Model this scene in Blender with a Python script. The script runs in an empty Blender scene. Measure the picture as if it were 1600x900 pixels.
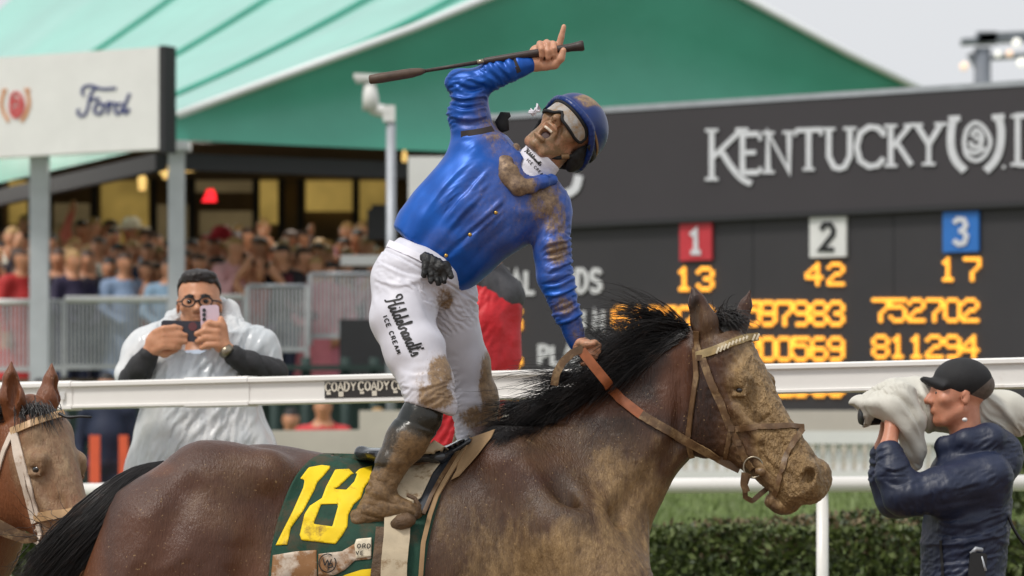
import bpy, math, random
import numpy as np
from mathutils import Vector
from mathutils.bvhtree import BVHTree

R = math.radians
scene = bpy.context.scene
rng = np.random.default_rng(7)
random.seed(7)

# ------------------------------------------------------------------ camera
F = 7280.0            # focal length in photo pixels (1600 wide)
CZ = 1.17             # camera height in metres
HZ = 890.0            # photo row of the horizon
DJ = 14.0             # distance of the winning horse and its rider
cam_data = bpy.data.cameras.new('camera')
cam = bpy.data.objects.new('camera', cam_data)
scene.collection.objects.link(cam)
cam.location = (0, 0, CZ)
cam.rotation_euler = (R(90), 0, 0)
cam_data.sensor_width = 36
cam_data.lens = F / 1600 * 36
cam_data.shift_y = (HZ - 450) / 1600
cam_data.clip_start = 0.5
cam_data.clip_end = 3000
cam_data.dof.use_dof = True
cam_data.dof.focus_distance = DJ - 0.15
cam_data.dof.aperture_fstop = 6.0
scene.camera = cam

# ------------------------------------------------------------------ overcast sky, soft sun
world = bpy.data.worlds.new('World')
scene.world = world
world.use_nodes = True
wn, wl = world.node_tree.nodes, world.node_tree.links
wn.clear()
SUN_EL, SUN_AZ = 56, 232     # elevation, compass azimuth (0 = away from the camera, clockwise)
sky = wn.new('ShaderNodeTexSky')
sky.sky_type = 'NISHITA'
sky.sun_disc = False
sky.sun_elevation = R(SUN_EL)
sky.sun_rotation = R(SUN_AZ)
sky.dust_density = 4.0
hsv = wn.new('ShaderNodeHueSaturation')
hsv.inputs['Saturation'].default_value = 0.12      # a closed grey cloud cover
bgn = wn.new('ShaderNodeBackground')
bgn.inputs['Strength'].default_value = 0.12
out = wn.new('ShaderNodeOutputWorld')
wl.new(sky.outputs[0], hsv.inputs['Color'])
cloud = wn.new('ShaderNodeMix')
cloud.data_type = 'RGBA'
cloud.inputs[0].default_value = 0.8                # most of the light comes from an even cloud layer
cloud.inputs[7].default_value = (6.8, 6.95, 7.2, 1)
wl.new(hsv.outputs[0], cloud.inputs[6])
wl.new(cloud.outputs[2], bgn.inputs['Color'])
wl.new(bgn.outputs[0], out.inputs['Surface'])

sun_data = bpy.data.lights.new('sun', 'SUN')
sun_data.energy = 2.0
sun_data.angle = R(12)
sun_data.color = (1.0, 0.95, 0.88)
sun = bpy.data.objects.new('sun', sun_data)
scene.collection.objects.link(sun)
_az, _el = R(SUN_AZ), R(SUN_EL)
_to = Vector((math.sin(_az) * math.cos(_el), math.cos(_az) * math.cos(_el), math.sin(_el)))
sun.rotation_euler = _to.to_track_quat('Z', 'Y').to_euler()

vs = scene.view_settings
vs.view_transform = 'Standard'
vs.look = 'None'
vs.gamma = 1.0
vs.exposure = 0.05
vs.use_curve_mapping = False

# ------------------------------------------------------------------ helpers: objects
def P(px, py, d):
    """world point that stands at distance d where the photograph shows (px, py)"""
    return np.array([(px - 800) / F * d, d, CZ + (HZ - py) / F * d])

def tag(o, label=None, cat=None, group=None, kind=None):
    if label: o['label'] = label
    if cat: o['category'] = cat
    if group: o['group'] = group
    if kind: o['kind'] = kind
    return o

def thing(name, label, cat, loc, group=None):
    o = bpy.data.objects.new(name, None)
    o.empty_display_size = 0.1
    o.location = [float(c) for c in loc]
    scene.collection.objects.link(o)
    return tag(o, label, cat, group)

def base_of(o):
    b = np.zeros(3)
    while o is not None:
        b += np.array(o.location)
        o = o.parent
    return b

def mk(name, V, Fc, mat, parent=None, smooth=False, attrs=None, face_mats=None):
    """one mesh object from world-space vertices; children are stored relative to their parent"""
    V = np.asarray(V, dtype=np.float64).reshape(-1, 3)
    me = bpy.data.meshes.new(name)
    if parent is not None:
        V = V - base_of(parent)
    if isinstance(Fc, np.ndarray):
        n, k = Fc.shape
        me.vertices.add(len(V)); me.vertices.foreach_set('co', V.astype(np.float32).ravel())
        me.loops.add(n * k); me.loops.foreach_set('vertex_index', Fc.astype(np.int32).ravel())
        me.polygons.add(n)
        me.polygons.foreach_set('loop_start', np.arange(0, n * k, k, dtype=np.int32))
        me.update(calc_edges=True)
        me.validate()
    else:
        me.from_pydata([tuple(v) for v in V], [], [tuple(int(i) for i in f) for f in Fc])
        me.update()
    for m in (mat if isinstance(mat, (list, tuple)) else [mat]):
        me.materials.append(m)
    if face_mats is not None:
        me.polygons.foreach_set('material_index', np.asarray(face_mats, dtype=np.int32))
    if smooth:
        me.polygons.foreach_set('use_smooth', np.ones(len(me.polygons), dtype=bool))
    if attrs:
        for k, v in attrs.items():
            a = me.attributes.new(k, 'FLOAT', 'POINT')
            a.data.foreach_set('value', np.asarray(v, dtype=np.float32))
    o = bpy.data.objects.new(name, me)
    if parent is not None:
        o.parent = parent
    scene.collection.objects.link(o)
    return o

class MB:
    """collects boxes, tubes and prisms for one mesh"""
    def __init__(s): s.V = []; s.F = []
    def add(s, V, Fc):
        n = sum(len(v) for v in s.V)
        s.V.append(np.asarray(V, float).reshape(-1, 3)); s.F += [tuple(int(i) + n for i in f) for f in Fc]
        return s
    def box(s, c, size, ax=None):
        c = np.asarray(c, float); h = np.asarray(size, float) / 2
        ax = np.eye(3) if ax is None else np.asarray(ax, float)
        V = [c + ax[0]*h[0]*i + ax[1]*h[1]*j + ax[2]*h[2]*k for i in (-1,1) for j in (-1,1) for k in (-1,1)]
        return s.add(V, [(0,1,3,2),(4,6,7,5),(0,4,5,1),(2,3,7,6),(0,2,6,4),(1,5,7,3)])
    def beam(s, a, b, w, h, up=(0,0,1)):
        a = np.asarray(a, float); b = np.asarray(b, float)
        x = b - a; L = np.linalg.norm(x); x = x / L
        y = np.cross(up, x); y /= np.linalg.norm(y); z = np.cross(x, y)
        return s.box((a+b)/2, (L, w, h), [x, y, z])
    def tube(s, pts, r, n=8, cap=True, flat=None):
        pts = np.asarray(pts, float); m = len(pts)
        r = np.broadcast_to(np.asarray(r, float), (m,))
        T = np.gradient(pts, axis=0); T /= np.linalg.norm(T, axis=1)[:, None] + 1e-12
        up = np.array([0, 0, 1.0]) if abs(T[0][2]) < .9 else np.array([1.0, 0, 0])
        V = []; prev = None
        for i in range(m):
            x = np.cross(up, T[i]) if prev is None else prev - T[i] * prev.dot(T[i])
            x /= np.linalg.norm(x) + 1e-12; y = np.cross(T[i], x); prev = x
            for k in range(n):
                a = 2 * math.pi * k / n
                V.append(pts[i] + r[i] * (x * math.cos(a) + y * math.sin(a) * (flat or 1)))
        Fc = [(i*n+k, i*n+(k+1) % n, (i+1)*n+(k+1) % n, (i+1)*n+k) for i in range(m-1) for k in range(n)]
        if cap: Fc += [tuple(range(n))[::-1], tuple(range((m-1)*n, m*n))]
        return s.add(V, Fc)
    def prism(s, poly, a, b):
        """polygon given as list of 3D points, swept by vector b - a"""
        poly = np.asarray(poly, float); d = np.asarray(b, float) - np.asarray(a, float); n = len(poly)
        V = np.vstack([poly, poly + d])
        return s.add(V, [tuple(range(n))[::-1], tuple(range(n, 2*n))] + [(i, (i+1) % n, n+(i+1) % n, n+i) for i in range(n)])
    def build(s, name, mat, parent=None, smooth=False):
        return mk(name, np.vstack(s.V), s.F, mat, parent, smooth)

def copy_obj(o, loc=None, **kw):
    c = o.copy()
    scene.collection.objects.link(c)
    if loc is not None: c.location = [float(v) for v in loc]
    return tag(c, **kw)

# ------------------------------------------------------------------ helpers: materials
def lin(r, g, b):
    f = lambda c: c / 12.92 if c <= .04045 else ((c + .055) / 1.055) ** 2.4
    return (f(r/255), f(g/255), f(b/255), 1)

def new_mat(name):
    m = bpy.data.materials.new(name); m.use_nodes = True
    nt = m.node_tree
    return m, nt, nt.nodes['Principled BSDF']

def nnode(nt, t, **kw):
    n = nt.nodes.new(t)
    for k, v in kw.items():
        if hasattr(n, k): setattr(n, k, v)
        else: n.inputs[k].default_value = v
    return n

def noise(nt, scale, detail=4, rough=.6, stretch=None, kind=None):
    tc = nnode(nt, 'ShaderNodeTexCoord')
    src = tc.outputs['Object']
    if stretch:
        mp = nnode(nt, 'ShaderNodeMapping')
        mp.inputs['Scale'].default_value = stretch[:3]
        if len(stretch) > 3: mp.inputs['Rotation'].default_value = stretch[3]
        nt.links.new(src, mp.inputs[0]); src = mp.outputs[0]
    n = nnode(nt, 'ShaderNodeTexNoise')
    n.inputs['Scale'].default_value = scale; n.inputs['Detail'].default_value = detail
    n.inputs['Roughness'].default_value = rough
    if kind: n.noise_type = kind; n.normalize = True
    nt.links.new(src, n.inputs['Vector'])
    return n.outputs['Fac']

def ramp(nt, fac, a, b, c0=(0,0,0,1), c1=(1,1,1,1)):
    r = nnode(nt, 'ShaderNodeValToRGB')
    r.color_ramp.elements[0].position = a; r.color_ramp.elements[1].position = b
    r.color_ramp.elements[0].color = c0; r.color_ramp.elements[1].color = c1
    nt.links.new(fac, r.inputs[0])
    return r.outputs[0]

def mixc(nt, fac, a, b):
    m = nnode(nt, 'ShaderNodeMix', data_type='RGBA')
    for sock, v in ((m.inputs[0], fac), (m.inputs[6], a), (m.inputs[7], b)):
        if hasattr(v, 'links'): nt.links.new(v, sock)
        else: sock.default_value = v
    return m.outputs[2]

def math_n(nt, op, a, b=0.0, c=None):
    m = nnode(nt, 'ShaderNodeMath', operation=op)
    for i, v in enumerate((a, b, c)):
        if v is None: continue
        if hasattr(v, 'links'): nt.links.new(v, m.inputs[i])
        else: m.inputs[i].default_value = v
    return m.outputs[0]

def attr(nt, name):
    a = nnode(nt, 'ShaderNodeAttribute'); a.attribute_name = name
    return a.outputs['Fac']

def bump(nt, b, height, strength, dist=.01):
    n = nnode(nt, 'ShaderNodeBump'); n.inputs['Strength'].default_value = strength
    n.inputs['Distance'].default_value = dist
    nt.links.new(height, n.inputs['Height'])
    nt.links.new(n.outputs[0], b.inputs['Normal'])

def M(name, col, rough=.6, var=.12, scale=12, bmp=0, bscale=40, bdist=.005, metal=0, spec=.5, coat=0, sheen=0,
      stretch=None, dirt=None, dirt_amt=.5):
    """plain surface: base colour with soft procedural variation, optional dirt and fine relief"""
    m, nt, b = new_mat(name)
    c = np.array(col[:3])
    f = ramp(nt, noise(nt, scale, 5, .6, stretch), .3, .7)
    o = mixc(nt, f, tuple(c * (1 - var)) + (1,), tuple(np.clip(c * (1 + var), 0, 1)) + (1,))
    if dirt is not None:
        df = ramp(nt, noise(nt, scale * .6, 6, .7), 1 - dirt_amt, min(1, 1.12 - dirt_amt))
        o = mixc(nt, df, o, dirt)
    nt.links.new(o, b.inputs['Base Color'])
    b.inputs['Roughness'].default_value = rough
    b.inputs['Metallic'].default_value = metal
    b.inputs['Specular IOR Level'].default_value = spec
    b.inputs['Coat Weight'].default_value = coat
    b.inputs['Sheen Weight'].default_value = sheen
    if bmp: bump(nt, b, noise(nt, bscale, 5, .65, stretch), bmp, bdist)
    return m

def glow(name, col, strength, var=.2, scale=8):
    m, nt, b = new_mat(name)
    c = np.array(col[:3])
    f = ramp(nt, noise(nt, scale, 3), .3, .7)
    o = mixc(nt, f, tuple(c * (1 - var)) + (1,), tuple(np.clip(c * (1 + var), 0, 1)) + (1,))
    nt.links.new(o, b.inputs['Base Color']); nt.links.new(o, b.inputs['Emission Color'])
    b.inputs['Emission Strength'].default_value = strength
    b.inputs['Roughness'].default_value = .6
    return m

# ------------------------------------------------------------------ helpers: numpy noise
def _hash(ix, iy, iz, seed):
    h = (ix * 374761393 + iy * 668265263 + iz * 2147483647 + seed * 1274126177) & 0xffffffff
    h = ((h ^ (h >> 13)) * 1274126177) & 0xffffffff
    h = h ^ (h >> 16)
    return (h & 0xffff) / 65535.0

def vnoise(X, seed=0):
    X = np.asarray(X, float); i = np.floor(X).astype(np.int64); f = X - i
    f = f * f * (3 - 2 * f)
    r = 0
    for dx in (0, 1):
        for dy in (0, 1):
            for dz in (0, 1):
                wgt = (f[:, 0] if dx else 1 - f[:, 0]) * (f[:, 1] if dy else 1 - f[:, 1]) * (f[:, 2] if dz else 1 - f[:, 2])
                r = r + wgt * _hash(i[:, 0] + dx, i[:, 1] + dy, i[:, 2] + dz, seed)
    return r

def fbm(X, scale, octaves=4, seed=0):
    X = np.asarray(X, float); r = 0; a = 1; t = 0
    for o in range(octaves):
        r = r + a * vnoise(X * scale * 2 ** o + 17.3 * o, seed + o); t += a; a *= .5
    return r / t

def sstep(a, b, x):
    t = np.clip((x - a) / (b - a), 0, 1)
    return t * t * (3 - 2 * t)

# ------------------------------------------------------------------ helpers: implicit solids (one continuous skin)
class Vol:
    """distance field on a grid in local units (u right, v down, w towards the viewer)"""
    def __init__(s, lo, hi, h):
        s.lo = np.array(lo, float); s.h = h
        s.n = [int(math.ceil((b - a) / h)) + 1 for a, b in zip(lo, hi)]
        s.d = np.full(s.n, 60.0 * h, np.float32)
    def _sl(s, lo, hi):
        a = np.maximum(0, np.floor((np.array(lo) - s.lo) / s.h).astype(int))
        b = np.minimum(s.n, np.ceil((np.array(hi) - s.lo) / s.h).astype(int) + 1)
        if np.any(b <= a): return None
        sl = tuple(slice(int(p), int(q)) for p, q in zip(a, b))
        ax = [(s.lo[i] + s.h * np.arange(a[i], b[i])).astype(np.float32) for i in range(3)]
        return sl, ax[0][:, None, None], ax[1][None, :, None], ax[2][None, None, :]
    def put(s, fn, lo, hi, k=0.0, op='add'):
        m = max(k, 2 * s.h) + 2 * s.h
        q = s._sl(np.array(lo) - m, np.array(hi) + m)
        if q is None: return s
        sl, U, V, W = q
        e = fn(U, V, W); e = np.broadcast_to(e, s.d[sl].shape).astype(np.float32)
        d = s.d[sl]
        if op == 'sub':
            if k > 0:
                hh = np.clip(.5 - .5 * (d + e) / k, 0, 1)
                r = d * (1 - hh) - e * hh + k * hh * (1 - hh)
            else:
                r = np.maximum(d, -e)
        elif k > 0:
            hh = np.clip(.5 + .5 * (d - e) / k, 0, 1)
            r = d * (1 - hh) + e * hh - k * hh * (1 - hh)
        else:
            r = np.minimum(d, e)
        s.d[sl] = r
        return s
    def cone(s, a, b, ra, rb, k=0.0, op='add', fw=1.0):
        """tapered capsule; fw squeezes it along w"""
        a = np.array(a, float); b = np.array(b, float); L = b - a
        L2 = max(1e-9, (L ** 2 * np.array([1, 1, 1 / fw ** 2])).sum())
        def fn(U, V, W):
            x = U - a[0]; y = V - a[1]; z = (W - a[2]) / fw
            lz = L[2] / fw
            t = np.clip((x * L[0] + y * L[1] + z * lz) / L2, 0, 1)
            return (np.sqrt((x - t*L[0])**2 + (y - t*L[1])**2 + (z - t*lz)**2) - (ra + (rb - ra) * t)) * min(1, fw)
        r = max(ra, rb) * max(1, fw)
        return s.put(fn, np.minimum(a, b) - r, np.maximum(a, b) + r, k, op)
    def chain(s, pts, k=0.0, fw=1.0):
        """pts: (u, v, w, r) joints of one limb"""
        for p, q in zip(pts[:-1], pts[1:]):
            s.cone(p[:3], q[:3], p[3], q[3], k, 'add', fw)
        return s
    def ell(s, c, r, k=0.0, op='add', ax=None):
        c = np.array(c, float); r = np.array(r, float)
        ax = np.eye(3) if ax is None else np.asarray(ax, float)
        def fn(U, V, W):
            x, y, z = U - c[0], V - c[1], W - c[2]
            q = [x * a[0] + y * a[1] + z * a[2] for a in ax]
            k0 = np.sqrt(sum((qi / ri) ** 2 for qi, ri in zip(q, r)))
            k1 = np.sqrt(sum((qi / ri ** 2) ** 2 for qi, ri in zip(q, r))) + 1e-9
            return k0 * (k0 - 1) / k1
        e = np.sqrt(((np.abs(ax) * r[:, None]) ** 2).sum(0))
        return s.put(fn, c - e, c + e, k, op)
    def loft(s, A, B, front, back, hw, k=0.0, n=2.2, w0=0.0, yaw=None, pear=0.0):
        """solid between two outlines drawn in the (u, v) plane, swept along the axis A-B; hw = [(s01, half depth)]
        yaw = (u0, w0, angle): the plane turned about a vertical line"""
        A = np.array(A, float); B = np.array(B, float); L = np.linalg.norm(B - A); t = (B - A) / L
        nrm = np.array([t[1], -t[0]])
        def st(pts):
            p = np.array(pts, float) - A
            ss, tt = p @ t, p @ nrm
            o = np.argsort(ss); return ss[o], tt[o]
        fs, ft = st(front); bs, bt = st(back)
        s0, s1 = max(fs[0], bs[0]), min(fs[-1], bs[-1])
        g = np.linspace(s0, s1, 200)
        sm = lambda x, y: np.convolve(np.pad(np.interp(g, x, y), 12, mode='edge'), np.hanning(27)[1:-1] / np.hanning(27).sum(), 'valid')[:200]
        fo, ba = sm(fs, ft), sm(bs, bt)
        hwv = np.array(hw, float); hh = sm(hwv[:, 0] * L, hwv[:, 1])
        cc, aa = (fo + ba) / 2, np.abs(fo - ba) / 2
        if yaw: u0, wy, an = yaw; cy, sy = math.cos(an), math.sin(an)
        def fn(U, V, W):
            if yaw:
                X = (U - u0) * cy + (W - wy) * sy + u0; Z = -(U - u0) * sy + (W - wy) * cy
            else:
                X, Z = U, W - w0
            X = X - A[0]; Y = V - A[1]
            ss = X * t[0] + Y * t[1]; tt = X * nrm[0] + Y * nrm[1]
            cs = np.clip(ss, s0, s1)
            f = (cs - s0) / (s1 - s0) * 199; i = np.clip(f.astype(np.int32), 0, 198); f = f - i
            lk = lambda arr: arr[i] * (1 - f) + arr[i + 1] * f
            c, a, b = lk(cc), lk(aa), lk(hh)
            y = (tt - c) / a
            b = b * (1 - pear * np.clip(y, -1, 1))
            q = (np.abs(y) ** n + np.abs(Z / b) ** n) ** (1 / n)
            d = (q - 1) * np.minimum(a, b)
            e = np.abs(ss - cs)
            return np.where(e > 0, np.sqrt(np.maximum(d, 0) ** 2 + e ** 2) + np.minimum(d, 0) * 0, d)
        allp = np.array(list(front) + list(back), float); mh = max(h for _, h in hw) * (1 + abs(pear))
        lo = [allp[:, 0].min(), allp[:, 1].min(), w0 - mh]; hi = [allp[:, 0].max(), allp[:, 1].max(), w0 + mh]
        if yaw:
            rr = np.abs(allp[:, 0] - u0).max() + mh
            lo = [u0 - rr, lo[1], wy - rr]; hi = [u0 + rr, hi[1], wy + rr]
        return s.put(fn, lo, hi, k)
    def cut(s, fn_keep):
        """keep only where fn_keep(U, V, W) <= 0"""
        _, U, V, W = s._sl(s.lo, s.lo + s.h * np.array(s.n))
        s.d = np.maximum(s.d, fn_keep(U, V, W).astype(np.float32))
        return s
    def mesh(s, smooth=1):
        d = s.d; sg = d < 0
        sg[0], sg[-1] = False, False; sg[:, 0], sg[:, -1] = False, False; sg[:, :, 0], sg[:, :, -1] = False, False
        d = np.where(sg, np.minimum(d, -1e-4), np.maximum(d, 1e-4))
        cnt = np.zeros([n - 1 for n in s.n], np.int8)
        offs = [(a, b, c) for a in (0, 1) for b in (0, 1) for c in (0, 1)]
        nx, ny, nz = s.n
        for a, b, c in offs:
            cnt += sg[a:nx-1+a, b:ny-1+b, c:nz-1+c]
        I, J, K = np.nonzero((cnt > 0) & (cnt < 8))
        idx = np.full(cnt.shape, -1, np.int32); idx[I, J, K] = np.arange(len(I))
        cv = {o: d[I+o[0], J+o[1], K+o[2]].astype(np.float64) for o in offs}
        acc = np.zeros((len(I), 3)); num = np.zeros(len(I))
        for o in offs:
            for ax in range(3):
                if o[ax]: continue
                o2 = list(o); o2[ax] = 1; o2 = tuple(o2)
                va, vb = cv[o], cv[o2]; m = (va < 0) != (vb < 0)
                t = np.where(m, va / np.where(m, va - vb, 1), 0)
                p = np.array(o, float)[None, :].repeat(len(I), 0); p[:, ax] += t
                acc += p * m[:, None]; num += m
        Vx = s.lo + s.h * (np.stack([I, J, K], 1) + acc / num[:, None])
        Q = []
        for ax in range(3):
            b, c = (ax + 1) % 3, (ax + 2) % 3
            sa = [slice(None)] * 3; sb = [slice(None)] * 3
            sa[ax] = slice(0, -1); sb[ax] = slice(1, None)
            m = sg[tuple(sa)] != sg[tuple(sb)]
            e = np.stack(np.nonzero(m), 1)
            e = e[(e[:, b] > 0) & (e[:, c] > 0)]
            def at(db, dc):
                q = e.copy(); q[:, b] -= db; q[:, c] -= dc
                return idx[q[:, 0], q[:, 1], q[:, 2]]
            quad = np.stack([at(1, 1), at(0, 1), at(0, 0), at(1, 0)], 1)
            inside = sg[e[:, 0], e[:, 1], e[:, 2]]
            quad[~inside] = quad[~inside][:, ::-1]
            Q.append(quad)
        Q = np.vstack(Q); Q = Q[(Q >= 0).all(1)]
        for _ in range(smooth):
            sm = np.zeros_like(Vx); ct = np.zeros(len(Vx))
            for i in range(4):
                a, b = Q[:, i], Q[:, (i + 1) % 4]
                for j in range(3):
                    sm[:, j] += np.bincount(a, Vx[b, j], len(Vx)) + np.bincount(b, Vx[a, j], len(Vx))
                ct += np.bincount(a, minlength=len(Vx)) + np.bincount(b, minlength=len(Vx))
            Vx = .5 * Vx + .5 * sm / np.maximum(ct, 1)[:, None]
        return Vx, Q

def vnormals(V, Q):
    n = np.cross(V[Q[:, 2]] - V[Q[:, 0]], V[Q[:, 3]] - V[Q[:, 1]])
    N = np.zeros_like(V)
    for i in range(4):
        for j in range(3):
            N[:, j] += np.bincount(Q[:, i], n[:, j], len(V))
    return N / (np.linalg.norm(N, axis=1)[:, None] + 1e-12)

def to_world(V, d):
    """local (u, v, w) photo units at distance d -> metres"""
    s = d / F; V = np.asarray(V, float)
    return np.stack([(V[:, 0] - 800) * s, d - V[:, 2] * s, CZ + (HZ - V[:, 1]) * s], 1)

def skin(name, vol, mat, parent, d, attrs=None, displace=None, smooth=1, face_mats=None, cloth=None):
    """mesh of a Vol; displace(V, N) -> offset along the outward normal, attrs: name -> f(V)"""
    V, Q = vol.mesh(smooth)
    vol_sign = (np.einsum('ij,ij->i', V[Q[:, 0]], np.cross(V[Q[:, 1]], V[Q[:, 2]]))).sum()
    if vol_sign < 0: Q = Q[:, ::-1]
    if displace is not None:
        N = vnormals(V, Q)
        V = V + N * displace(V, N)[:, None]
    B = V
    if cloth is not None: V = cloth(V, Q)
    A = {k: f(B) for k, f in (attrs or {}).items()}
    fm = face_mats(V[Q].mean(1)) if face_mats else None
    o = mk(name, to_world(V, d), Q[:, ::-1].copy(), mat, parent, True, A, fm)
    return o, V, Q

def bvh(V, Q): return BVHTree.FromPolygons([tuple(v) for v in V], [tuple(int(i) for i in q) for q in Q])

def drape(tree, u, v, lift=1.0, default=0.0, w0=400.0):
    hit = tree.ray_cast(Vector((u, v, w0)), Vector((0, 0, -1)))
    return (hit[0].z + lift) if hit[0] is not None else default

def resample(pts, step):
    pts = np.asarray(pts, float); seg = np.linalg.norm(np.diff(pts[:, :2], axis=0), axis=1)
    L = np.concatenate([[0], np.cumsum(seg)]); n = max(2, int(round(L[-1] / step)) + 1)
    g = np.linspace(0, L[-1], n)
    return np.stack([np.interp(g, L, pts[:, i]) for i in range(pts.shape[1])], 1)

def spline(pts, n=8):
    """Catmull-Rom through the points"""
    p = np.asarray(pts, float); p = np.vstack([2*p[0]-p[1], p, 2*p[-1]-p[-2]]); o = []
    for i in range(1, len(p) - 2):
        for t in np.linspace(0, 1, n, endpoint=False):
            o.append(.5 * (2*p[i] + (p[i+1]-p[i-1])*t + (2*p[i-1]-5*p[i]+4*p[i+1]-p[i+2])*t*t + (3*p[i]-p[i-1]-3*p[i+1]+p[i+2])*t**3))
    o.append(p[-2]); return np.array(o)

def ribbon(pts, width, taper=None):
    """flat strip (2D) along a polyline -> list of cross rows [(left, right)]"""
    pts = np.asarray(pts, float)[:, :2]; T = np.gradient(pts, axis=0)
    T /= np.linalg.norm(T, axis=1)[:, None] + 1e-9
    Nn = np.stack([-T[:, 1], T[:, 0]], 1)
    w = (np.broadcast_to(np.asarray(width, float), (len(pts),)) / 2)[:, None]
    return pts - Nn * w, pts + Nn * w

def decal(strokes, width, tree, lift=.8, step=3.0, thick=1.2):
    """ink or tape strokes laid on a body: returns V, F in local units"""
    V = []; Fc = []
    for si, s in enumerate(strokes):
        wd = width
        if isinstance(s, tuple): s, wd = s
        p = resample(s, step); Lf, Rt = ribbon(p, wd); b = len(V)
        m = max(2, int(round((wd if np.isscalar(wd) else max(wd)) / step)) + 1)
        for a, c in zip(Lf, Rt):
            for j in range(m):
                q = a + (c - a) * j / (m - 1)
                V.append([q[0], q[1], drape(tree, q[0], q[1], lift + .12 * (si % 4), np.nan)])
        for i in range(len(p) - 1):
            for j in range(m - 1):
                Fc.append((b+i*m+j, b+i*m+j+1, b+(i+1)*m+j+1, b+(i+1)*m+j))
    V = np.array(V); ok = ~np.isnan(V[:, 2])
    Fc = [f for f in Fc if all(ok[list(f)])]
    V[~ok] = V[ok].mean(0) if ok.any() else 0
    used = sorted({i for f in Fc for i in f}); mp = {o: n for n, o in enumerate(used)}
    return V[used], [tuple(mp[i] for i in f) for f in Fc]

def strap(path, width, thick, tree=None, lift=1.0, step=4.0, taper=None):
    """leather strap in local units: path of (u, v) laid on the body or (u, v, w) free in the air"""
    p = []
    for q in path: p.append((q[0], q[1], q[2] if len(q) > 2 else np.nan))
    p = resample(np.array(p), step)
    for i in range(len(p)):
        if np.isnan(p[i, 2]): p[i, 2] = drape(tree, p[i, 0], p[i, 1], lift, np.nan)
    ok = ~np.isnan(p[:, 2])
    p[:, 2] = np.interp(np.arange(len(p)), np.arange(len(p))[ok], p[ok, 2])
    sm = p[:, 2].copy()
    for _ in range(2): sm[1:-1] = (sm[:-2] + 2*sm[1:-1] + sm[2:]) / 4
    p[:, 2] = np.maximum(sm, p[:, 2] - .5)
    T = np.gradient(p, axis=0); T /= np.linalg.norm(T, axis=1)[:, None]
    view = np.array([0, 0, 1.0]); S = np.cross(T, view); S /= np.linalg.norm(S, axis=1)[:, None] + 1e-9
    Nn = np.cross(S, T); Nn *= np.sign(Nn[:, 2:3] + 1e-9)
    if tree is not None:
        for i in range(len(p)):
            h = tree.ray_cast(Vector((p[i,0], p[i,1], 400)), Vector((0,0,-1)))
            if h[0] is not None and abs(h[0].z - p[i,2]) < 12:
                nn = np.array(h[1]);  nn = nn if nn[2] > 0 else -nn
                nn[2] = max(nn[2], .35); nn = nn - T[i]*nn.dot(T[i]); nn /= np.linalg.norm(nn)
                Nn[i] = nn; S[i] = np.cross(T[i], nn)
    w = (np.broadcast_to(np.asarray(width, float), (len(p),)) / 2)[:, None]; t = thick
    n = len(p); V = []; Fc = []
    A, B = p - S*w, p + S*w; AT, BT, MT = A + Nn*t*.9, B + Nn*t*.9, p + Nn*t
    for strip in ((A, AT), (AT, MT, BT), (BT, B), (B, A)):       # separate strips keep the strap's edges crisp
        k = len(strip); o = len(V); V += [s_[i] for i in range(n) for s_ in strip]
        Fc += [(o+i*k+j, o+i*k+j+1, o+(i+1)*k+j+1, o+(i+1)*k+j) for i in range(n-1) for j in range(k-1)]
    for i in (0, n-1):
        o = len(V); V += [A[i], AT[i], MT[i], BT[i], B[i]]; Fc.append((o, o+1, o+2, o+3, o+4))
    return np.array(V), Fc

def merge(parts):
    V = []; Fc = []; n = 0
    for v, f in parts:
        V.append(np.asarray(v, float)); Fc += [tuple(int(i)+n for i in q) for q in f]; n += len(v)
    return np.vstack(V), Fc
# ================================================================== ground
m_dirt = M('wet_dirt', lin(120, 98, 74), .55, .3, 3, .6, 30, .03, dirt=lin(86, 68, 50), dirt_amt=.45)
m_grass = M('turf', lin(112, 128, 72), .8, .3, 6, .8, 60, .05, dirt=lin(100, 116, 60), dirt_amt=.5)

def ground_z(y):
    return np.interp(y, [-60, 16.2, 17.2, 21.5, 24, 32, 36, 44, 600], [0, 0, .45, .5, .9, 1.70, 1.5, 1.3, 1.3])

def sheet(name, ys, mat, x=(-160, 160), nx=33):
    xs = np.linspace(x[0], x[1], nx); V = []; Fc = []
    for yy in ys:
        for xx in xs: V.append((xx, yy, float(ground_z(yy))))
    for i in range(len(ys) - 1):
        for j in range(nx - 1): Fc.append((i*nx+j, i*nx+j+1, (i+1)*nx+j+1, (i+1)*nx+j))
    return tag(mk(name, V, Fc, mat, None, True), kind='structure')
sheet('track', [-60, -20, 0, 8, 12, 14, 16, 16.2, 16.6], m_dirt)
sheet('infield', [16.6, 16.9, 17.2, 18, 20, 21.5, 22.5, 24, 26, 28, 30, 32, 33, 34, 36, 40, 44, 60, 120, 600], m_grass)

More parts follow.
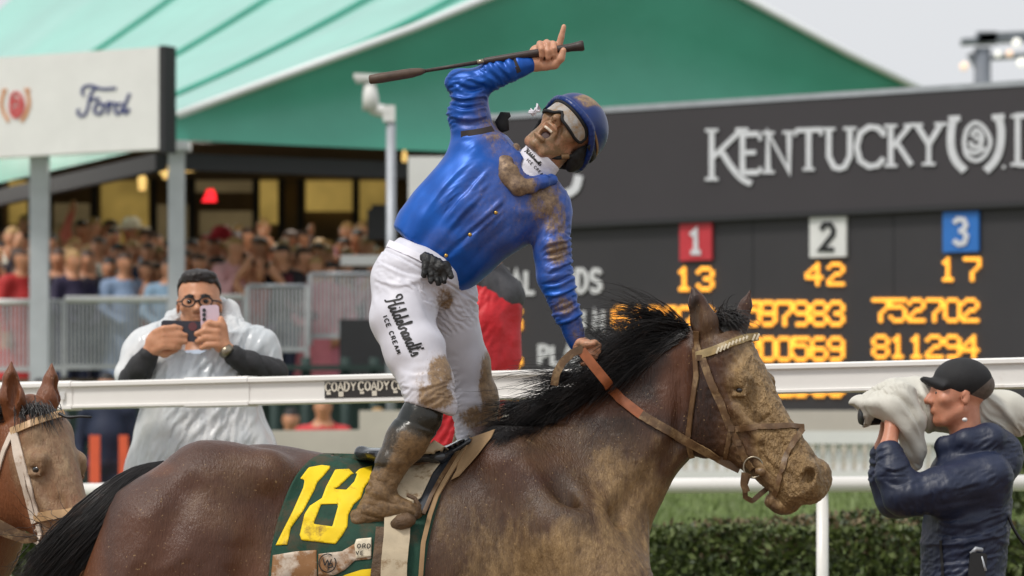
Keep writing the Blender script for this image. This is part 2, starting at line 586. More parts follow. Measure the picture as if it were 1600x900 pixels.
# ================================================================== stroke lettering
GL = {  # capital letters as strokes in a unit box, y up
 'A': [[(0,0),(.5,1),(1,0)],[(.2,.35),(.8,.35)]], 'C': [[(.95,.8),(.75,.97),(.45,1),(.15,.85),(.03,.5),(.15,.15),(.45,0),(.75,.03),(.95,.2)]],
 'D': [[(.1,0),(.1,1),(.5,1),(.85,.8),(.95,.5),(.85,.2),(.5,0),(.1,0)]], 'E': [[(.9,0),(.1,0),(.1,1),(.9,1)],[(.1,.52),(.75,.52)]],
 'H': [[(.08,0),(.08,1)],[(.92,0),(.92,1)],[(.08,.5),(.92,.5)]], 'I': [[(.5,0),(.5,1)]],
 'K': [[(.12,0),(.12,1)],[(.9,1),(.12,.42)],[(.35,.58),(.95,0)]], 'L': [[(.12,1),(.12,0),(.9,0)]],
 'M': [[(.05,0),(.1,1),(.5,.25),(.9,1),(.95,0)]], 'N': [[(.1,0),(.1,1),(.9,0),(.9,1)]],
 'O': [[(.5,1),(.15,.85),(.03,.5),(.15,.15),(.5,0),(.85,.15),(.97,.5),(.85,.85),(.5,1)]],
 'P': [[(.12,0),(.12,1),(.6,1),(.9,.88),(.9,.6),(.6,.47),(.12,.47)]], 'R': [[(.12,0),(.12,1),(.6,1),(.88,.88),(.88,.62),(.6,.5),(.12,.5)],[(.5,.5),(.95,0)]],
 'S': [[(.92,.82),(.7,.98),(.35,1),(.1,.82),(.15,.6),(.8,.42),(.92,.2),(.65,.02),(.3,0),(.06,.18)]],
 'T': [[(.5,0),(.5,1)],[(0,1),(1,1)]], 'U': [[(.1,1),(.1,.3),(.3,.04),(.5,0),(.7,.04),(.9,.3),(.9,1)]],
 'V': [[(.03,1),(.5,0),(.97,1)]], 'W': [[(0,1),(.25,0),(.5,.8),(.75,0),(1,1)]], 'Y': [[(.02,1),(.5,.5),(.98,1)],[(.5,.5),(.5,0)]],
 '1': [[(.2,.78),(.55,1),(.55,0)],[(.2,0),(.9,0)]], '2': [[(.05,.78),(.3,1),(.7,1),(.93,.8),(.9,.6),(.05,0),(.97,0)]],
 '3': [[(.05,.85),(.35,1),(.75,.98),(.92,.76),(.7,.55),(.4,.53)],[(.7,.55),(.95,.32),(.8,.05),(.4,0),(.05,.15)]],
}
SERIF = {'K': [(.12,0),(.12,1),(.9,1)], 'E': [], 'N': [(.1,0),(.1,1),(.9,1)], 'T': [(.5,0)], 'U': [(.1,1),(.9,1)], 'Y': [(.02,1),(.98,1),(.5,0)], 'C': []}

def flat_strokes(strokes, width, mapf, nrm, thick, lift=0.0):
    """strokes in photo-plane pixels -> raised ribbons on a plane; mapf(px, py) -> world point"""
    mb = MB(); nrm = np.asarray(nrm, float)
    for i, s in enumerate(strokes):
        wd = width
        if isinstance(s, tuple): s, wd = s
        p = np.asarray(s, float)
        T = np.gradient(p, axis=0)
        seg = np.diff(p, axis=0); seg /= np.linalg.norm(seg, axis=1)[:, None] + 1e-9
        Lf = []; Rt = []
        for j in range(len(p)):
            a = seg[max(0, j-1)]; b = seg[min(len(seg)-1, j)]
            n1 = np.array([-a[1], a[0]]); n2 = np.array([-b[1], b[0]]); n = n1 + n2
            l = np.linalg.norm(n); n = n1 if l < .3 else n / l
            k = (wd if np.isscalar(wd) else wd[j]) / 2 / max(.5, n.dot(n1))
            Lf.append(p[j] - n*k); Rt.append(p[j] + n*k)
        th = thick + .0006 * (i % 5)
        A = [np.array(mapf(*q)) for q in Lf]; B = [np.array(mapf(*q)) for q in Rt]
        V = []
        for a, b in zip(A, B): V += [a + nrm*lift, b + nrm*lift, b + nrm*(lift+th), a + nrm*(lift+th)]
        m = len(A)
        Fc = [(j*4+k, j*4+(k+1) % 4, (j+1)*4+(k+1) % 4, (j+1)*4+k) for j in range(m-1) for k in range(4)]
        Fc += [(3,2,1,0), tuple((m-1)*4+k for k in range(4))]
        mb.add(V, Fc)
    return mb

def place_glyph(ch, x0, y0, x1, y1, slope=0.0):
    """box in pixels (y0 top, y1 bottom); slope tilts the baseline"""
    return [[(x0 + (x1-x0)*a, y1 + (y0-y1)*b + slope*(x1-x0)*a) for a, b in s] for s in GL[ch]]

# ================================================================== materials of the place
m_white = M('white_paint', lin(232, 231, 228), .35, .04, 3, dirt=lin(206, 200, 190), dirt_amt=.32)
m_rail = M('rail_enamel', lin(236, 233, 228), .28, .04, 2.5, .05, 6, .004, dirt=lin(190, 172, 150), dirt_amt=.40)
m_greymetal = M('galvanised_steel', lin(168, 172, 178), .45, .12, 6, metal=.3)
m_postgrey = M('tent_post_aluminium', lin(188, 192, 196), .45, .08, 5, metal=.2)
m_charcoal = M('charcoal_panel', lin(50, 48, 51), .55, .12, 1.2, .05, 25, .004)
m_header = M('header_vinyl', lin(57, 53, 57), .6, .08, .8, .08, 3, .01)
m_frame = M('dark_frame', lin(40, 40, 43), .6, .1, 4)
m_letter = M('silver_letter', lin(212, 213, 218), .5, .08, 6)
m_black = M('black_plastic', lin(26, 26, 28), .45, .2, 20, .1)
m_dkgreen = M('dark_green_board', lin(38, 58, 54), .7, .2, 2)
m_beige = M('beige_wall', lin(200, 192, 180), .8, .08, 2, .1, 10)
m_amber = glow('amber_bulb', (1.0, .42, .05), 1.25, .12, 30)
m_lit = glow('lit_panel', (.40, .27, .07), .55, .45, .9)
m_litdim = glow('dim_lit_panel', (.16, .12, .06), .45, .4, .8)
m_interior = M('tent_interior_brown', lin(108, 92, 74), .8, .25, 1.0)

# ================================================================== the tent
def fabric(name, col, rough, coat):
    m, nt, b = new_mat(name)
    c = np.array(col[:3])
    f = ramp(nt, noise(nt, .9, 4), .3, .7)
    o = mixc(nt, f, tuple(c*.9)+(1,), tuple(c*1.1)+(1,))
    nt.links.new(o, b.inputs['Base Color'])
    b.inputs['Roughness'].default_value = rough; b.inputs['Coat Weight'].default_value = coat
    b.inputs['Coat Roughness'].default_value = .35
    bump(nt, b, noise(nt, 1.3, 3), .25, .06)
    return m
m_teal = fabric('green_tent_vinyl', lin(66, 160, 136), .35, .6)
m_roof = fabric('sky_lit_roof_vinyl', lin(126, 200, 182), .3, 1.0)  # tent green made paler: sky light on the slope is put into the colour
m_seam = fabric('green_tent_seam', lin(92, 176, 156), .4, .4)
m_trim = M('white_tent_trim', lin(232, 236, 236), .5, .05, 3)

C0 = P(275, 180, 45.0)
phi = R(25)
g = np.array([math.cos(phi), math.sin(phi), 0]); e = np.array([-math.sin(phi), math.cos(phi), 0])
a_half = (0.02555*45 - C0[0]) / (g[0] - 0.02555*g[1])
ya = C0[1] + a_half*g[1]
APEX = np.array([C0[0] + a_half*g[0], ya, CZ + 987/F*ya])
CR = C0 + 2*a_half*g
tent = thing('event_tent', 'large green peaked tent with white trimmed gable above the crowd', 'tent', (C0[0], C0[1], 1.3))
LEN = 17.0
BACKRISE = 1.9
def roof_pt(t, s):   # t along the eave, s 0 eave .. 1 ridge
    sag = .10 * math.sin(math.pi * ((t % 3.4) / 3.4)) * math.sin(math.pi * (.15 + .85*s)) if t > 0 else 0
    lo = C0 + e*t; hi = APEX + e*t + np.array([0, 0, BACKRISE*t/LEN])
    p = lo*(1-s) + hi*s
    p[2] -= sag + .12*math.sin(math.pi*s)
    return p
nt_, ns_ = 61, 13
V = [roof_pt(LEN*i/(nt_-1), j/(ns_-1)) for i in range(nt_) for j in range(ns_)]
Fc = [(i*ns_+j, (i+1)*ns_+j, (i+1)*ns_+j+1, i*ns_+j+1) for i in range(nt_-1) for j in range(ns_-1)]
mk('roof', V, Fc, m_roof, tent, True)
V2 = []
for i in range(9):
    for j in range(5):
        t = LEN*i/8; s = j/4
        V2.append((CR + e*t)*(1-s) + (APEX + e*t + np.array([0, 0, BACKRISE*t/LEN]))*s)
mk('roof', V2, [(i*5+j, i*5+j+1, (i+1)*5+j+1, (i+1)*5+j) for i in range(8) for j in range(4)], m_teal, tent, True)
for t in (1.6, 4.0, 7.2, 10.6):
    mb = MB(); pts = [roof_pt(t, s) + np.array([0, 0, .03]) for s in np.linspace(0, 1, 14)]
    mb.tube(pts, .04, 6); mb.build('roof_seam', m_seam, tent, True)
# gable: a slightly hollow triangle with a valance below
GV = []; GF = []; ng = 40
dz = np.array([0, 0, 1.0])
for i in range(ng+1):
    s = i/ng; b = C0*(1-s) + CR*s
    top = C0*(1-2*s) + APEX*(2*s) if s < .5 else APEX*(2-2*s) + CR*(2*s-1)
    bow = .18*math.sin(math.pi*s)
    for j in range(7):
        q = j/6; p = (b - dz*.24)*(1-q) + top*q
        p = p + (-e)*(-bow*math.sin(math.pi*min(1, q+.1)) ) 
        GV.append(p)
GF = [(i*7+j, (i+1)*7+j, (i+1)*7+j+1, i*7+j+1) for i in range(ng) for j in range(6)]
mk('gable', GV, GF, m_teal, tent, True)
mb = MB()
mb.tube([C0 - e*.06, C0*.5 + APEX*.5 - e*.06 - dz*.05, APEX - e*.06], .042, 8)
mb.tube([APEX - e*.06, APEX*.5 + CR*.5 - e*.06 - dz*.05, CR - e*.06], .045, 8)
mb.build('gable_trim', m_trim, tent, True)
VB = []; 
for i in range(21):
    p = C0 + e*(LEN*i/20)
    VB += [p + g*-.02, p + g*-.02 - dz*.26]
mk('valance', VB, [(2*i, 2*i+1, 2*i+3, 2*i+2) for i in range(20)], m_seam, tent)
# posts of the tent
FLZ = 3.07
def post(px, d, y0, w, z1, lab=None):
    p = P(px, y0, d); mb = MB(); z0 = FLZ - .25
    mb.box((p[0], p[1], (z0 + z1)/2), (w, w, z1 - z0))
    mb.box((p[0], p[1], z1 + .04), (w*1.7, w*1.7, .09))
    return mb.build('post', m_postgrey, tent)
post(276, 44.9, 210, .155, C0[2] - .35)
post(62, 45.4, 250, .18, P(62, 240, 45.4)[2])
mb = MB()   # truss beams under the eaves
mb.beam(C0 - dz*.42 + e*.3 + g*.2, CR - dz*.42 + e*.3, .12, .16); mb.beam(C0 - dz*.42 + e*.4, C0 - dz*.42 + e*14, .12, .16)
mb.build('eave_beam', m_frame, tent)

# platform with back wall
FLZ = 3.07
pl = thing('viewing_platform', 'raised dark green platform under the tent where the crowd stands', 'platform', (-4, 46.3, 1.3))
mb = MB(); mb.box((-6, 53.0, FLZ - .1), (19, 13.2, .2)); mb.build('deck', m_interior, pl)
mb = MB(); 
for i in range(18): mb.box((-15.2 + 1.02*i, 46.45, (1.3 + FLZ - .21)/2), (1.0, .06, FLZ - .21 - 1.3))
mb.build('front_panel', m_dkgreen, pl)
mb = MB(); mb.box((-6, 59.4, 5.0), (20, .1, 4.4)); mb.build('back_wall', m_interior, pl)
mb = MB(); mb.box((-5.4, 56.4, 6.15), (17, 6.0, .08)); mb.build('ceiling', m_interior, pl)
DB = 59.2
for (x0, x1, y0, y1, m) in ((-20, 6, 278, 420, m_litdim), (14, 42, 274, 350, m_lit), (84, 140, 318, 350, m_litdim), (158, 232, 268, 400, m_lit), (300, 395, 262, 300, m_litdim),
                            (404, 436, 262, 350, m_lit), (478, 552, 254, 330, m_lit), (562, 604, 250, 345, m_lit), (84, 140, 352, 420, m_litdim), (238, 300, 320, 420, m_litdim), (312, 395, 330, 420, m_litdim)):
    a, b = P(x0, y1, DB), P(x1, y0, DB)
    mb = MB(); mb.box((a+b)/2, (b[0]-a[0], .05, b[2]-a[2])); mb.build('lit_panel', m, pl)
for px in (0, 50, 78, 148, 240, 268, 300, 400, 440, 470, 556, 612):
    a = P(px, 400, DB - .3); mb = MB(); mb.box((a[0], a[1], 4.9), (.09, .09, 3.6)); mb.build('mullion', m_frame, pl)
m_lamp = glow('warm_lamp', (1.0, .62, .2), 1.1, .1)
for (px, py, r) in ((222, 286, .05), (258, 268, .03), (632, 249, .03)):
    p = P(px, py, 52); mb = MB(); mb.tube([p + dz*.1, p + dz*.05, p - dz*.08], [r*.5, r, r*.8], 10); mb.build('ceiling_lamp', m_lamp, pl, True)
p = P(255, 268, 51); mb = MB(); mb.beam(p + (-.02, 0, 0), P(318, 262, 51.6), .05, .06); mb.build('lamp_tube', m_lamp, pl)
for lx, ly in ((-7.2, 50.5), (-4.6, 49.0), (-2.2, 50.5), (-8.5, 54.5), (-4.0, 54.5)):     # area lights added to brighten the crowd, standing for the tent's lit lamps
    ld = bpy.data.lights.new('crowd_fill_light', 'AREA'); ld.energy = 36; ld.size = 1.0; ld.color = (1.0, .92, .82)
    lo = bpy.data.objects.new('crowd_fill_light', ld); scene.collection.objects.link(lo); lo.location = (lx, ly, 5.95); lo.parent = None
    lo.rotation_euler = (R(-18), 0, 0)
m_exit = glow('red_exit_sign', (1, .02, .03), 1.6, .1)
p = P(328, 305, 51); mb = MB(); mb.prism([p + (-.09, 0, -.07), p + (.07, 0, -.07), p + (.06, 0, .02), p + (.03, 0, .07), p + (-.03, 0, .06), p + (-.05, 0, .0)], (0,0,0), (0,.04,0))
tag(mb.build('exit_sign', m_exit), 'small glowing red sign hanging inside the tent', 'sign')
# white side wall between tent and board
p0, p1 = P(638, 245, 44), P(720, 340, 44)
mb = MB(); mb.box((p0+p1)/2, (p1[0]-p0[0], .06, p0[2]-p1[2])); mb.build('side_wall', m_white, tent)

# ================================================================== sponsor banner
bn = thing('sponsor_banner', 'long white sponsor banner mounted on the tent eave', 'banner', (-4.3, 44.3, 5.0))
def ban(px, py):
    idp = 1/44.0 + (px - 248) * (1/44.0 - 1/44.9) / 248.0
    return P(px, py, 1/idp)
b0, b1 = ban(-120, 0), ban(248, 0)
bdir = (b1 - b0); bdir[2] = 0; bdir /= np.linalg.norm(bdir); bnr = np.array([bdir[1], -bdir[0], 0]); bnr = bnr if bnr[1] < 0 else -bnr
zt, zb = ban(248, 73)[2], ban(248, 233)[2]
q0, q1 = ban(-120, 0), ban(248, 0)
mb = MB(); mb.prism([(q0[0], q0[1], zb), (q1[0], q1[1], zb), (q1[0], q1[1], zt), (q0[0], q0[1], zt)], (0,0,0), -bnr*.12)
mb.build('panel', m_white, bn)
mb = MB(); mb.prism([(*(q1 + bdir*.004)[:2], zb - .03), (*(q1 + bdir*.07)[:2], zb - .03), (*(q1 + bdir*.07)[:2], zt + .01), (*(q1 + bdir*.004)[:2], zt + .01)], -bnr*.01, -bnr*.2)
mb.build('end_frame', m_frame, bn)
m_ford = M('navy_print', lin(58, 66, 120), .6, .1, 9)
ford = [spline([(124,170),(122,176),(126,181),(133,179),(138,168),(141,152),(146,141),(154,137)]), spline([(131,150),(129,141),(134,135),(144,134),(160,139),(182,138)]),
        [(138,156),(156,154)], spline([(153,178),(148,174),(151,164),(158,161),(162,168),(158,177),(152,178)]), spline([(160,164),(166,164),(171,160),(172,166),(168,178)]), spline([(172,166),(176,161),(181,162)]),
        spline([(191,162),(184,163),(180,172),(184,178),(190,173),(198,158),(203,146)]), spline([(197,160),(194,172),(197,177),(203,170)])]
flat_strokes(ford, 4.2, ban, bnr, .006, .004).build('lettering', m_ford, bn)
m_red_print = M('red_print', lin(206, 92, 92), .6, .2, 20); m_orange_print = M('orange_print', lin(214, 150, 104), .6, .1, 12)
flat_strokes([(spline([(7,143),(3,160),(6,175),(14,190)]), 5), (spline([(43,142),(46,160),(42,177),(34,190)]), 5), [(4,142),(11,141)], [(39,140),(47,141)]], 5, ban, bnr, .006, .004).build('emblem', m_orange_print, bn)
flat_strokes([spline([(17,163),(19,150),(26,145),(34,152),(37,166),(33,178),(25,183),(18,176),(17,163)]), spline([(22,164),(25,155),(31,160),(29,170),(23,168)]), spline([(20,172),(27,177),(33,170)])], 5, ban, bnr, .006, .006).build('emblem', m_red_print, bn)

# ================================================================== tote board
board = thing('tote_board', 'huge charcoal tote board with silver header letters and amber odds', 'scoreboard', (3.0, 39.0, 1.3))
def tb(px, py):
    return P(px, py, 1/(1/40.0 + (px - 890) * (1/37.6 - 1/40.0) / 710))
t0, t1 = tb(700, 0), tb(1750, 0)
tdir = t1 - t0; tdir[2] = 0; tdir /= np.linalg.norm(tdir); tnr = np.array([tdir[1], -tdir[0], 0]); tnr = tnr if tnr[1] < 0 else -tnr
ZT, ZH, ZB = tb(890, 181)[2], tb(890, 351)[2], tb(1240, 646)[2]
def panel(z0, z1, x0, x1, off, th, name, m, par):
    a, b = tb(x0, 0), tb(x1, 0); mb = MB()
    mb.prism([(*(a + tnr*off)[:2], z0), (*(b + tnr*off)[:2], z0), (*(b + tnr*off)[:2], z1), (*(a + tnr*off)[:2], z1)], (0,0,0), -tnr*th)
    return mb.build(name, m, par)
panel(ZH + .01, ZT, 729, 1760, .06, .5, 'header_panel', m_header, board)
panel(ZB, ZH - .01, 729, 1760, 0, .4, 'odds_panel', m_charcoal, board)
panel(ZH - .035, ZH + .008, 729, 1760, .075, .1, 'frame_strip', m_frame, board)
panel(ZT + .002, ZT + .05, 729, 1760, .07, .5, 'top_cap', m_greymetal, board)
for px in (1175, 1395): panel(ZB + .01, ZH - .04, px, px + 2.0, .004, .02, 'panel_joint', m_frame, board)
def lettering(name, strokes, w, m, par=board, lift=.006, th=.01): return flat_strokes(strokes, w, tb, tnr, th, lift).build(name, m, par)
HL = .066
for ch, x0, x1, y0, y1 in (('K',1112,1172,205,281),('E',1164,1196,211,271),('N',1203,1244,209,270),('T',1250,1291,205,266),('U',1298,1339,203,265),('C',1344,1390,200,262),('K',1394,1433,198,260),('Y',1438,1478,196,258),('D',1592,1640,182,258)):
    st = [(s, 8.5 if i == 0 else 7.5) for i, s in enumerate(place_glyph(ch, x0, y0, x1, y1, -.03))]
    if ch == 'K' and x0 == 1112:
        st[2] = (spline([(1134,237),(1150,262),(1166,280),(1181,288)]), 9)
    for a, b in SERIF.get(ch, []):
        cx, cy = x0 + (x1-x0)*a, y1 + (y0-y1)*b - .03*(x1-x0)*a
        hw_ = 10 if ch != 'T' else 9
        st.append(([(cx - hw_, cy), (cx + hw_, cy)], 5))
    if ch == 'T': st += [([(1250,207),(1250,214)], 5), ([(1290,206),(1290,213)], 5)]
    if ch == 'E': st += [([(1160,273),(1170,273)], 5), ([(1195,212),(1195,221)], 5), ([(1195,262),(1195,270)], 5)]
    if ch == 'C': st += [([(1388,203),(1388,215)], 6)]
    if ch == 'D': st += [([(1586,183),(1600,183)], 5), ([(1586,258),(1600,258)], 5)]
    lettering('letter', st, 8, m_letter, lift=HL)
lettering('horseshoe', [(spline([(1497,186),(1493,205),(1493,232),(1500,252),(1514,268)]), 12), (spline([(1567,184),(1571,205),(1569,232),(1561,252),(1547,268)]), 12), ([(1489,187),(1507,186)], 9), ([(1557,185),(1576,183)], 9)], 11, m_letter, lift=HL)
lettering('rose_emblem', [spline([(1513,222),(1518,203),(1531,193),(1545,202),(1554,222),(1547,242),(1532,252),(1517,243),(1513,222)]), spline([(1524,214),(1532,204),(1541,214),(1538,228),(1527,230),(1522,222)]), spline([(1518,236),(1530,240),(1546,232)]), [(1530,214),(1536,220)]], 6.5, m_letter, lift=HL)
lettering('registered_mark', [[(1573,262),(1577,262)]], 5, m_letter, lift=HL)
lettering('emblem', [(spline([(862,272),(868,300),(884,308)]), 10), (spline([(888,306),(905,296),(912,275)]), 13)], 10, m_letter, lift=HL)
m_text = M('white_lettering', lin(214, 214, 216), .6, .06, 6)
def words(txt, x, y0, y1, cw, gap, w):
    for i, ch in enumerate(txt):
        if ch == ' ': continue
        xx = x + i*(cw+gap)
        lettering('letter', place_glyph(ch, xx, y0, xx + (cw if ch != 'I' else cw*.5), y1, -.01), w, m_text)
words('TOTAL', 735, 424, 458, 17, 4.5, 6.5); words('ODDS', 858, 422, 456, 17, 5, 6.5)
words('WIN', 889, 486, 515, 16, 4, 6); words('PLACE', 843, 541, 569, 15, 4.5, 6); words('SHOW', 880, 593, 620, 15, 4.5, 6)
m_sq = {1: M('red_square', lin(196, 52, 62), .5, .08, 6), 2: M('white_square', lin(222, 222, 220), .5, .05, 6), 3: M('blue_square', lin(40, 110, 190), .5, .08, 6)}
for n, (x0, x1, y0, y1) in {1: (1065,1115,350,408), 2: (1268,1325,340,403), 3: (1476,1532,332,395)}.items():
    a, b, c, d_ = tb(x0, y1), tb(x1, y1 - 2), tb(x1, y0 - 2), tb(x0, y0)
    mb = MB(); mb.prism([a + tnr*.004, b + tnr*.004, c + tnr*.004, d_ + tnr*.004], (0,0,0), tnr*.03)
    sq = mb.build('number_plate', m_sq[n], board)
    cx = (x0+x1)/2; 
    flat_strokes([(s, 7.5) for s in place_glyph(str(n), cx-11, y0+11, cx+11, y1-13)], 7.5, tb, tnr, .01, .036).build('numeral', m_black if n == 2 else m_letter, sq)
FONT = {'0':'01110 10001 10001 10001 10001 10001 01110','1':'00100 01100 00100 00100 00100 00100 01110','2':'01110 10001 00001 00110 01000 10000 11111','3':'01110 10001 00001 00110 00001 10001 01110',
 '4':'00010 00110 01010 10010 11111 00010 00010','5':'11111 10000 11110 00001 00001 10001 01110','6':'01110 10000 10000 11110 10001 10001 01110','7':'11111 00001 00001 00010 00100 00100 00100',
 '8':'01110 10001 10001 01110 10001 10001 01110','9':'01110 10001 10001 01111 00001 00001 01110'}
def digit(ch, cx, y0, y1, w=22):
    mb = MB(); rows = FONT[ch].split(); ph = (y1-y0)/6.0; pw = w/4.0
    rad = tb(cx+ph*.72, 0)[0] - tb(cx, 0)[0]
    for r, row in enumerate(rows):
        for c, bit in enumerate(row):
            if bit == '1':
                ctr = tb(cx + (c-2)*pw, y0 + r*ph)
                ring = [ctr + tdir*rad*math.cos(k*math.pi/4+.39) + dz*rad*math.sin(k*math.pi/4+.39) + tnr*.006 for k in range(8)]
                tip = [ctr + tdir*rad*.6*math.cos(k*math.pi/4+.39) + dz*rad*.6*math.sin(k*math.pi/4+.39) + tnr*.03 for k in range(8)]
                mb.add(ring + tip, [(k, (k+1) % 8, 8+(k+1) % 8, 8+k) for k in range(8)] + [tuple(range(8, 16))])
    mb.build('digit', m_amber, board)
for s, xs, y0, y1 in (('13', (1070,1103), 420, 452), ('42', (1273,1307), 413, 444), ('17', (1482,1520), 405, 437),
                      ('612079', (971,998,1024,1050,1077,1103), 481, 512), ('597983', (1177,1201,1227,1253,1281,1307), 473, 507), ('752702', (1377,1404,1433,1461,1489,1517), 469, 501),
                      ('31', (1077,1103), 533, 564), ('700569', (1174,1201,1226,1252,1281,1307), 529, 562), ('811294', (1377,1404,1433,1461,1489,1517), 526, 558),
                      ('5', (803,), 487, 518), ('6', (803,), 541, 573), ('8', (803,), 594, 622), ('482633', (1174,1201,1226,1252,1281,1307), 586, 618)):
    for ch, x in zip(s, xs): digit(ch, x, y0, y1)
# base wall below the board
panel(1.35, ZB - .01, 729, 1760, -.06, .3, 'base_wall', m_beige, board)

# ================================================================== light tower
lt = thing('light_tower', 'tall grey floodlight mast with lit lamps above the tote board', 'light tower', (*P(1535, 890, 120)[:2], 1.3))
m_tower = M('tower_grey', lin(120, 126, 136), .6, .1, 1)
m_flood = glow('floodlight', (1, .95, .88), .8, .05); m_flood2 = glow('orange_floodlight', (1, .7, .52), .7, .05)
a = P(1535, 75, 120); mb = MB()
mb.tube([(a[0], a[1], 1.3), a], [.3, .22], 10); mb.build('mast', m_tower, lt, True)
mb = MB(); mb.beam(P(1502, 66, 120), P(1680, 56, 120), .6, .14); mb.beam(P(1528, 58, 120), P(1680, 50, 120), .6, .12); mb.beam(P(1550, 90, 120), P(1680, 82, 120), .5, .1); mb.beam(P(1515, 84, 120), P(1532, 116, 120), .2, .14)
mb.box(P(1541, 60, 120), (.5, .6, .3)); mb.build('gantry', m_tower, lt)
for (px, py, r, m) in ((1507, 103, .10, m_flood2), (1589, 66, .10, m_flood), (1597, 97, .11, m_flood), (1578, 83, .08, m_flood2), (1560, 84, .07, m_flood)):
    p = P(px, py, 119.6); mb = MB(); mb.tube([p, p + (0, .15, 0), p + (0, .35, .02)], [r, r*1.05, r*.5], 12); mb.build('floodlight', m, lt, True)

# ================================================================== camera mast in front of the tent
ms = thing('camera_mast', 'pale grey pole with a bent arm and small camera housing', 'pole', (*P(611, 890, 43)[:2], 1.3))
p = P(611, 190, 43); mb = MB(); mb.tube([(p[0], p[1], 1.3), (p[0], p[1], p[2])], .045, 10); mb.build('pole', m_greymetal, ms, True)
mb = MB(); mb.box(P(608, 178, 43), (.11, .11, .15)); mb.tube([P(608, 176, 43), P(590, 172, 43), P(580, 168, 43)], .06, 8); mb.build('arm', m_white, ms)
mb = MB(); mb.tube([P(580, 172, 43), P(579, 150, 43), P(577, 128, 43)], [.085, .075, .055], 10); mb.build('housing', m_white, ms, True)
mb = MB(); mb.beam(P(553, 120, 43), P(597, 122, 43), .16, .05); mb.beam(P(556, 126, 43), P(575, 124, 43), .12, .05); mb.build('hood', m_white, ms)

# ================================================================== crowd barriers along the platform
m_bar = M('barrier_bar', lin(186, 188, 190), .5, .15, 8, metal=.2)
def barrier(x0, x1, yt, yb, d, top_r, label, topmat=m_white, dd=0.0, bars=6.0):
    a, b = P(x0, yb, d), P(x1, yb + dd, d); za, zb_ = P(x0, yt, d)[2], a[2]
    o = thing('barrier', label, 'barrier', a, 'crowd barriers along the platform')
    mb = MB(); mb.tube([(a[0], d, za), (b[0], d, za)], top_r, 8); mb.build('top_rail', topmat, o, True)
    mb = MB(); mb.beam((a[0], d, zb_ + .03), (b[0], d, zb_ + .03), .04, .05); mb.build('bottom_rail', m_bar, o)
    mb = MB(); n = max(4, int((x1-x0)/bars))
    for i in range(1, n):
        x = a[0] + (b[0]-a[0])*i/n; mb.box((x, d, (za - top_r + zb_ + .055)/2), (.02, .02, za - top_r - zb_ - .06))
    k = mb.build('bar', m_bar, o); k['kind'] = 'stuff'
    for x in (a[0] - .01, b[0] + .01):
        mb = MB(); mb.box((x, d, (za + zb_)/2 - .03), (.045, .045, za - zb_ + .06)); mb.build('upright', m_bar, o)
barrier(-30, 52, 472, 582, 45.9, .03, 'grey barred barrier with white top rail at the far left under the tent')
barrier(56, 98, 470, 580, 45.95, .018, 'narrow grey barred barrier beside the left tent post', m_bar)
barrier(102, 262, 468, 578, 45.9, .036, 'long grey barred barrier with thick white top rail left of the centre tent post')
barrier(290, 380, 464, 560, 46.1, .03, 'grey barred barrier behind the man in the white poncho')
barrier(388, 478, 447, 551, 45.6, .022, 'grey barred gate panel right of the man in the white poncho', m_greymetal)
barrier(486, 596, 428, 530, 45.8, .022, 'grey barred barrier in front of the pink dress', m_greymetal)
# counters and boxes beside them
mb = MB(); mb.box(P(566, 408, 46.4), (.42, .3, .10)); tag(mb.build('counter', m_white), 'white counter top at the right end of the platform', 'counter')
mb = MB(); a = P(598, 352, 47); mb.box(a, (.3, .3, .3)); mb.box(a + dz*.17, (.22, .2, .06)); tag(mb.build('speaker_box', m_black), 'black box on the platform beside the rider in blue', 'box')
sc_ = thing('scaffold', 'dark green scaffold posts in front of the platform', 'scaffold', P(560, 700, 44.5))
for px in (430, 478, 540, 585):
    a = P(px, 560, 44.6); mb = MB(); mb.tube([(a[0], a[1], 1.3), (a[0], a[1], 3.2)], .05, 8); mb.build('post', m_dkgreen, sc_, True)
mb = MB(); a, b = P(420, 575, 44.6), P(620, 575, 44.6); mb.beam(a + (0, -.07, 0), b + (0, -.07, 0), .06, .05); mb.build('crossbar', m_dkgreen, sc_)
mb = MB(); mb.box(P(600, 545, 45.3), (.85, .5, .55)); tag(mb.build('equipment_case', m_frame), 'dark equipment case on the platform edge behind the rider', 'case')
# low white wall strip on the lawn
mb = MB(); a, b = P(420, 693, 34), P(720, 690, 34); mb.beam(a, b, .3, .18)
tag(mb.build('low_wall', m_beige), 'low pale wall behind the saddle of the winning horse', 'wall')

# ================================================================== balustrade
bal = thing('balustrade', 'white balustrade with thin upright balusters below the tote board', 'fence', P(1300, 745, 36))
DBAL = 36.0
a, b = P(1020, 684, DBAL), P(1760, 684, DBAL); mb = MB(); mb.beam(a, b, .16, .10); mb.build('top_rail', m_white, bal)
a2, b2 = P(1020, 744, DBAL), P(1760, 744, DBAL); mb = MB(); mb.beam(a2, b2, .14, .08); mb.build('bottom_rail', m_white, bal)
for i, px in enumerate(np.arange(1030, 1620, 16.5)):
    z0, z1 = a2[2] + .04, a[2] - .05; x = P(px, 0, DBAL)[0]
    mb = MB(); zz = np.linspace(z0, z1, 7); mb.tube([(x, DBAL, q) for q in zz], [.036, .022, .03, .036, .03, .022, .034], 8); mb.build('baluster', m_white, bal, True)
mb = MB(); mb.box(P(1300, 662, 37.0) , (7.5, .3, .20)); tag(mb.build('planter_wall', m_beige), 'pale low wall running between balustrade and tote board', 'wall')

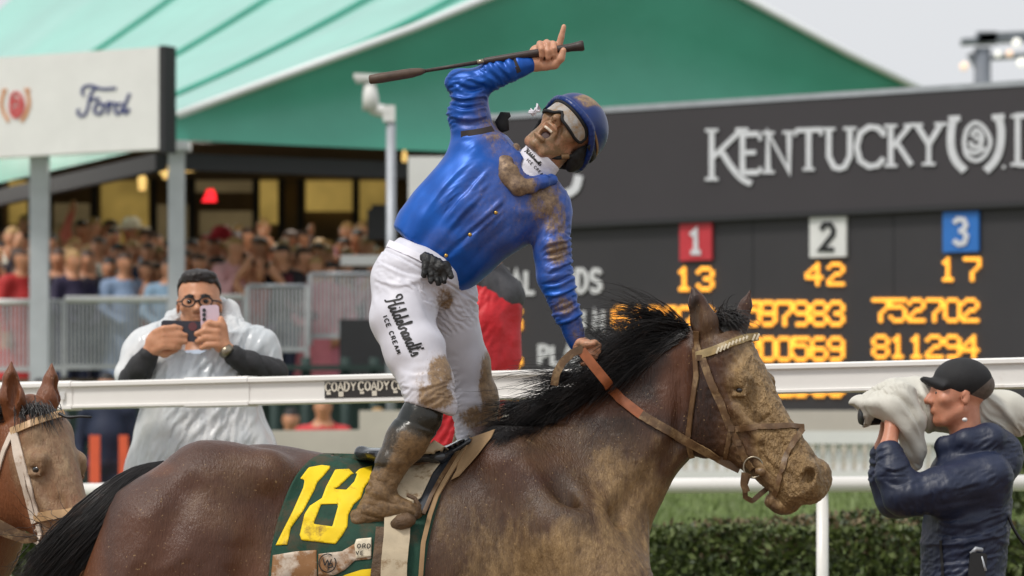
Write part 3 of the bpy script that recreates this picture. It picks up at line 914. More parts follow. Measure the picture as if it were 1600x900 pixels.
# ================================================================== inner rail (round tube on posts)
ir = thing('inner_rail', 'low round white rail on thin posts in front of the hedge', 'rail', P(1285, 1010, 19.9))
def inner(px): return 1/(1/21.6 + px/1600*(1/19.5 - 1/21.6))
zr = P(1300, 757, inner(1300))[2]
pa, pb = P(-150, 757, inner(-150)), P(1750, 757, inner(1750)); pa[2] = pb[2] = zr
mb = MB(); mb.tube([pa, pb], .034, 12); mb.build('tube', m_rail, ir, True)
for px in (8, 640, 1285):
    d = inner(px); x = P(px, 0, d)[0]; mb = MB(); mb.tube([(x, d, .4), (x, d, zr - .02)], .026, 10); mb.build('post', m_rail, ir, True)

# ================================================================== big white rail in front of the photographers
br = thing('track_rail', 'wide white running rail across the picture behind the winning horse', 'rail', P(420, 1100, 16.9))
def railp(px, py=None):
    return P(px, 600 if py is None else py, 1/(1/17.8 + px/1600*(1/15.6 - 1/17.8)))
r0, r1 = railp(-140), railp(1740)
rd = r1 - r0; rd[2] = 0; rl = np.linalg.norm(rd); rd /= rl; rn = np.array([rd[1], -rd[0], 0]); rn = rn if rn[1] < 0 else -rn
RZ = railp(1600, 559)[2]
def rail_beam(x0, x1, name, grow, m):
    a, b = railp(x0), railp(x1); gq = grow
    prof = [(.035+gq, 0+gq), (.045+gq, -.006), (.045+gq, -.018), (.03+gq, -.022), (.03+gq, -.088), (.038+gq, -.091), (.038+gq, -.099-gq), (.03, -.103-gq), (-.03, -.103-gq), (-.04, -.09), (-.04, -.01), (-.03, 0+gq)]
    V = []
    for q in (a, b):
        for (o, z) in prof: V.append((q[0] + rn[0]*o, q[1] + rn[1]*o, RZ + z))
    n = len(prof)
    return mk(name, V, [(i, (i+1) % n, n+(i+1) % n, n+i) for i in range(n)] + [tuple(range(n))[::-1], tuple(range(n, 2*n))], m, br)
rail_beam(-140, 1740, 'beam', 0, m_rail)
rail_beam(298, 397, 'splice_sleeve', .004, m_rail)
rail_beam(-60, 121, 'splice_sleeve', .004, m_rail)
mb = MB(); q = railp(108); mb.box((q[0] + rn[0]*.045, q[1] + rn[1]*.045, RZ - .052), (.02, .008, .03)); mb.build('bracket', m_white, br)
for px in (-60, 955, 1690):
    q = railp(px); mb = MB(); c = np.array([q[0], q[1], 0]) - rn*.02
    mb.box((c[0], c[1], (RZ - .105)/2), (.07, .07, RZ - .105)); mb.build('post', m_rail, br)
m_coady = M('black_sticker', lin(44, 40, 38), .4, .15, 25)
def rw(px, py):
    q = railp(px, py); return q + rn*.0335
zc0, zc1 = RZ - .088, RZ - .0225
qa, qb = railp(515), railp(700)
mb = MB(); mb.prism([(*(qa + rn*.0305)[:2], zc0 + .004), (*(qb + rn*.0305)[:2], zc0 + .004), (*(qb + rn*.0305)[:2], zc1 - .002), (*(qa + rn*.0305)[:2], zc1 - .002)], (0,0,0), rn*.003)
st = mb.build('sticker', m_coady, br)
m_coadyl = M('cream_print', lin(214, 206, 190), .5, .06, 20)
def rpt(px, py):   # sticker plane, py in photo rows
    q = railp(px, py); return q + rn*.0335
sl = -.026
def co(x, y): return (x, y + sl*(x - 515))
GS = []
for x0, gap in ((516.5, 0), (568.5, 0), (620.5, 0)):
    for i, ch in enumerate('COADY'):
        xa = x0 + i*9.9
        hgt = 13.5
        GS += [([co(*pt) for pt in s], 2.5 if k == 0 else 2.0) for k, s in enumerate(place_glyph(ch, xa, 598.5, xa + 8.2, 598.5 + hgt))]
    GS += [([co(x0+2.2, 615.5), co(x0+8.6, 615.5)], 4), ([co(x0+21, 617), co(x0+28.5, 617)], 8)]
flat_strokes(GS, 2.3, rpt, rn, .001, .0004).build('lettering', m_coadyl, st)

# ================================================================== hedge
m_leaf = []
for i, c in enumerate((lin(70, 84, 38), lin(92, 104, 52), lin(52, 66, 32), lin(112, 96, 66))):
    m_leaf.append(M('hedge_leaf_%d' % i, c, .55, .25, 30))
def leaf_mass(n, box, size, seed, top_fn=None):
    r = np.random.default_rng(seed); (x0, x1), (y0, y1), (z0, z1) = box
    c = np.stack([r.uniform(x0, x1, n), y0 + (y1-y0)*r.random(n)**1.6, z0 + (z1-z0)*(1 - r.random(n)**1.7)], 1)
    lump = fbm(c*np.array([1, 1, 0]), 1.8, 3, seed)
    c[:, 2] -= (1 - lump)*.26*(c[:, 2] > z1 - .45); c[:, 1] += (lump - .5)*.3
    s = size*r.uniform(.6, 1.3, n)
    a = r.normal(size=(n, 3)); a /= np.linalg.norm(a, axis=1)[:, None]
    b = np.cross(a, r.normal(size=(n, 3))); b /= np.linalg.norm(b, axis=1)[:, None]
    nn = np.cross(a, b)
    V = np.stack([c - a*s[:, None], c + b*s[:, None]*.45 + nn*s[:, None]*.12, c + a*s[:, None], c - b*s[:, None]*.45 + nn*s[:, None]*.12], 1).reshape(-1, 3)
    Q = np.arange(4*n).reshape(n, 4)
    fm = np.clip((lump*5.2 - 1.1 + r.normal(size=n)*.7).astype(int), 0, 3)
    fm = np.where((c[:, 2] > z1 - .28) & (r.random(n) < .45*(lump > .5)), 3, np.minimum(fm, 2))
    return V, Q, fm
m_branch = M('hedge_twig', lin(70, 56, 42), .8, .2, 10)
DH = 22.6
for (px0, px1, seed, lab) in ((985, 1760, 3, 'clipped green hedge with brownish tips behind the inner rail'), (-140, 330, 5, 'piece of green hedge at the bottom left below the brown horse')):
    x0, x1 = P(px0, 0, DH)[0], P(px1, 0, DH)[0]; zt_ = P(0, 781, DH)[2]
    h = thing('hedge', lab, 'hedge', ((x0+x1)/2, DH, .55))
    V, Q, fm = leaf_mass(int(26000*(x1-x0)/2.4), ((x0, x1), (DH-.25, DH+.55), (.55, zt_)), .026, seed)
    o = mk('foliage', V, Q, m_leaf, h, False, None, fm); o['kind'] = 'stuff'
    mb = MB(); r_ = np.random.default_rng(seed)
    for i in range(60):
        xx = r_.uniform(x0, x1); yy = DH + r_.uniform(0, .4)
        mb.tube([(xx, yy, .5), (xx + r_.normal()*.05, yy, .9), (xx + r_.normal()*.1, yy + r_.normal()*.05, zt_ - .12)], [.012, .009, .004], 4)
    mb.build('twigs', m_branch, h)['kind'] = 'stuff'
# shrub behind the photographer at the right edge
sx = P(1600, 0, 30)[0]
h = thing('shrub', 'green leafy shrub at the right edge behind the photographer', 'shrub', (sx, 30.5, 1.4))
V, Q, fm = leaf_mass(9000, ((sx - .12, sx + 1.0), (30.2, 31.0), (1.55, P(0, 640, 30)[2])), .035, 11)
o = mk('foliage', V, Q, m_leaf, h, False, None, np.minimum(fm, 1)); o['kind'] = 'stuff'
mb = MB(); mb.tube([(sx + .3, 30.5, 1.3), (sx + .32, 30.5, 2.0)], [.04, .02], 6); mb.build('trunk', m_branch, h)
# grass blades on the bank
r_ = np.random.default_rng(21); n = 30000
c = np.stack([r_.uniform(-4.5, 4.5, n), r_.uniform(26, 33, n), np.zeros(n)], 1); c[:, 2] = ground_z(c[:, 1])
hgt = r_.uniform(.03, .08, n); an = r_.uniform(0, math.pi, n)
dx = np.stack([np.cos(an), np.sin(an), np.zeros(n)], 1)*.008
V = np.stack([c - dx, c + dx, c + np.stack([r_.normal(0, .02, n), r_.normal(0, .02, n), hgt], 1)], 1).reshape(-1, 3)
m_blade = M('grass_blade', lin(118, 136, 78), .6, .25, 4)
tag(mk('grass', V, np.arange(3*n).reshape(n, 3), m_blade), 'short green turf on the bank behind the hedge', 'grass', kind='stuff')
# ================================================================== hair
m_hair = M('black_horse_hair', lin(27, 22, 20), .34, .4, 25, spec=.6, dirt=lin(66, 46, 34), dirt_amt=.42)
def hair_mesh(strands, r0, n=3):
    """strands: list of (k,3) local paths -> tapered three sided tubes"""
    V = []; Fc = []; b = 0
    for p, r in zip(strands, r0):
        k = len(p); T = np.gradient(p, axis=0); T /= np.linalg.norm(T, axis=1)[:, None] + 1e-9
        x = np.cross(T, np.array([.31, .22, .92])); x /= np.linalg.norm(x, axis=1)[:, None] + 1e-9; y = np.cross(T, x)
        rr = r * np.concatenate([[.8], np.linspace(1, .25, k-1)])
        for j in range(n):
            a = 2*math.pi*j/n
            V.append(p + rr[:, None]*(x*math.cos(a) + y*math.sin(a)))
        for j in range(n):
            j2 = (j+1) % n
            i = np.arange(k-1)
            Fc.append(np.stack([b+j*k+i, b+j*k+i+1, b+j2*k+i+1, b+j2*k+i], 1))
        b += n*k
    return np.vstack(V), np.vstack(Fc)

# ================================================================== coat with mud
def coat_mat(name, c_lo, c_hi, mud_lo, mud_hi):
    m, nt, b = new_mat(name)
    grain = noise(nt, 9, 6, .65, (1, 1, 1.6))
    big = noise(nt, 2.2, 3)
    hairs = noise(nt, 150, 3, .7, (1, 1, .16, (0, .5, 0)))
    c = mixc(nt, ramp(nt, big, .35, .65), c_lo, c_hi)
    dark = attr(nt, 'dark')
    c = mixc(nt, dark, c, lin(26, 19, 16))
    red = attr(nt, 'red')
    c = mixc(nt, red, c, lin(106, 62, 34))
    c = mixc(nt, ramp(nt, hairs, .35, .75, (0,0,0,1), (.22,.22,.22,1)), c, (c_hi[0]*2.0, c_hi[1]*2.1, c_hi[2]*2.2, 1))
    mud = attr(nt, 'mud')
    streak = noise(nt, 24, 8, .76, (1, 1, .2, (0, -.5, 0)))
    clot = noise(nt, 13, 7, .7)
    spl = math_n(nt, 'ADD', math_n(nt, 'MULTIPLY', streak, .68), math_n(nt, 'MULTIPLY', clot, .32))
    fac = math_n(nt, 'ADD', math_n(nt, 'MULTIPLY', mud, 1.3), math_n(nt, 'MULTIPLY_ADD', spl, 2.8, -1.85))
    fac = ramp(nt, fac, .10, 1.05)
    film = math_n(nt, 'MULTIPLY', math_n(nt, 'MINIMUM', mud, 1.0), math_n(nt, 'MULTIPLY_ADD', streak, 1.0, -.18))
    fac = math_n(nt, 'MAXIMUM', fac, film)
    fine = noise(nt, 85, 7, .78, (1, 1, .45, (0, -.55, 0)))
    flake = noise(nt, 42, 4, .62, (1, 1, .6, (0, -.55, 0)))
    mudc = mixc(nt, ramp(nt, math_n(nt, 'ADD', math_n(nt, 'MULTIPLY', fine, .45), math_n(nt, 'MULTIPLY', flake, .55)), .33, .64), mud_lo, mud_hi)
    mudc = mixc(nt, ramp(nt, noise(nt, 6, 5), .45, .75, (0,0,0,1), (.4,.4,.4,1)), mudc, mud_lo)
    c2 = mixc(nt, fac, c, mudc)
    speck = ramp(nt, noise(nt, 120, 2, .5), .69, .73)
    c2 = mixc(nt, math_n(nt, 'MULTIPLY', speck, .5), c2, mud_hi)
    nt.links.new(c2, b.inputs['Base Color'])
    rgh = mixc(nt, fac, (.36,.36,.36,1), (.46,.46,.46,1))
    nt.links.new(rgh, b.inputs['Roughness'])
    b.inputs['Specular IOR Level'].default_value = .4
    thick = math_n(nt, 'MINIMUM', math_n(nt, 'MAXIMUM', math_n(nt, 'MULTIPLY_ADD', mud, 3.0, -2.9), .16), 1.0)
    hgt = math_n(nt, 'ADD', math_n(nt, 'MULTIPLY', hairs, .12), math_n(nt, 'MULTIPLY', math_n(nt, 'MULTIPLY', fac, thick), math_n(nt, 'ADD', math_n(nt, 'MULTIPLY', flake, 1.3), math_n(nt, 'MULTIPLY', fine, .15))))
    bump(nt, b, hgt, 1.0, .03)
    return m
m_coat = coat_mat('muddy_bay_coat', lin(46, 28, 20), lin(78, 47, 31), lin(108, 84, 54), lin(180, 148, 104))
m_coat2 = coat_mat('brown_bay_coat', lin(98, 56, 34), lin(128, 76, 46), lin(122, 96, 72), lin(180, 150, 116))
m_hoof = M('hoof_horn', lin(52, 44, 38), .6, .2, 20)
m_eye = M('dark_eye', lin(20, 12, 9), .08, .2, 20, coat=1)

def blobs(V, L):
    """soft patches: list of (u, v, ru, rv, amount)"""
    o = np.zeros(len(V))
    for (u, v, ru, rv, a) in L:
        q = np.sqrt(((V[:, 0]-u)/ru)**2 + ((V[:, 1]-v)/rv)**2)
        o = np.maximum(o, a*sstep(1.25, .45, q))
    return o

# ------------------------------------------------------------------ the winning horse
TH = R(28); CH, SH = math.cos(TH), math.sin(TH)
HU, HW_ = 1112.0, 8.0
def hp(uh, v, wh):      # head frame -> local
    return (HU + uh*CH - wh*SH, v, HW_ + uh*SH + wh*CH)
AXH = np.array([[CH, 0, SH], [0, 1, 0], [-SH, 0, CH]])

def rot2(ax, ang):
    """turn the first two axes by ang"""
    c, s = math.cos(ang), math.sin(ang)
    return np.array([ax[0]*c + ax[1]*s, -ax[0]*s + ax[1]*c, ax[2]])

def head_prims(v, hp, AX, yaw):
    v.loft((HU-2, 522), (HU+158, 775),
           [(HU+2, 505), (HU+30, 508), (HU+60, 530), (HU+84, 571), (HU+103, 607), (HU+127, 649), (HU+146, 675), (HU+174, 713), (HU+188, 736), (HU+192, 760), (HU+184, 778)],
           [(HU-40, 570), (HU-38, 620), (HU-30, 670), (HU-12, 702), (HU+12, 716), (HU+36, 724), (HU+60, 738), (HU+88, 757), (HU+112, 776), (HU+135, 792)],
           [(0, 44), (.12, 54), (.28, 57), (.42, 50), (.56, 40), (.72, 33), (.86, 34), (1.0, 30)], 22, 2.5, 0, yaw, .10)
    # jowl, cheek bone, muzzle masses
    for s in (1, -1):
        v.ell(hp(2, 662, 27*s), (40, 54, 24), 16, 'add', AX)
        v.cone(hp(62, 642, 45*s), hp(98, 686, 36*s), 8, 6, 12)
        v.ell(hp(66, 596, 44*s), (22, 15, 14), 10, 'add', AX)            # brow over the eye
        v.ell(hp(70, 612, 47*s), (15, 10, 9), 7, 'add', AX)
        v.ell(hp(176, 746, 23*s), (18, 24, 14), 14, 'add', AX)           # nostril mass
        v.ell(hp(40, 560, 34*s), (18, 24, 16), 14, 'add', AX)
    v.ell(hp(164, 772, 0), (24, 18, 30), 10, 'add', AX)                  # upper lip
    v.ell(hp(178, 764, 0), (14, 16, 27), 9, 'add', AX)
    v.ell(hp(128, 792, 0), (22, 13, 23), 8, 'add', rot2(AX, -.25))       # lower lip and chin
    v.ell(hp(112, 784, 0), (20, 14, 20), 8, 'add', AX)
    for s in (1, -1):
        v.cone(hp(92, 752, 26*s), hp(150, 784, 29*s), 2.6, 3.2, 4, 'sub')   # mouth line
        v.cone(hp(150, 784, 29*s), hp(182, 784, 10*s), 3.2, 3.0, 4, 'sub')
        v.ell(hp(180, 747, 36*s), (9, 14, 18), 4, 'sub', rot2(AX, .45))   # nostril
        v.cone(hp(166, 762, 38*s), hp(150, 744, 36*s), 2.5, 2, 6, 'sub')
        v.ell(hp(71, 613, 55*s), (10, 4.5, 7), 3, 'sub', rot2(AX, .12))     # eye slit
        v.cone(hp(58, 603, 53*s), hp(84, 606, 50*s), 2.6, 2.2, 4)            # lids
        v.cone(hp(60, 622, 53*s), hp(82, 622, 50*s), 2.2, 2.0, 4)
        v.cone(hp(112, 660, 30*s), hp(140, 712, 28*s), 5, 4, 10, 'sub')      # hollow of the nose
        v.cone(hp(100, 712, 34*s), hp(128, 742, 32*s), 3.5, 3, 8, 'sub')
    return v

def horse_solid():
    v = Vol((120, 430, -185), (1320, 1010, 185), 2.7)
    # trunk
    v.loft((140, 840), (1010, 840),
           [(200, 765), (255, 728), (300, 711), (350, 699), (400, 693), (450, 697), (520, 711), (590, 724), (660, 716), (720, 697), (775, 680), (830, 684), (880, 710), (940, 760), (1000, 830)],
           [(200, 1000), (300, 1000), (400, 990), (500, 993), (600, 1006), (700, 1024), (780, 1040), (860, 1045), (940, 1015), (1000, 960)],
           [(.07, 90), (.18, 125), (.3, 140), (.42, 150), (.55, 158), (.65, 152), (.73, 135), (.82, 120), (.92, 95), (1.0, 70)], 0, 2.15, 0, None, .22)
    # quarters
    for sd, du in ((1, 0), (-1, -14)):
        v.chain([(330+du, 775, 72*sd, 74), (272+du, 842, 78*sd, 96), (256+du, 925, 80*sd, 110), (300+du, 1010, 90*sd, 95)], 40)
        v.cone((420+du, 745, 95*sd), (330+du, 760, 80*sd), 40, 60, 40)
        v.cone((350+du, 860, 105*sd), (390+du, 1000, 110*sd), 62, 66, 60)
    # shoulders, forearms
    v.chain([(800, 735, 66, 50), (880, 845, 82, 74), (930, 930, 86, 82), (880, 1010, 90, 78)], 40)
    v.chain([(800, 735, -66, 50), (890, 840, -82, 74), (944, 915, -84, 66), (960, 1010, -84, 58)], 40)
    v.ell((965, 910, 0), (42, 70, 75), 40)
    # neck
    v.loft((845, 805), (1105, 545),
           [(752, 686), (785, 672), (850, 650), (910, 622), (957, 594), (1015, 552), (1072, 512), (1118, 488)],
           [(985, 930), (990, 900), (999, 863), (1020, 816), (1036, 780), (1050, 752), (1068, 728), (1100, 690), (1160, 630)],
           [(0, 88), (.2, 76), (.45, 62), (.7, 52), (.9, 46), (1.1, 42)], 46, 2.2, 0, None, .25)
    # head
    head_prims(v, hp, AXH, (HU, HW_, TH))
    v.cone((1020, 568, 5), (1104, 524, 8), 26, 24, 26)
    # ears
    v.chain([(1103, 535, 42, 19), (1098, 505, 46, 20), (1088, 477, 48, 13), (1080, 451, 48, 2.5)], 8, .7)
    v.ell((1086, 494, 63), (9, 32, 10), 4, 'sub', rot2(np.eye(3), .1))
    v.chain([(1150, 530, -28, 17), (1158, 500, -34, 13.5), (1167, 475, -36, 9), (1174, 451, -36, 2)], 8, .75)
    # hollows and muscle edges
    v.cone((860, 720, 116), (905, 838, 120), 10, 11, 34, 'sub')
    v.cone((1052, 706, 62), (955, 812, 90), 7, 9, 26, 'sub')
    v.cone((1066, 560, 52), (1060, 690, 52), 7, 8, 20, 'sub')
    v.cone((905, 838, 112), (945, 905, 112), 7, 8, 22, 'sub')
    v.cone((440, 820, 166), (395, 905, 186), 13, 14, 44, 'sub')
    v.cone((300, 770, 172), (262, 880, 206), 8, 8, 40, 'sub')
    return v

hv = horse_solid()
# legs below the picture are added on a coarse copy of the same skin
def horse_disp(V, N):
    a = (fbm(V, .022, 3, 5) - .5)*4.0
    face = sstep(1085, 1130, V[:, 0])*sstep(500, 540, V[:, 1])
    b = (fbm(V, .16, 3, 9) - .5)*3.6*face            # caked mud
    vein = (np.abs(fbm(V*np.array([1, .7, 1]), .05, 3, 31) - .5) < .018)*.5*sstep(880, 980, V[:, 0])*sstep(560, 640, V[:, 1])
    return a*(1 - .6*face) + b + vein
def mud_f(V):
    L = [(760, 850, 80, 110, .55), (880, 930, 190, 140, .98), (790, 920, 150, 150, .72), (985, 810, 95, 150, .88), (840, 830, 120, 80, .35), (940, 760, 80, 60, .5), (960, 880, 80, 70, .85), (1030, 720, 45, 60, .5), (1000, 840, 60, 60, .8),
         (1190, 600, 66, 92, 1.35), (1225, 690, 66, 90, 1.35), (1255, 760, 70, 66, 1.3), (1165, 545, 50, 30, .8), (1120, 540, 40, 30, .55), (1100, 505, 30, 30, .45), (1180, 770, 60, 40, .8), (900, 790, 60, 60, .45),
         (395, 740, 90, 40, .34), (1150, 690, 35, 70, .6), (690, 800, 40, 120, .55), (870, 700, 90, 40, .38), (335, 800, 60, 40, .28), (440, 860, 60, 60, .3)]
    Vw = V + np.stack([(fbm(V, .018, 3, 50) - .5)*60, (fbm(V, .018, 3, 51) - .5)*70, 0*V[:, 0]], 1)*sstep(1090, 1040, V[:, 0])[:, None]
    return blobs(Vw, L)
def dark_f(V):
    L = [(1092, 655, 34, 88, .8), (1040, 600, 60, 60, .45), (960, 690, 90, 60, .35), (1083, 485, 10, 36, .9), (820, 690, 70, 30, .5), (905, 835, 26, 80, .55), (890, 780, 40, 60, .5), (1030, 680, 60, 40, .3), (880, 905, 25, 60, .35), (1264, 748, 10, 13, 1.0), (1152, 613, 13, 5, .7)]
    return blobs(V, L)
def red_f(V):
    return np.maximum(.75*sstep(200, 150, V[:, 0] - .12*(V[:, 1]-850))*sstep(740, 800, V[:, 1]), blobs(V, [(1060, 560, 16, 60, .6), (255, 735, 30, 14, .5), (230, 860, 60, 80, .35), (395, 880, 30, 80, .5), (1050, 610, 30, 50, .5), (975, 640, 90, 16, .3)]))
horse = thing('racehorse', 'muddy dark bay racehorse with black mane carrying the rider in blue', 'horse', (0, DJ, 0))
hbody, HV, HQ = skin('body', hv, m_coat, horse, DJ, {'mud': mud_f, 'dark': dark_f, 'red': red_f}, horse_disp, 1)
del hv
htree = bvh(HV, HQ)
# lower body and legs (below the picture edge), sharing the coat
lv = Vol((100, 960, -190), (1080, 1560, 190), 9)
lv.loft((260, 985), (960, 985), [(260, 962), (600, 962), (960, 962)], [(260, 1000), (600, 1008), (780, 1042), (860, 1046), (960, 1000)], [(0, 110), (.5, 140), (1, 80)], 0, 2)
for sd, du in ((1, 0), (-1, 60)):
    v_ = 80*sd
    lv.chain([(300+du*.3, 1000, 88*sd, 92), (280+du, 1090, v_, 60), (215+du, 1220, v_, 36), (222+du, 1260, v_, 26), (228+du, 1380, v_, 22), (238+du, 1425, v_, 26), (262+du, 1480, v_, 22), (272+du, 1520, v_, 34)], 25)
    f_ = 80 if sd > 0 else 0
    lv.chain([(885+f_*-.2, 1000, 86*sd, 78), (900+f_*.5, 1100, v_, 50), (905+f_, 1210, v_, 34), (905+f_*.6, 1260, v_, 24), (903+f_*.3, 1370, v_, 21), (906+f_*.3, 1410, v_, 26), (930+f_*.3, 1465, v_, 21), (942+f_*.3, 1515, v_, 34)], 25)
lv.cut(lambda U, V, W: np.maximum(964 - V, V - 1535))
zf = lambda V: np.zeros(len(V)) + .5
skin('legs', lv, m_coat, horse, DJ, {'mud': zf, 'dark': zf, 'red': lambda V: V[:, 0]*0}, None, 1)
def eyeball(par, d, c, r, mat=m_eye, name='eye'):
    V = []; n = 12
    for i in range(7):
        for j in range(n):
            a, b = math.pi*i/6, 2*math.pi*j/n
            V.append((c[0] + r*math.sin(a)*math.cos(b), c[1] + r*math.sin(a)*math.sin(b)*.8, c[2] + r*math.cos(a)))
    Fc = [(i*n+j, i*n+(j+1) % n, (i+1)*n+(j+1) % n, (i+1)*n+j) for i in range(6) for j in range(n)]
    return mk(name, to_world(np.array(V), d), Fc, mat, par, True)
eyeball(horse, DJ, hp(71, 613, 44), 9); eyeball(horse, DJ, hp(71, 613, -44), 9)

# mane: rooted along the crest, blown back along the neck in overlapping locks
def mane(seed, crest, n, flow, length, rad, lift, grav, nlock=46, loose=.022):
    r = np.random.default_rng(seed); S = []; Rr = []
    cp = spline(crest, 20); lock = r.normal(size=(nlock, 6))
    for i in range(n):
        t = r.random(); p0 = cp[int(t*(len(cp)-1))] + r.normal(size=3)*np.array([4, 4, 8])
        ck = lock[min(nlock-1, int(t*nlock))] if r.random() < .85 else r.normal(size=6)
        L = length(t)*(1 + .18*ck[4])*r.uniform(.6, 1.12); k = 13
        vel = flow(t) + np.array([0, -1, .1])*lift(t)*(1 + .45*ck[0]) + ck[1:4]*np.array([.10, .12, .22]) + r.normal(size=3)*.06
        vel /= np.linalg.norm(vel); p = [p0]; wob = .05*ck[5]
        for j in range(k-1):
            vel = vel + np.array([-.02, grav*(1 + .3*ck[1]), .012]) + np.array([.4, 1, .6])*wob*math.sin(j*.8 + ck[2]*2) + r.normal(size=3)*loose*(1 + j*.12)
            vel = vel/np.linalg.norm(vel); p.append(p[-1] + vel*L/(k-1))
        p = np.array(p); li = min(nlock-1, int(t*nlock)); lc = cp[int((li + .5)/nlock*(len(cp)-1))]
        p += (lc - p0)[None, :]*(.75*np.linspace(0, 1, k)**.8)[:, None]
        S.append(p); Rr.append(rad*r.uniform(.55, 1.3))
    return S, Rr
crest = [(800, 668, 2), (840, 652, 3), (880, 634, 4), (940, 600, 6), (1000, 560, 8), (1050, 528, 8), (1072, 512, 8)]
fl = lambda t: np.array([-.92, .30, .26])
S1, R1 = mane(3, crest, 3000, fl, lambda t: 46 + 88*math.sin(math.pi*.62*t), .72, lambda t: .30 + .30*t, .06)
S2, R2 = mane(8, [(800, 668, 12), (850, 652, 12), (900, 630, 14), (960, 590, 16), (1030, 545, 16), (1070, 520, 16)], 1300, lambda t: np.array([-.85, .50, .42]), lambda t: 40 + 60*t, .75, lambda t: .02, .02)
S3, R3 = mane(13, [(985, 570, 4), (1030, 540, 6), (1055, 520, 8), (1072, 510, 8)], 260, lambda t: np.array([-.75, -.25, .1]), lambda t: 125, .62, lambda t: .55, .115, 20, .03)
S4, R4 = mane(17, crest, 110, fl, lambda t: 70 + 70*t, .5, lambda t: .3, .03, 60, .07)
for S in (S1, S2, S3, S4):
    for p in S:      # keep hair outside the neck
        for j in range(len(p)):
            if 700 < p[j, 0] < 1110:
                h_ = drape(htree, p[j, 0], p[j, 1], 2.5, -999)
                if h_ > p[j, 2] and h_ > -20: p[j, 2] = h_ + 3*rng.random()
V, Q = hair_mesh(S1 + S2 + S3 + S4, R1 + R2 + R3 + R4)
o = mk('mane', to_world(V, DJ), Q, m_hair, horse, True)
# forelock
r_ = np.random.default_rng(4); S = []; Rr = []
for i in range(420):
    p0 = np.array([1128 + r_.normal()*12, 500 + r_.normal()*5, 2 + r_.normal()*12]); vel = np.array([.35 + r_.normal()*.5, -.9 + r_.normal()*.4, .5 + r_.normal()*.5])
    p = [p0]; L = r_.uniform(22, 50)
    for j in range(7):
        vel = vel + np.array([.16, .32, .05]) + r_.normal(size=3)*.1; vel /= np.linalg.norm(vel); p.append(p[-1] + vel*L/7)
    S.append(np.array(p)); Rr.append(.8*r_.uniform(.6, 1.2))
V, Q = hair_mesh(S, Rr); mk('forelock', to_world(V, DJ), Q, m_hair, horse, True)
# tail: leaves the croup, swings to the left over the other horse's nose
r_ = np.random.default_rng(6); S = []; Rr = []
path = spline([(262, 726, 8), (225, 742, 22), (186, 776, 40), (150, 815, 50), (118, 850, 52), (88, 885, 52), (55, 925, 50)], 8)
for i in range(2400):
    a, q = r_.uniform(0, 2*math.pi), math.sqrt(r_.random()); stop = r_.uniform(.55, 1.05)
    lk = int(a*3.3); wv = 5*math.sin(lk*2.4) + r_.normal()*1.5; p = []
    for j in range(12):
        t = j/11*min(1, stop); f = t*(len(path)-1); i0 = min(int(f), len(path)-2); c = path[i0]*(1-(f-i0)) + path[i0+1]*(f-i0)
        wid = 8 + 22*math.sin(min(1, t*1.2)*math.pi*.62) + 14*t*t
        p.append(c + np.array([math.cos(a)*q*wid*.75 + wv*math.sin(9*t + lk)*t, math.cos(a)*q*wid*.75 + wv*math.sin(8*t + lk*1.7)*t, math.sin(a)*q*wid*.7]) + r_.normal(size=3)*1.1*t)
    S.append(np.array(p)); Rr.append(.95*r_.uniform(.6, 1.3))
for i in range(60):
    p = [np.array([110 + r_.normal()*30, 850 + r_.normal()*25, 50])]; vel = np.array([-1 + r_.normal()*.4, .25 + r_.normal()*.5, r_.normal()*.3])
    for j in range(10):
        vel = vel + r_.normal(size=3)*.22; vel /= np.linalg.norm(vel); p.append(p[-1] + vel*7.5)
    S.append(np.array(p)); Rr.append(.7)
V, Q = hair_mesh(S, Rr); mk('tail', to_world(V, DJ), Q, m_hair, horse, True)
# ================================================================== tack of the winning horse
m_leather = M('wet_brown_leather', lin(98, 72, 46), .45, .3, 30, .25, 90, .002, dirt=lin(140, 114, 80), dirt_amt=.5)
m_rein = M('orange_brown_rein', lin(150, 84, 46), .5, .2, 40, .3, 120, .002)
m_steel = M('bit_steel', lin(150, 140, 122), .3, .15, 30, metal=.9)
m_cloth = M('green_saddle_cloth', lin(14, 62, 46), .75, .25, 14, .4, 70, .004, dirt=lin(64, 62, 42), dirt_amt=.5)
m_yellow = M('yellow_cloth', lin(250, 212, 12), .6, .06, 12, .2, 60, .002, dirt=lin(140, 104, 34), dirt_amt=.42)
m_patch = M('muddied_white_patch', lin(206, 190, 172), .7, .15, 16, .3, 50, .003, dirt=lin(146, 104, 64), dirt_amt=.58)
m_cream = M('cream_webbing', lin(196, 180, 152), .7, .12, 24, .3, 80, .003, dirt=lin(140, 112, 78), dirt_amt=.42)
m_tan = M('tan_cloth', lin(158, 128, 92), .8, .15, 12, .3, 60, .004)
m_saddle = M('grey_black_saddle', lin(52, 56, 62), .22, .3, 12, .1, 40, .003, coat=.4)
m_mudcloth = M('mud_caked_cloth', lin(92, 70, 48), .6, .4, 26, .8, 70, .008)
m_ink = M('black_ink', lin(22, 20, 20), .6, .1, 30)

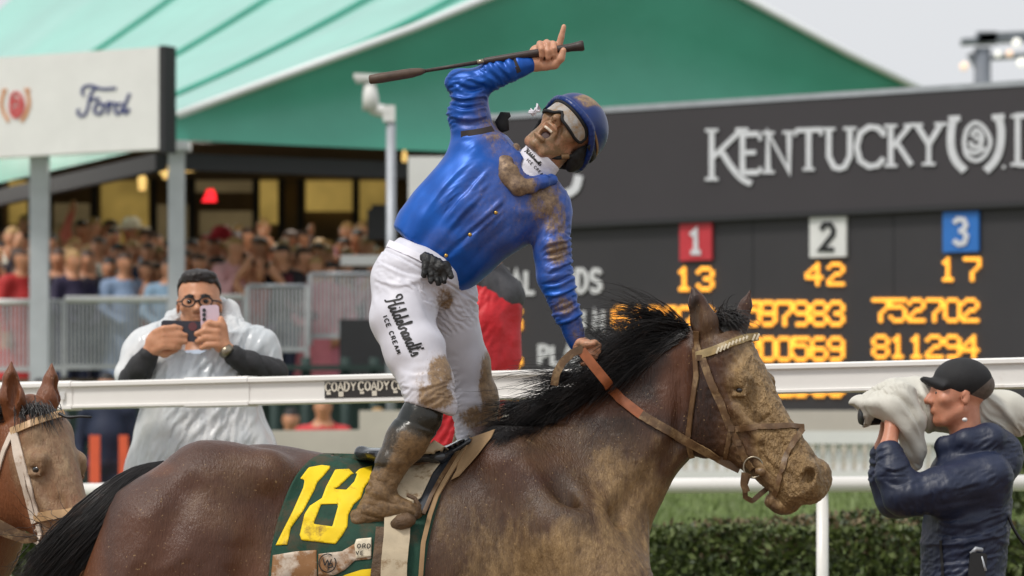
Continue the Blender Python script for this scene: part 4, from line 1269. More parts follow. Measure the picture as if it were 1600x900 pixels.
bridle = thing('bridle', 'muddy brown leather bridle with ring bit on the winning horse', 'bridle', to_world([(1150, 740, 50)], DJ)[0])
def hstrap(name, path, w, t=2.6, mat=None, lift=1.0, par=None):
    V, Fc = strap(path, w, t, htree, lift)
    return mk(name, to_world(V, DJ), Fc, mat or m_leather, par or bridle, True)
hstrap('cheekpiece', [(1093, 556), (1108, 600), (1126, 640), (1137, 668), (1148, 690), (1163, 722), (1172, 735)], 12)
hstrap('crownpiece', [(1086, 520), (1088, 545), (1093, 562)], 10)
hstrap('throat_latch', [(1084, 545), (1086, 590), (1079, 640), (1073, 690), (1080, 716)], 9)
hstrap('noseband', [(1140, 673), (1180, 670), (1220, 668), (1252, 669)], 9)
hstrap('figure_eight_strap', [(1250, 672), (1236, 690), (1222, 716), (1214, 744), (1206, 776)], 9)
hstrap('jaw_strap', [(1138, 676), (1134, 700), (1130, 724)], 7)
V, Fc = strap([(1086, 559), (1110, 552), (1140, 540), (1165, 530), (1184, 527)], 13, 3, htree, 1.2)
m_brow = M('muddy_browband', lin(150, 128, 84), .45, .3, 50, .4, 80, .003)
bb = mk('browband', to_world(V, DJ), Fc, m_brow, bridle, True)
m_pearl = M('white_braid', lin(226, 214, 188), .45, .1, 60)
mb = []
for i, q in enumerate(resample([(1118, 551), (1140, 541), (1165, 531), (1182, 528)], 6)):
    z = drape(htree, q[0], q[1], 4.2, 40)
    vv, ff = strap([(q[0]-2, q[1]+4.5, z), (q[0], q[1], z+.8), (q[0]+2, q[1]-4.5, z)], 3.0, 2.0, None, 0, 2)
    mb.append((vv, ff))
V, Fc = merge(mb); mk('braid', to_world(V, DJ), Fc, m_pearl, bb, True)
# buckles, bit
for (u, v) in ((1139, 672), (1150, 694), (1090, 562), (1250, 670)):
    z = drape(htree, u, v, 5, 40); b_ = MB(); b_.box((0, 0, 0), (9, 9, 2.5)); mk('buckle', to_world(np.vstack(b_.V)*1.0 + np.array([u, v, z]), DJ), b_.F, m_leather, bridle)
zb_ = drape(htree, 1170, 728, 6, 50)
b_ = MB(); b_.tube([(1173 + 15*math.cos(a), 732 + 16*math.sin(a), zb_ + 4*math.cos(a)) for a in np.linspace(0, 2*math.pi, 25)], 1.7, 6, False)
mk('bit_ring', to_world(np.vstack(b_.V), DJ), b_.F, m_steel, bridle, True)
b_ = MB(); b_.tube([(1176, 738, zb_ + 2), (1186, 739, zb_ + 3), (1196, 737, zb_ - 1)], [5, 7.5, 6], 8); mk('bit_mouthpiece', to_world(np.vstack(b_.V), DJ), b_.F, m_leather, bridle, True)
hstrap('chin_loop', [(1166, 742, zb_), (1160, 760, zb_ - 6), (1161, 778, zb_ - 12), (1172, 784, zb_ - 18), (1186, 772, zb_ - 22), (1196, 764, zb_ - 24)], 8, 3)
hstrap('curb_strap', [(1160, 740, zb_), (1158, 758, zb_ - 2), (1163, 770, zb_ - 4)], 11, 3)
# reins, held by the rider
reins = thing('reins', 'orange brown leather reins running from the rider\'s hand to the bit', 'reins', to_world([(1000, 650, 60)], DJ)[0])
V, Fc = strap([(907, 552, 92), (925, 575, 96), (948, 603, 94), (972, 628), (992, 644), (1003, 652)], 15, 3, htree, 2.0); mk('rein', to_world(V, DJ), Fc, m_rein, reins, True)
V, Fc = strap([(1000, 650), (1030, 668), (1070, 690), (1110, 712), (1135, 725), (1154, 734)], 14, 3, htree, 2.5); mk('rein', to_world(V, DJ), Fc, m_leather, reins, True)
V, Fc = strap([(909, 549, 92), (893, 556, 96), (878, 570, 100), (868, 588, 102), (865, 606, 100)], 12, 3, None); mk('rein_loop', to_world(V, DJ), Fc, m_leather, reins, True)

# ------------------------------------------------------------------ saddle cloth
def draped_patch(poly_rows, lift, nu=26):
    """rows: list of (left (u,v), right (u,v)); surface laid on the horse"""
    V = []; rows = len(poly_rows)
    for (a, b) in poly_rows:
        for j in range(nu):
            q = np.array(a, float)*(1-j/(nu-1)) + np.array(b, float)*j/(nu-1)
            V.append((q[0], q[1], drape(htree, q[0], q[1], lift, np.nan)))
    V = np.array(V)
    Z = V[:, 2].reshape(rows, nu)
    for i in range(rows):
        ok = ~np.isnan(Z[i])
        if ok.any(): Z[i] = np.interp(np.arange(nu), np.arange(nu)[ok], Z[i][ok])
    for i in range(rows):
        if np.isnan(Z[i]).any(): Z[i] = np.nanmin(Z) - 4
    V[:, 2] = Z.ravel()
    Fc = [(i*nu+j, i*nu+j+1, (i+1)*nu+j+1, (i+1)*nu+j) for i in range(rows-1) for j in range(nu-1)]
    return V, Fc
def thicken(V, Fc, t):
    n = len(V); V2 = V - np.array([0, 0, t]); from collections import Counter
    ed = Counter()
    for f in Fc:
        for a, b in zip(f, f[1:] + f[:1]): ed[(min(a, b), max(a, b))] += 1
    F2 = list(Fc) + [tuple(i+n for i in f[::-1]) for f in Fc]
    for f in Fc:
        for a, b in zip(f, f[1:] + f[:1]):
            if ed[(min(a, b), max(a, b))] == 1: F2.append((b, a, a+n, b+n))
    return np.vstack([V, V2]), F2
cloth = thing('saddle_cloth', 'dark green saddle cloth with a big yellow number 18', 'saddle cloth', to_world([(520, 800, 150)], DJ)[0])
Lc = spline([(505, 708), (485, 722), (466, 748), (450, 785), (438, 825), (431, 865), (427, 910), (425, 960)], 5); Rc = spline([(700, 714), (700, 735), (692, 770), (684, 800), (676, 830), (670, 865), (665, 910), (662, 960)], 5)
V, Fc = draped_patch(list(zip(Lc, Rc)), 3.2, 60)
V[:, 2] += (fbm(V, .045, 2, 3) - .5)*5
top0 = V[:60].copy()
V, Fc = thicken(V, Fc, 3); mk('cloth', to_world(V, DJ), Fc, m_cloth, cloth, True)
ctree = bvh(V, Fc)
one = [([(524, 731), (516, 752), (500, 775), (480, 812), (466, 832), (447, 855)], 23)]
def poly_patch(poly, holes, tree, lift, step=2.6):
    """flat cloth shape cut out as a fine grid of cells inside the outline, laid on the tree"""
    poly = np.array(poly, float); (x0, y0), (x1, y1) = poly.min(0), poly.max(0)
    def inside(px, py, pg):
        r = np.zeros(px.shape, bool); n = len(pg)
        for i in range(n):
            a, b = pg[i], pg[(i+1) % n]
            c = ((a[1] > py) != (b[1] > py)) & (px < (b[0]-a[0])*(py-a[1])/(b[1]-a[1]+1e-12) + a[0]); r ^= c
        return r
    xs = np.arange(x0, x1 + step, step); ys = np.arange(y0, y1 + step, step)
    cx, cy = np.meshgrid(xs[:-1] + step/2, ys[:-1] + step/2, indexing='ij')
    m = inside(cx, cy, poly)
    for h_ in holes: m &= ~inside(cx, cy, np.array(h_, float))
    idx = {}; V = []; Fc = []
    for i, j in zip(*np.nonzero(m)):
        f = []
        for a, b in ((0,0),(1,0),(1,1),(0,1)):
            k = (i+a, j+b)
            if k not in idx: idx[k] = len(V); V.append((xs[k[0]], ys[k[1]]))
            f.append(idx[k])
        Fc.append(tuple(f))
    V = np.array(V)
    # pull the border cells onto the outline
    rings = [poly] + [np.array(h_, float) for h_ in holes]
    from collections import Counter
    ed = Counter()
    for f in Fc:
        for a, b in zip(f, f[1:] + f[:1]): ed[(min(a, b), max(a, b))] += 1
    bord = {i for e_, n in ed.items() if n == 1 for i in e_}
    for i in bord:
        best = None
        for rg in rings:
            for a, b in zip(rg, np.roll(rg, -1, 0)):
                t = np.clip(np.dot(V[i]-a, b-a)/max(1e-9, np.dot(b-a, b-a)), 0, 1); q = a + (b-a)*t; dd = np.linalg.norm(q - V[i])
                if best is None or dd < best[0]: best = (dd, q)
        if best[0] < step*1.3: V[i] = best[1]
    Z = np.array([drape(tree, a, b, lift, np.nan) for a, b in V]); Z = np.where(np.isnan(Z), np.nanmean(Z), Z)
    return np.column_stack([V, Z]), Fc
one = [(521, 730), (506, 728), (486, 732), (474, 750), (481, 752), (479, 764), (464, 800), (449, 830), (438, 853), (456, 852), (461, 826), (480, 800), (496, 768), (500, 756), (509, 746)]
eight = [(527, 735), (548, 734), (556, 742), (564, 734), (583, 728), (583, 748), (572, 765), (568, 780), (557, 790), (549, 806), (548, 824), (540, 838), (530, 851), (478, 845), (475, 837), (482, 805), (490, 792), (508, 780), (514, 762)]
h1 = [(527, 766), (534, 762), (552, 743), (561, 741), (557, 754), (545, 767)]; h2 = [(507, 790), (534, 789), (525, 824), (496, 820)]
for pg, hs in ((one, []), (eight, [h1, h2])):
    V, Fc = poly_patch(pg, hs, ctree, 1.0); V, Fc = thicken(V, Fc, .8); mk('number', to_world(V, DJ), Fc, m_yellow, cloth, True)
for pg in ([(434, 868), (470, 862), (501, 860), (502, 900), (500, 930), (430, 930)], [(504, 866), (540, 862), (560, 850), (585, 840), (585, 874), (560, 876), (545, 890), (530, 898), (504, 902)]):
    V, Fc = poly_patch(pg, [], ctree, 1.2, 4); V, Fc = thicken(V, Fc, .8); p_ = mk('patch', to_world(V, DJ), Fc, m_patch, cloth, True)
V, Fc = poly_patch([(559, 852), (562, 843), (585, 841), (585, 870), (562, 873)], [], ctree, 2.3, 3); V, Fc = thicken(V, Fc, .6); wp = mk('sponsor_patch', to_world(V, DJ), Fc, m_pearl, cloth, True)
V, Fc = poly_patch([(520, 912), (545, 898), (570, 890), (592, 888), (596, 930), (520, 940)], [], ctree, 1.4, 4); mk('yellow_trim', to_world(V, DJ), Fc, m_yellow, cloth, True)
gl = []
for ch, x in (('O', 563.5), ('R', 571), ('D', 578.5)): gl += place_glyph(ch, x, 851, x + 5.5, 857.5, -.15)
for ch, x in (('V', 561.5), ('E', 568.5)): gl += place_glyph(ch, x, 862, x + 4.5, 868, -.15)
V, Fc = decal(gl, 1.3, ctree, 4.0, 1.5); mk('lettering', to_world(V, DJ), Fc, m_ink, wp)
ring = [(518 + 13*math.cos(a), 880 + 14*math.sin(a)) for a in np.linspace(-.6, 2*math.pi - 1.0, 22)]
V, Fc = decal([ring, [(511, 873), (514, 884), (518, 875), (521, 884), (524, 874)], [(519, 892), (519, 880), (525, 881), (526, 886), (519, 887)]], 1.7, ctree, 3.0, 1.5); mk('emblem', to_world(V, DJ), Fc, m_ink, p_)
# mud smear over the cloth below the boot
# ------------------------------------------------------------------ saddle, girth, withers cloth
sd = thing('racing_saddle', 'small dark racing saddle with cream girth under the rider', 'saddle', to_world([(660, 760, 130)], DJ)[0])
sv = Vol((540, 650, -170), (790, 830, 190), 2.6)
sv.cone((566, 706, -30), (566, 708, 60), 9, 10, 0); sv.ell((580, 710, 20), (24, 9, 66), 8); sv.ell((596, 713, 10), (36, 9, 70), 10)
sv.cone((600, 718, 0), (690, 716, 0), 14, 14, 10, 'add', 6); sv.cone((690, 716, 0), (735, 690, 0), 14, 11, 12, 'add', 5)
sv.cut(lambda U, V, W: np.abs(W) - 100)
skin('seat', sv, m_saddle, sd, DJ, None, None, 1)
def zsurf(u, v, l): return drape(htree, u, v, l, 120)
V, Fc = poly_patch([(612, 735), (640, 722), (690, 706), (720, 690), (736, 684), (720, 712), (700, 745), (682, 770), (672, 800), (650, 805), (640, 790)], [], htree, 8, 4); V, Fc = thicken(V, Fc, 6); mk('saddle_flap', to_world(V, DJ), Fc, m_saddle, sd, True)
hstrap('flap_piping', [(738, 686), (722, 712), (702, 746), (684, 778), (674, 808), (664, 850), (656, 960)], 7, 4, m_tan, 5, sd)
hstrap('flap_edge', [(728, 690), (712, 716), (692, 748), (676, 778), (664, 806)], 6, 4, m_leather, 9, sd)
hstrap('girth', [(625, 800), (624, 840), (620, 880), (618, 960)], 40, 4, m_cream, 8, sd)
hstrap('girth_edge', [(600, 826), (597, 860), (592, 900), (590, 960)], 16, 4, m_mudcloth, 7, sd)
V, Fc = poly_patch([(620, 740), (680, 690), (704, 705), (678, 740), (660, 780), (632, 800), (612, 790)], [], htree, 15, 4); V, Fc = thicken(V, Fc, 5); mk('stirrup_leather_pad', to_world(V, DJ), Fc, m_cream, sd, True)
hstrap('surcingle', [(612, 726, 150), (640, 727), (668, 724), (694, 712), (716, 694)], 8, 4, m_leather, 17, sd)
wc = thing('withers_cloth', 'tan cloth folded over the withers in front of the saddle', 'cloth', to_world([(740, 700, 60)], DJ)[0])
V, Fc = draped_patch([((728, 688), (774, 672)), ((722, 696), (768, 686)), ((714, 705), (760, 696)), ((718, 718), (748, 712)), ((714, 736), (734, 728)), ((706, 752), (718, 746))], 8, 14)
V[:, 2] += (fbm(V, .06, 2, 8) - .5)*8; V, Fc = thicken(V, Fc, 5); mk('fold', to_world(V, DJ), Fc, m_tan, wc, True)
# stirrup
stp = thing('stirrup', 'mud covered stirrup iron holding the near boot', 'stirrup', to_world([(650, 800, 170)], DJ)[0])
b_ = MB(); b_.tube([(640, 776, 148), (651, 781, 154), (658, 792, 156), (655, 806, 152), (645, 820, 148)], [3, 3.4, 3.8, 3.8, 3.8], 8); mk('iron', to_world(np.vstack(b_.V), DJ), b_.F, m_mudcloth, stp, True)
b_ = MB(); b_.tube([(618, 822, 150), (628, 818, 156), (642, 814, 156), (650, 814, 152)], [7, 12, 12, 7], 12); mk('tread', to_world(np.vstack(b_.V), DJ), b_.F, m_mudcloth, stp, True)
# ================================================================== building people
def unit(a): a = np.asarray(a, float); return a/np.linalg.norm(a)
class Frame:
    def __init__(s, O, U, Fw, H):
        s.O = np.array(O, float); s.U = unit(U); f = np.array(Fw, float); s.Fw = unit(f - s.U*f.dot(s.U))
        s.R = np.cross(s.U, s.Fw); s.H = H
        if s.R[0] < 0 and abs(s.R[0]) > .3: s.R = -s.R
        s.ax = np.array([s.R, s.U, s.Fw])
    def p(s, x, y, z): return s.O + s.H*(x*s.R + y*s.U + z*s.Fw)
    def inv(s, V): return (np.asarray(V) - s.O) @ s.ax.T / s.H

def head_solid(v, f, mouth=0.0, k=1.0, neck=None):
    """head on frame f (chin level origin, up, forward, height); mouth = how far the jaw has dropped"""
    H = f.H; j = -.10*mouth
    v.ell(f.p(0, .64, -.05), np.array([.335, .35, .43])*H, .06*H, 'add', f.ax)
    v.ell(f.p(0, .42, .12), np.array([.275, .30, .29])*H, .10*H, 'add', f.ax)
    v.ell(f.p(0, .24 + j*.6, .13), np.array([.235, .24, .24])*H, .08*H, 'add', f.ax)
    for s in (1, -1):
        v.cone(f.p(.235*s, .26, .0), f.p(.13*s, .08 + j, .22), .075*H, .075*H, .08*H)
        v.cone(f.p(.05*s, .585, .375), f.p(.21*s, .57, .27), .042*H, .04*H, .05*H)
        v.ell(f.p(.20*s, .40, .25), np.array([.10, .09, .10])*H, .06*H, 'add', f.ax)
        v.ell(f.p(.125*s, .50, .43), np.array([.075, .05, .07])*H, .03*H, 'sub', f.ax)
        v.ell(f.p(.125*s, .492, .325), np.array([.07, .05, .06])*H, .025*H, 'add', f.ax)
        v.ell(f.p(.345*s, .44, -.03), np.array([.035, .125, .075])*H, .02*H, 'add', f.ax)
        v.ell(f.p(.375*s, .45, .0), np.array([.02, .07, .04])*H, .015*H, 'sub', f.ax)
        v.cone(f.p(.055*s, .35, .41), f.p(.05*s, .36, .43), .042*H, .036*H, .02*H)
    v.cone(f.p(0, .08 + j, .27), f.p(0, .07 + j, .29), .085*H, .075*H, .08*H)
    v.cone(f.p(0, .53, .385), f.p(0, .37, .475), .036*H, .058*H, .04*H)
    for s in (1, -1): v.ell(f.p(.028*s, .335, .475), np.array([.018, .016, .022])*H, .01*H, 'sub', f.ax)
    if mouth > 0:
        v.cone(f.p(-.1, .262, .33), f.p(.1, .262, .33), .045*H, .045*H, .05*H)
        v.ell(f.p(0, .275, .40), np.array([.115, .03, .045])*H, .03*H, 'add', f.ax)
        v.ell(f.p(0, .115 + j*.6, .37), np.array([.105, .034, .05])*H, .03*H, 'add', f.ax)
        v.ell(f.p(0, .195 + j*.35, .40), np.array([.082, .062 + .02*mouth, .16])*H, .02*H, 'sub', f.ax)
        for s in (1, -1): v.cone(f.p(.10*s, .345, .36), f.p(.17*s, .21, .29), .02*H, .018*H, .05*H, 'sub')
    else:
        v.ell(f.p(0, .252, .385), np.array([.10, .022, .035])*H, .03*H, 'add', f.ax)
        v.ell(f.p(0, .205, .38), np.array([.085, .026, .035])*H, .03*H, 'add', f.ax)
        v.cone(f.p(-.10, .228, .395), f.p(.10, .228, .395), .008*H, .008*H, .012*H, 'sub')
        for s in (1, -1): v.cone(f.p(.085*s, .34, .40), f.p(.13*s, .23, .36), .008*H, .008*H, .03*H, 'sub')
    if neck is not None:
        v.cone(f.p(0, .25, -.1), neck, .24*H, .25*H, .08*H)
    return v

def skin_mat(name, c, c2, mudc=None):
    m, nt, b = new_mat(name)
    o = mixc(nt, ramp(nt, noise(nt, 30, 5, .6), .3, .7), c, c2)
    if mudc is not None:
        spl = noise(nt, 28, 7, .72)
        fac = ramp(nt, math_n(nt, 'ADD', math_n(nt, 'MULTIPLY', attr(nt, 'mud'), 1.3), math_n(nt, 'MULTIPLY_ADD', spl, 1.8, -1.35)), .25, .7)
        o = mixc(nt, fac, o, mudc)
    nt.links.new(o, b.inputs['Base Color'])
    b.inputs['Roughness'].default_value = .45
    b.inputs['Subsurface Weight'].default_value = .12; b.inputs['Subsurface Radius'].default_value = (.012, .004, .002)
    bump(nt, b, noise(nt, 160, 4, .6), .25, .002)
    return m

def cloth_mat(name, c, c2, mud_lo, mud_hi, rough=.4, sheen=0, wr=(18, .5, .012), stretch=(1, 1, .45, (0, .7, 0)), coat=0, metal=0, mudgain=1.4, spec=.5):
    """fabric with fine wrinkles; attribute 'mud' carries thrown mud"""
    m, nt, b = new_mat(name)
    w1 = math_n(nt, 'ADD', noise(nt, wr[0], 3, .5, stretch, 'RIDGED_MULTIFRACTAL'), math_n(nt, 'MULTIPLY', noise(nt, wr[0]*3.2, 3, .55, stretch), .35))
    o = mixc(nt, ramp(nt, noise(nt, 7, 4), .3, .7), c, c2)
    spl = math_n(nt, 'ADD', math_n(nt, 'MULTIPLY', noise(nt, 22, 8, .78), .62), math_n(nt, 'MULTIPLY', noise(nt, 95, 5, .7, stretch), .38))
    fac = ramp(nt, math_n(nt, 'ADD', math_n(nt, 'MULTIPLY', attr(nt, 'mud'), mudgain), math_n(nt, 'MULTIPLY_ADD', spl, 2.6, -1.78)), .18, .72, (0, 0, 0, 1), (.93, .93, .93, 1))
    fly = ramp(nt, noise(nt, 190, 2, .5), .71, .74)
    fac = math_n(nt, 'MAXIMUM', fac, math_n(nt, 'MULTIPLY', fly, math_n(nt, 'MINIMUM', math_n(nt, 'MULTIPLY_ADD', attr(nt, 'mud'), 1.6, .10), .8)))
    film = math_n(nt, 'MULTIPLY', math_n(nt, 'MINIMUM', attr(nt, 'mud'), 1.0), math_n(nt, 'MULTIPLY_ADD', spl, 1.1, -.1))
    fac = math_n(nt, 'MAXIMUM', fac, film)
    mudc = mixc(nt, ramp(nt, noise(nt, 70, 7, .75), .34, .68), mud_lo, mud_hi)
    nt.links.new(mixc(nt, fac, o, mudc), b.inputs['Base Color'])
    nt.links.new(mixc(nt, fac, (rough,)*3 + (1,), (.5, .5, .5, 1)), b.inputs['Roughness'])
    b.inputs['Sheen Weight'].default_value = sheen; b.inputs['Coat Weight'].default_value = coat; b.inputs['Metallic'].default_value = metal
    b.inputs['Specular IOR Level'].default_value = spec
    hgt = math_n(nt, 'ADD', w1, math_n(nt, 'MULTIPLY', math_n(nt, 'MULTIPLY', fac, noise(nt, 60, 8, .78)), 1.6))
    bump(nt, b, hgt, wr[1], wr[2])
    return m

def ridges(V, d, fl, fa, seed, warp=.35):
    """cloth folds: ridged noise stretched along direction d (2D or 3D)"""
    d = np.array(list(d) + [0]*(3-len(d)), float); d /= np.linalg.norm(d)
    n1 = unit(np.cross(d, [0.13, .2, 1])); n2 = np.cross(d, n1)
    C = np.stack([V @ d*fl, V @ n1*fa, V @ n2*fa], 1)
    C = C + warp*(np.stack([fbm(V, fa*.5, 2, seed+k) for k in (40, 41, 42)], 1) - .5)*2
    n = fbm(C, 1.0, 2, seed)
    return 1 - np.abs(2*n - 1)*2.2

def creases(V, d, fl, fa, seed):
    """long soft folds with sharp valleys, running along d"""
    d = unit(d); n1 = unit(np.cross(d, [0.13, .2, 1])); n2 = np.cross(d, n1)
    C = np.stack([V @ d*fl*.5, V @ n1*fa, V @ n2*fa], 1)
    C = C + .9*(np.stack([fbm(V, fa*.45, 2, seed+k) for k in (40, 41, 42)], 1) - .5)
    n = vnoise(C, seed); m = vnoise(C*2.1 + 7, seed + 5)
    return np.sqrt(np.abs(2*n - 1) + .02)*1.6 - .8 + .5*(np.sqrt(np.abs(2*m - 1) + .02) - .6)

def folds(V, L):
    o = np.zeros(len(V)); front = sstep(-25, 15, V[:, 2])
    for pts, wd, amp in L:
        q = spline(pts, 5); best = np.full(len(V), 1e9); tt = np.zeros(len(V)); n = len(q) - 1
        m = (V[:, 0] > q[:, 0].min() - 4*wd) & (V[:, 0] < q[:, 0].max() + 4*wd) & (V[:, 1] > q[:, 1].min() - 4*wd) & (V[:, 1] < q[:, 1].max() + 4*wd)
        P2 = V[m, :2]; b = np.full(len(P2), 1e9); t2 = np.zeros(len(P2)); sg = np.zeros(len(P2))
        for i in range(n):
            a, c = q[i], q[i+1]; L2 = ((c-a)**2).sum(); t = np.clip(((P2 - a) @ (c-a))/L2, 0, 1)
            r = P2 - a - t[:, None]*(c-a); dd = np.linalg.norm(r, axis=1); u_ = dd < b
            b[u_] = dd[u_]; t2[u_] = (i + t[u_])/n; sg[u_] = np.sign((c-a)[0]*r[u_, 1] - (c-a)[1]*r[u_, 0])
        w_ = wd*np.where(sg > 0, .55, 1.25)                      # one side steep, one side soft
        o[m] += amp*np.exp(-(b/w_)**2)*np.sin(np.pi*np.clip(t2*.9 + .05, 0, 1))**.7
    return o*front

def crumple(V, Q, stretch, iters=140, lo=-1.5, hi=9.0, tang=6.0, bend=.10, seed=0, amp=3.0, fr=.035):
    """let cloth that is a little too long for its body buckle into folds: edges want to be stretch(mid, dir) times longer"""
    V0 = V.copy(); N = vnormals(V0, Q)
    E = np.vstack([Q[:, [0, 1]], Q[:, [1, 2]], Q[:, [2, 3]], Q[:, [3, 0]], Q[:, [0, 2]], Q[:, [1, 3]]]); E.sort(1)
    E = np.unique(E, axis=0); a, b = E[:, 0], E[:, 1]; n = len(V)
    d = V0[b] - V0[a]; L = np.linalg.norm(d, axis=1) + 1e-9
    rest = L*stretch((V0[a] + V0[b])/2, d/L[:, None])
    cnt = np.bincount(a, minlength=n) + np.bincount(b, minlength=n)
    V = V0 + N*((fbm(V0, fr, 3, seed) - .5)*2*amp)[:, None]
    for it in range(iters):
        d = V[b] - V[a]; l = np.linalg.norm(d, axis=1) + 1e-9
        c = d*(.5*(l - rest)/l)[:, None]
        for k in range(3):
            V[:, k] += 1.5*(np.bincount(a, c[:, k], n) - np.bincount(b, c[:, k], n))/cnt
        bd = bend*(1.0 if it < iters*.8 else .5)
        for k in range(3):
            x = V[:, k]; V[:, k] = x + bd*((np.bincount(a, x[b], n) + np.bincount(b, x[a], n))/cnt - x)
        o = V - V0; h = np.einsum('ij,ij->i', o, N); t = o - h[:, None]*N
        h = np.clip(h, lo, hi); tl = np.linalg.norm(t, axis=1) + 1e-9
        V = V0 + N*h[:, None] + t*np.minimum(1, tang/tl)[:, None]
    return V

MUD_LO, MUD_HI = lin(96, 74, 48), lin(160, 132, 92)
m_skin = skin_mat('muddy_skin', lin(184, 130, 100), lin(206, 154, 124), lin(132, 104, 74))
m_skin2 = skin_mat('tan_skin', lin(190, 132, 98), lin(206, 150, 116))
m_skin3 = skin_mat('fair_ruddy_skin', lin(194, 128, 100), lin(208, 146, 118))
# ================================================================== the rider
m_silk = cloth_mat('blue_satin', lin(0, 68, 152), lin(2, 92, 190), MUD_LO, MUD_HI, .41, .0, (9, .16, .01), (1, 1, .22, (0, .75, 0)), coat=.0, metal=.3)
m_pants = cloth_mat('white_nylon', lin(208, 207, 216), lin(222, 221, 230), lin(104, 76, 40), lin(160, 126, 78), .45, 0, (8, .16, .012), (1, 1, .16, (0, 1.0, 0)), mudgain=1.5)
m_boot = cloth_mat('black_boot_leather', lin(18, 22, 20), lin(26, 32, 28), lin(92, 68, 40), lin(146, 114, 74), .22, 0, (12, .4, .01), mudgain=1.5)
m_helmet = cloth_mat('blue_helmet_cover', lin(3, 36, 92), lin(6, 50, 120), lin(120, 94, 60), lin(176, 146, 104), .35, 0, (10, .2, .006))
m_band = M('dark_elastic', lin(44, 34, 30), .7, .2, 30)
m_pad = M('black_helmet_padding', lin(20, 20, 20), .75, .3, 30, .3, 60)
m_scarf = M('white_neck_scarf', lin(226, 224, 232), .7, .06, 20, .5, 26, .006)
m_glove = M('black_glove', lin(22, 22, 22), .5, .3, 30, .6, 50, .006)
m_teeth = M('teeth', lin(222, 208, 188), .35, .05, 30)
m_mouth = M('mouth_dark', lin(60, 24, 20), .5, .2, 30)
m_gold = M('brass_button', lin(200, 160, 80), .3, .1, 40, metal=.8)
m_mudstr = M('tan_leather_strap', lin(128, 98, 64), .55, .25, 40)

rider = thing('person', 'rider in muddy blue silk jacket and white breeches pointing one finger upward', 'person', to_world([(660, 700, 0)], DJ)[0])
hf = Frame((842, 244, 14), (.74, -.615, -.27), (-.1, -.5, .86), 117)
hf.R = np.cross(hf.U, hf.Fw); hf.R = hf.R if hf.R[0] > 0 else -hf.R; hf.ax = np.array([hf.R, hf.U, hf.Fw])

def arm_r(g_): return [(742, 226, 2, 34*g_), (733, 178, 0, 32*g_), (732, 138, 0, 28*g_), (772, 117, 8, 22*g_), (806, 107, 13, 18*g_), (826, 103, 15, 14*g_)]
def arm_l(g_): return [(858, 330, 14, 36*g_), (862, 392, 30, 29*g_), (868, 440, 38, 27*g_), (886, 492, 40, 21*g_), (903, 538, 38, 16*g_)]
bv = Vol((545, 30, -190), (960, 860, 200), 1.9)
head_solid(bv, hf, 1.0, 1.0, (818, 280, 6))
bv.chain([(815, 285, 4, 40), (760, 335, 4, 58), (700, 395, 4, 52), (672, 425, 6, 50)], 14)
bv.cone((815, 285, 4), (752, 232, 2), 30, 26, 12); bv.cone((815, 285, 4), (858, 328, 12), 30, 26, 12)
bv.chain([(u, v, w, r) for u, v, w, r in arm_r(.62)], 5); bv.chain(arm_l(.62), 5)
bv.chain([(640, 446, 36, 40), (630, 500, 62, 32), (650, 552, 84, 30), (670, 612, 108, 25), (638, 692, 120, 22), (602, 752, 124, 16), (570, 812, 126, 11), (640, 804, 122, 11)], 8)
bv.chain([(698, 462, -26, 36), (710, 512, -46, 27), (728, 566, -64, 25), (744, 648, -88, 24), (720, 740, -150, 20), (700, 800, -160, 14), (740, 808, -160, 11)], 8)
# right hand: wraps the whip, first finger up
bv.chain([(818, 105, 14, 10.5), (834, 101, 12, 12)], 6); bv.ell((849, 90, 7), (21, 19, 10), 8, 'add', rot2(np.eye(3), -.5)); bv.ell((843, 102, 13), (16, 9, 9), 7)
bv.cone((838, 82, 6), (866, 84, 8), 11, 10, 7)
for (x, y0, x2, y2) in ((845, 70, 846, 93), (855.5, 68, 856, 96), (865, 70, 865.5, 92)):
    bv.chain([(x-1, y0+10, 6, 6), (x-1.5, y0, 13, 5.4), (x-.5, y0+5, 25, 5.2), (x2, y2-12, 31, 4.9), (x2+.5, y2-3, 29, 4.4), (x2, y2, 24, 3.8)], 1.2)
bv.chain([(868, 84, 8, 6), (873, 74, 12, 5.6), (877, 59, 13, 5.0), (881, 43, 13, 3.9)], 1.5)
bv.chain([(852, 104, 15, 8.5), (866, 103, 22, 7.4), (876, 94, 27, 6.2), (880, 82, 28, 5.0)], 3)
# left hand: fist on the mane and rein
bv.ell((913, 545, 44), (19, 14, 14), 6, 'add', rot2(np.eye(3), .5)); bv.cone((900, 535, 38), (912, 546, 44), 13, 13, 5)
for i, (x, y) in enumerate(((932, 541), (931, 549), (927, 557), (919, 562))):
    bv.chain([(912 + i, 540 + 5*i, 50, 6), (x-4, y-2, 58, 5.6), (x+2, y+2, 54, 5.2), (x-3, y+7, 46, 4.8), (x-10, y+8, 42, 4.2)], 1.4)
bv.chain([(905, 538, 52, 7), (915, 541, 62, 6.2), (926, 540, 66, 5.0)], 2)
def jmud(V):
    q = hf.inv(V)
    chin = .8*sstep(.6, .3, np.abs(q[:, 1]-.12))*sstep(-.3, .2, q[:, 2])
    return np.maximum(chin*(V[:, 1] < 300), blobs(V, [(920, 550, 40, 28, .62), (850, 200, 22, 20, .55), (842, 222, 26, 20, .5), (838, 103, 14, 9, .3)]))
bobj, BV, BQ = skin('body', bv, m_skin, rider, DJ, {'mud': jmud}, None, 1)
del bv
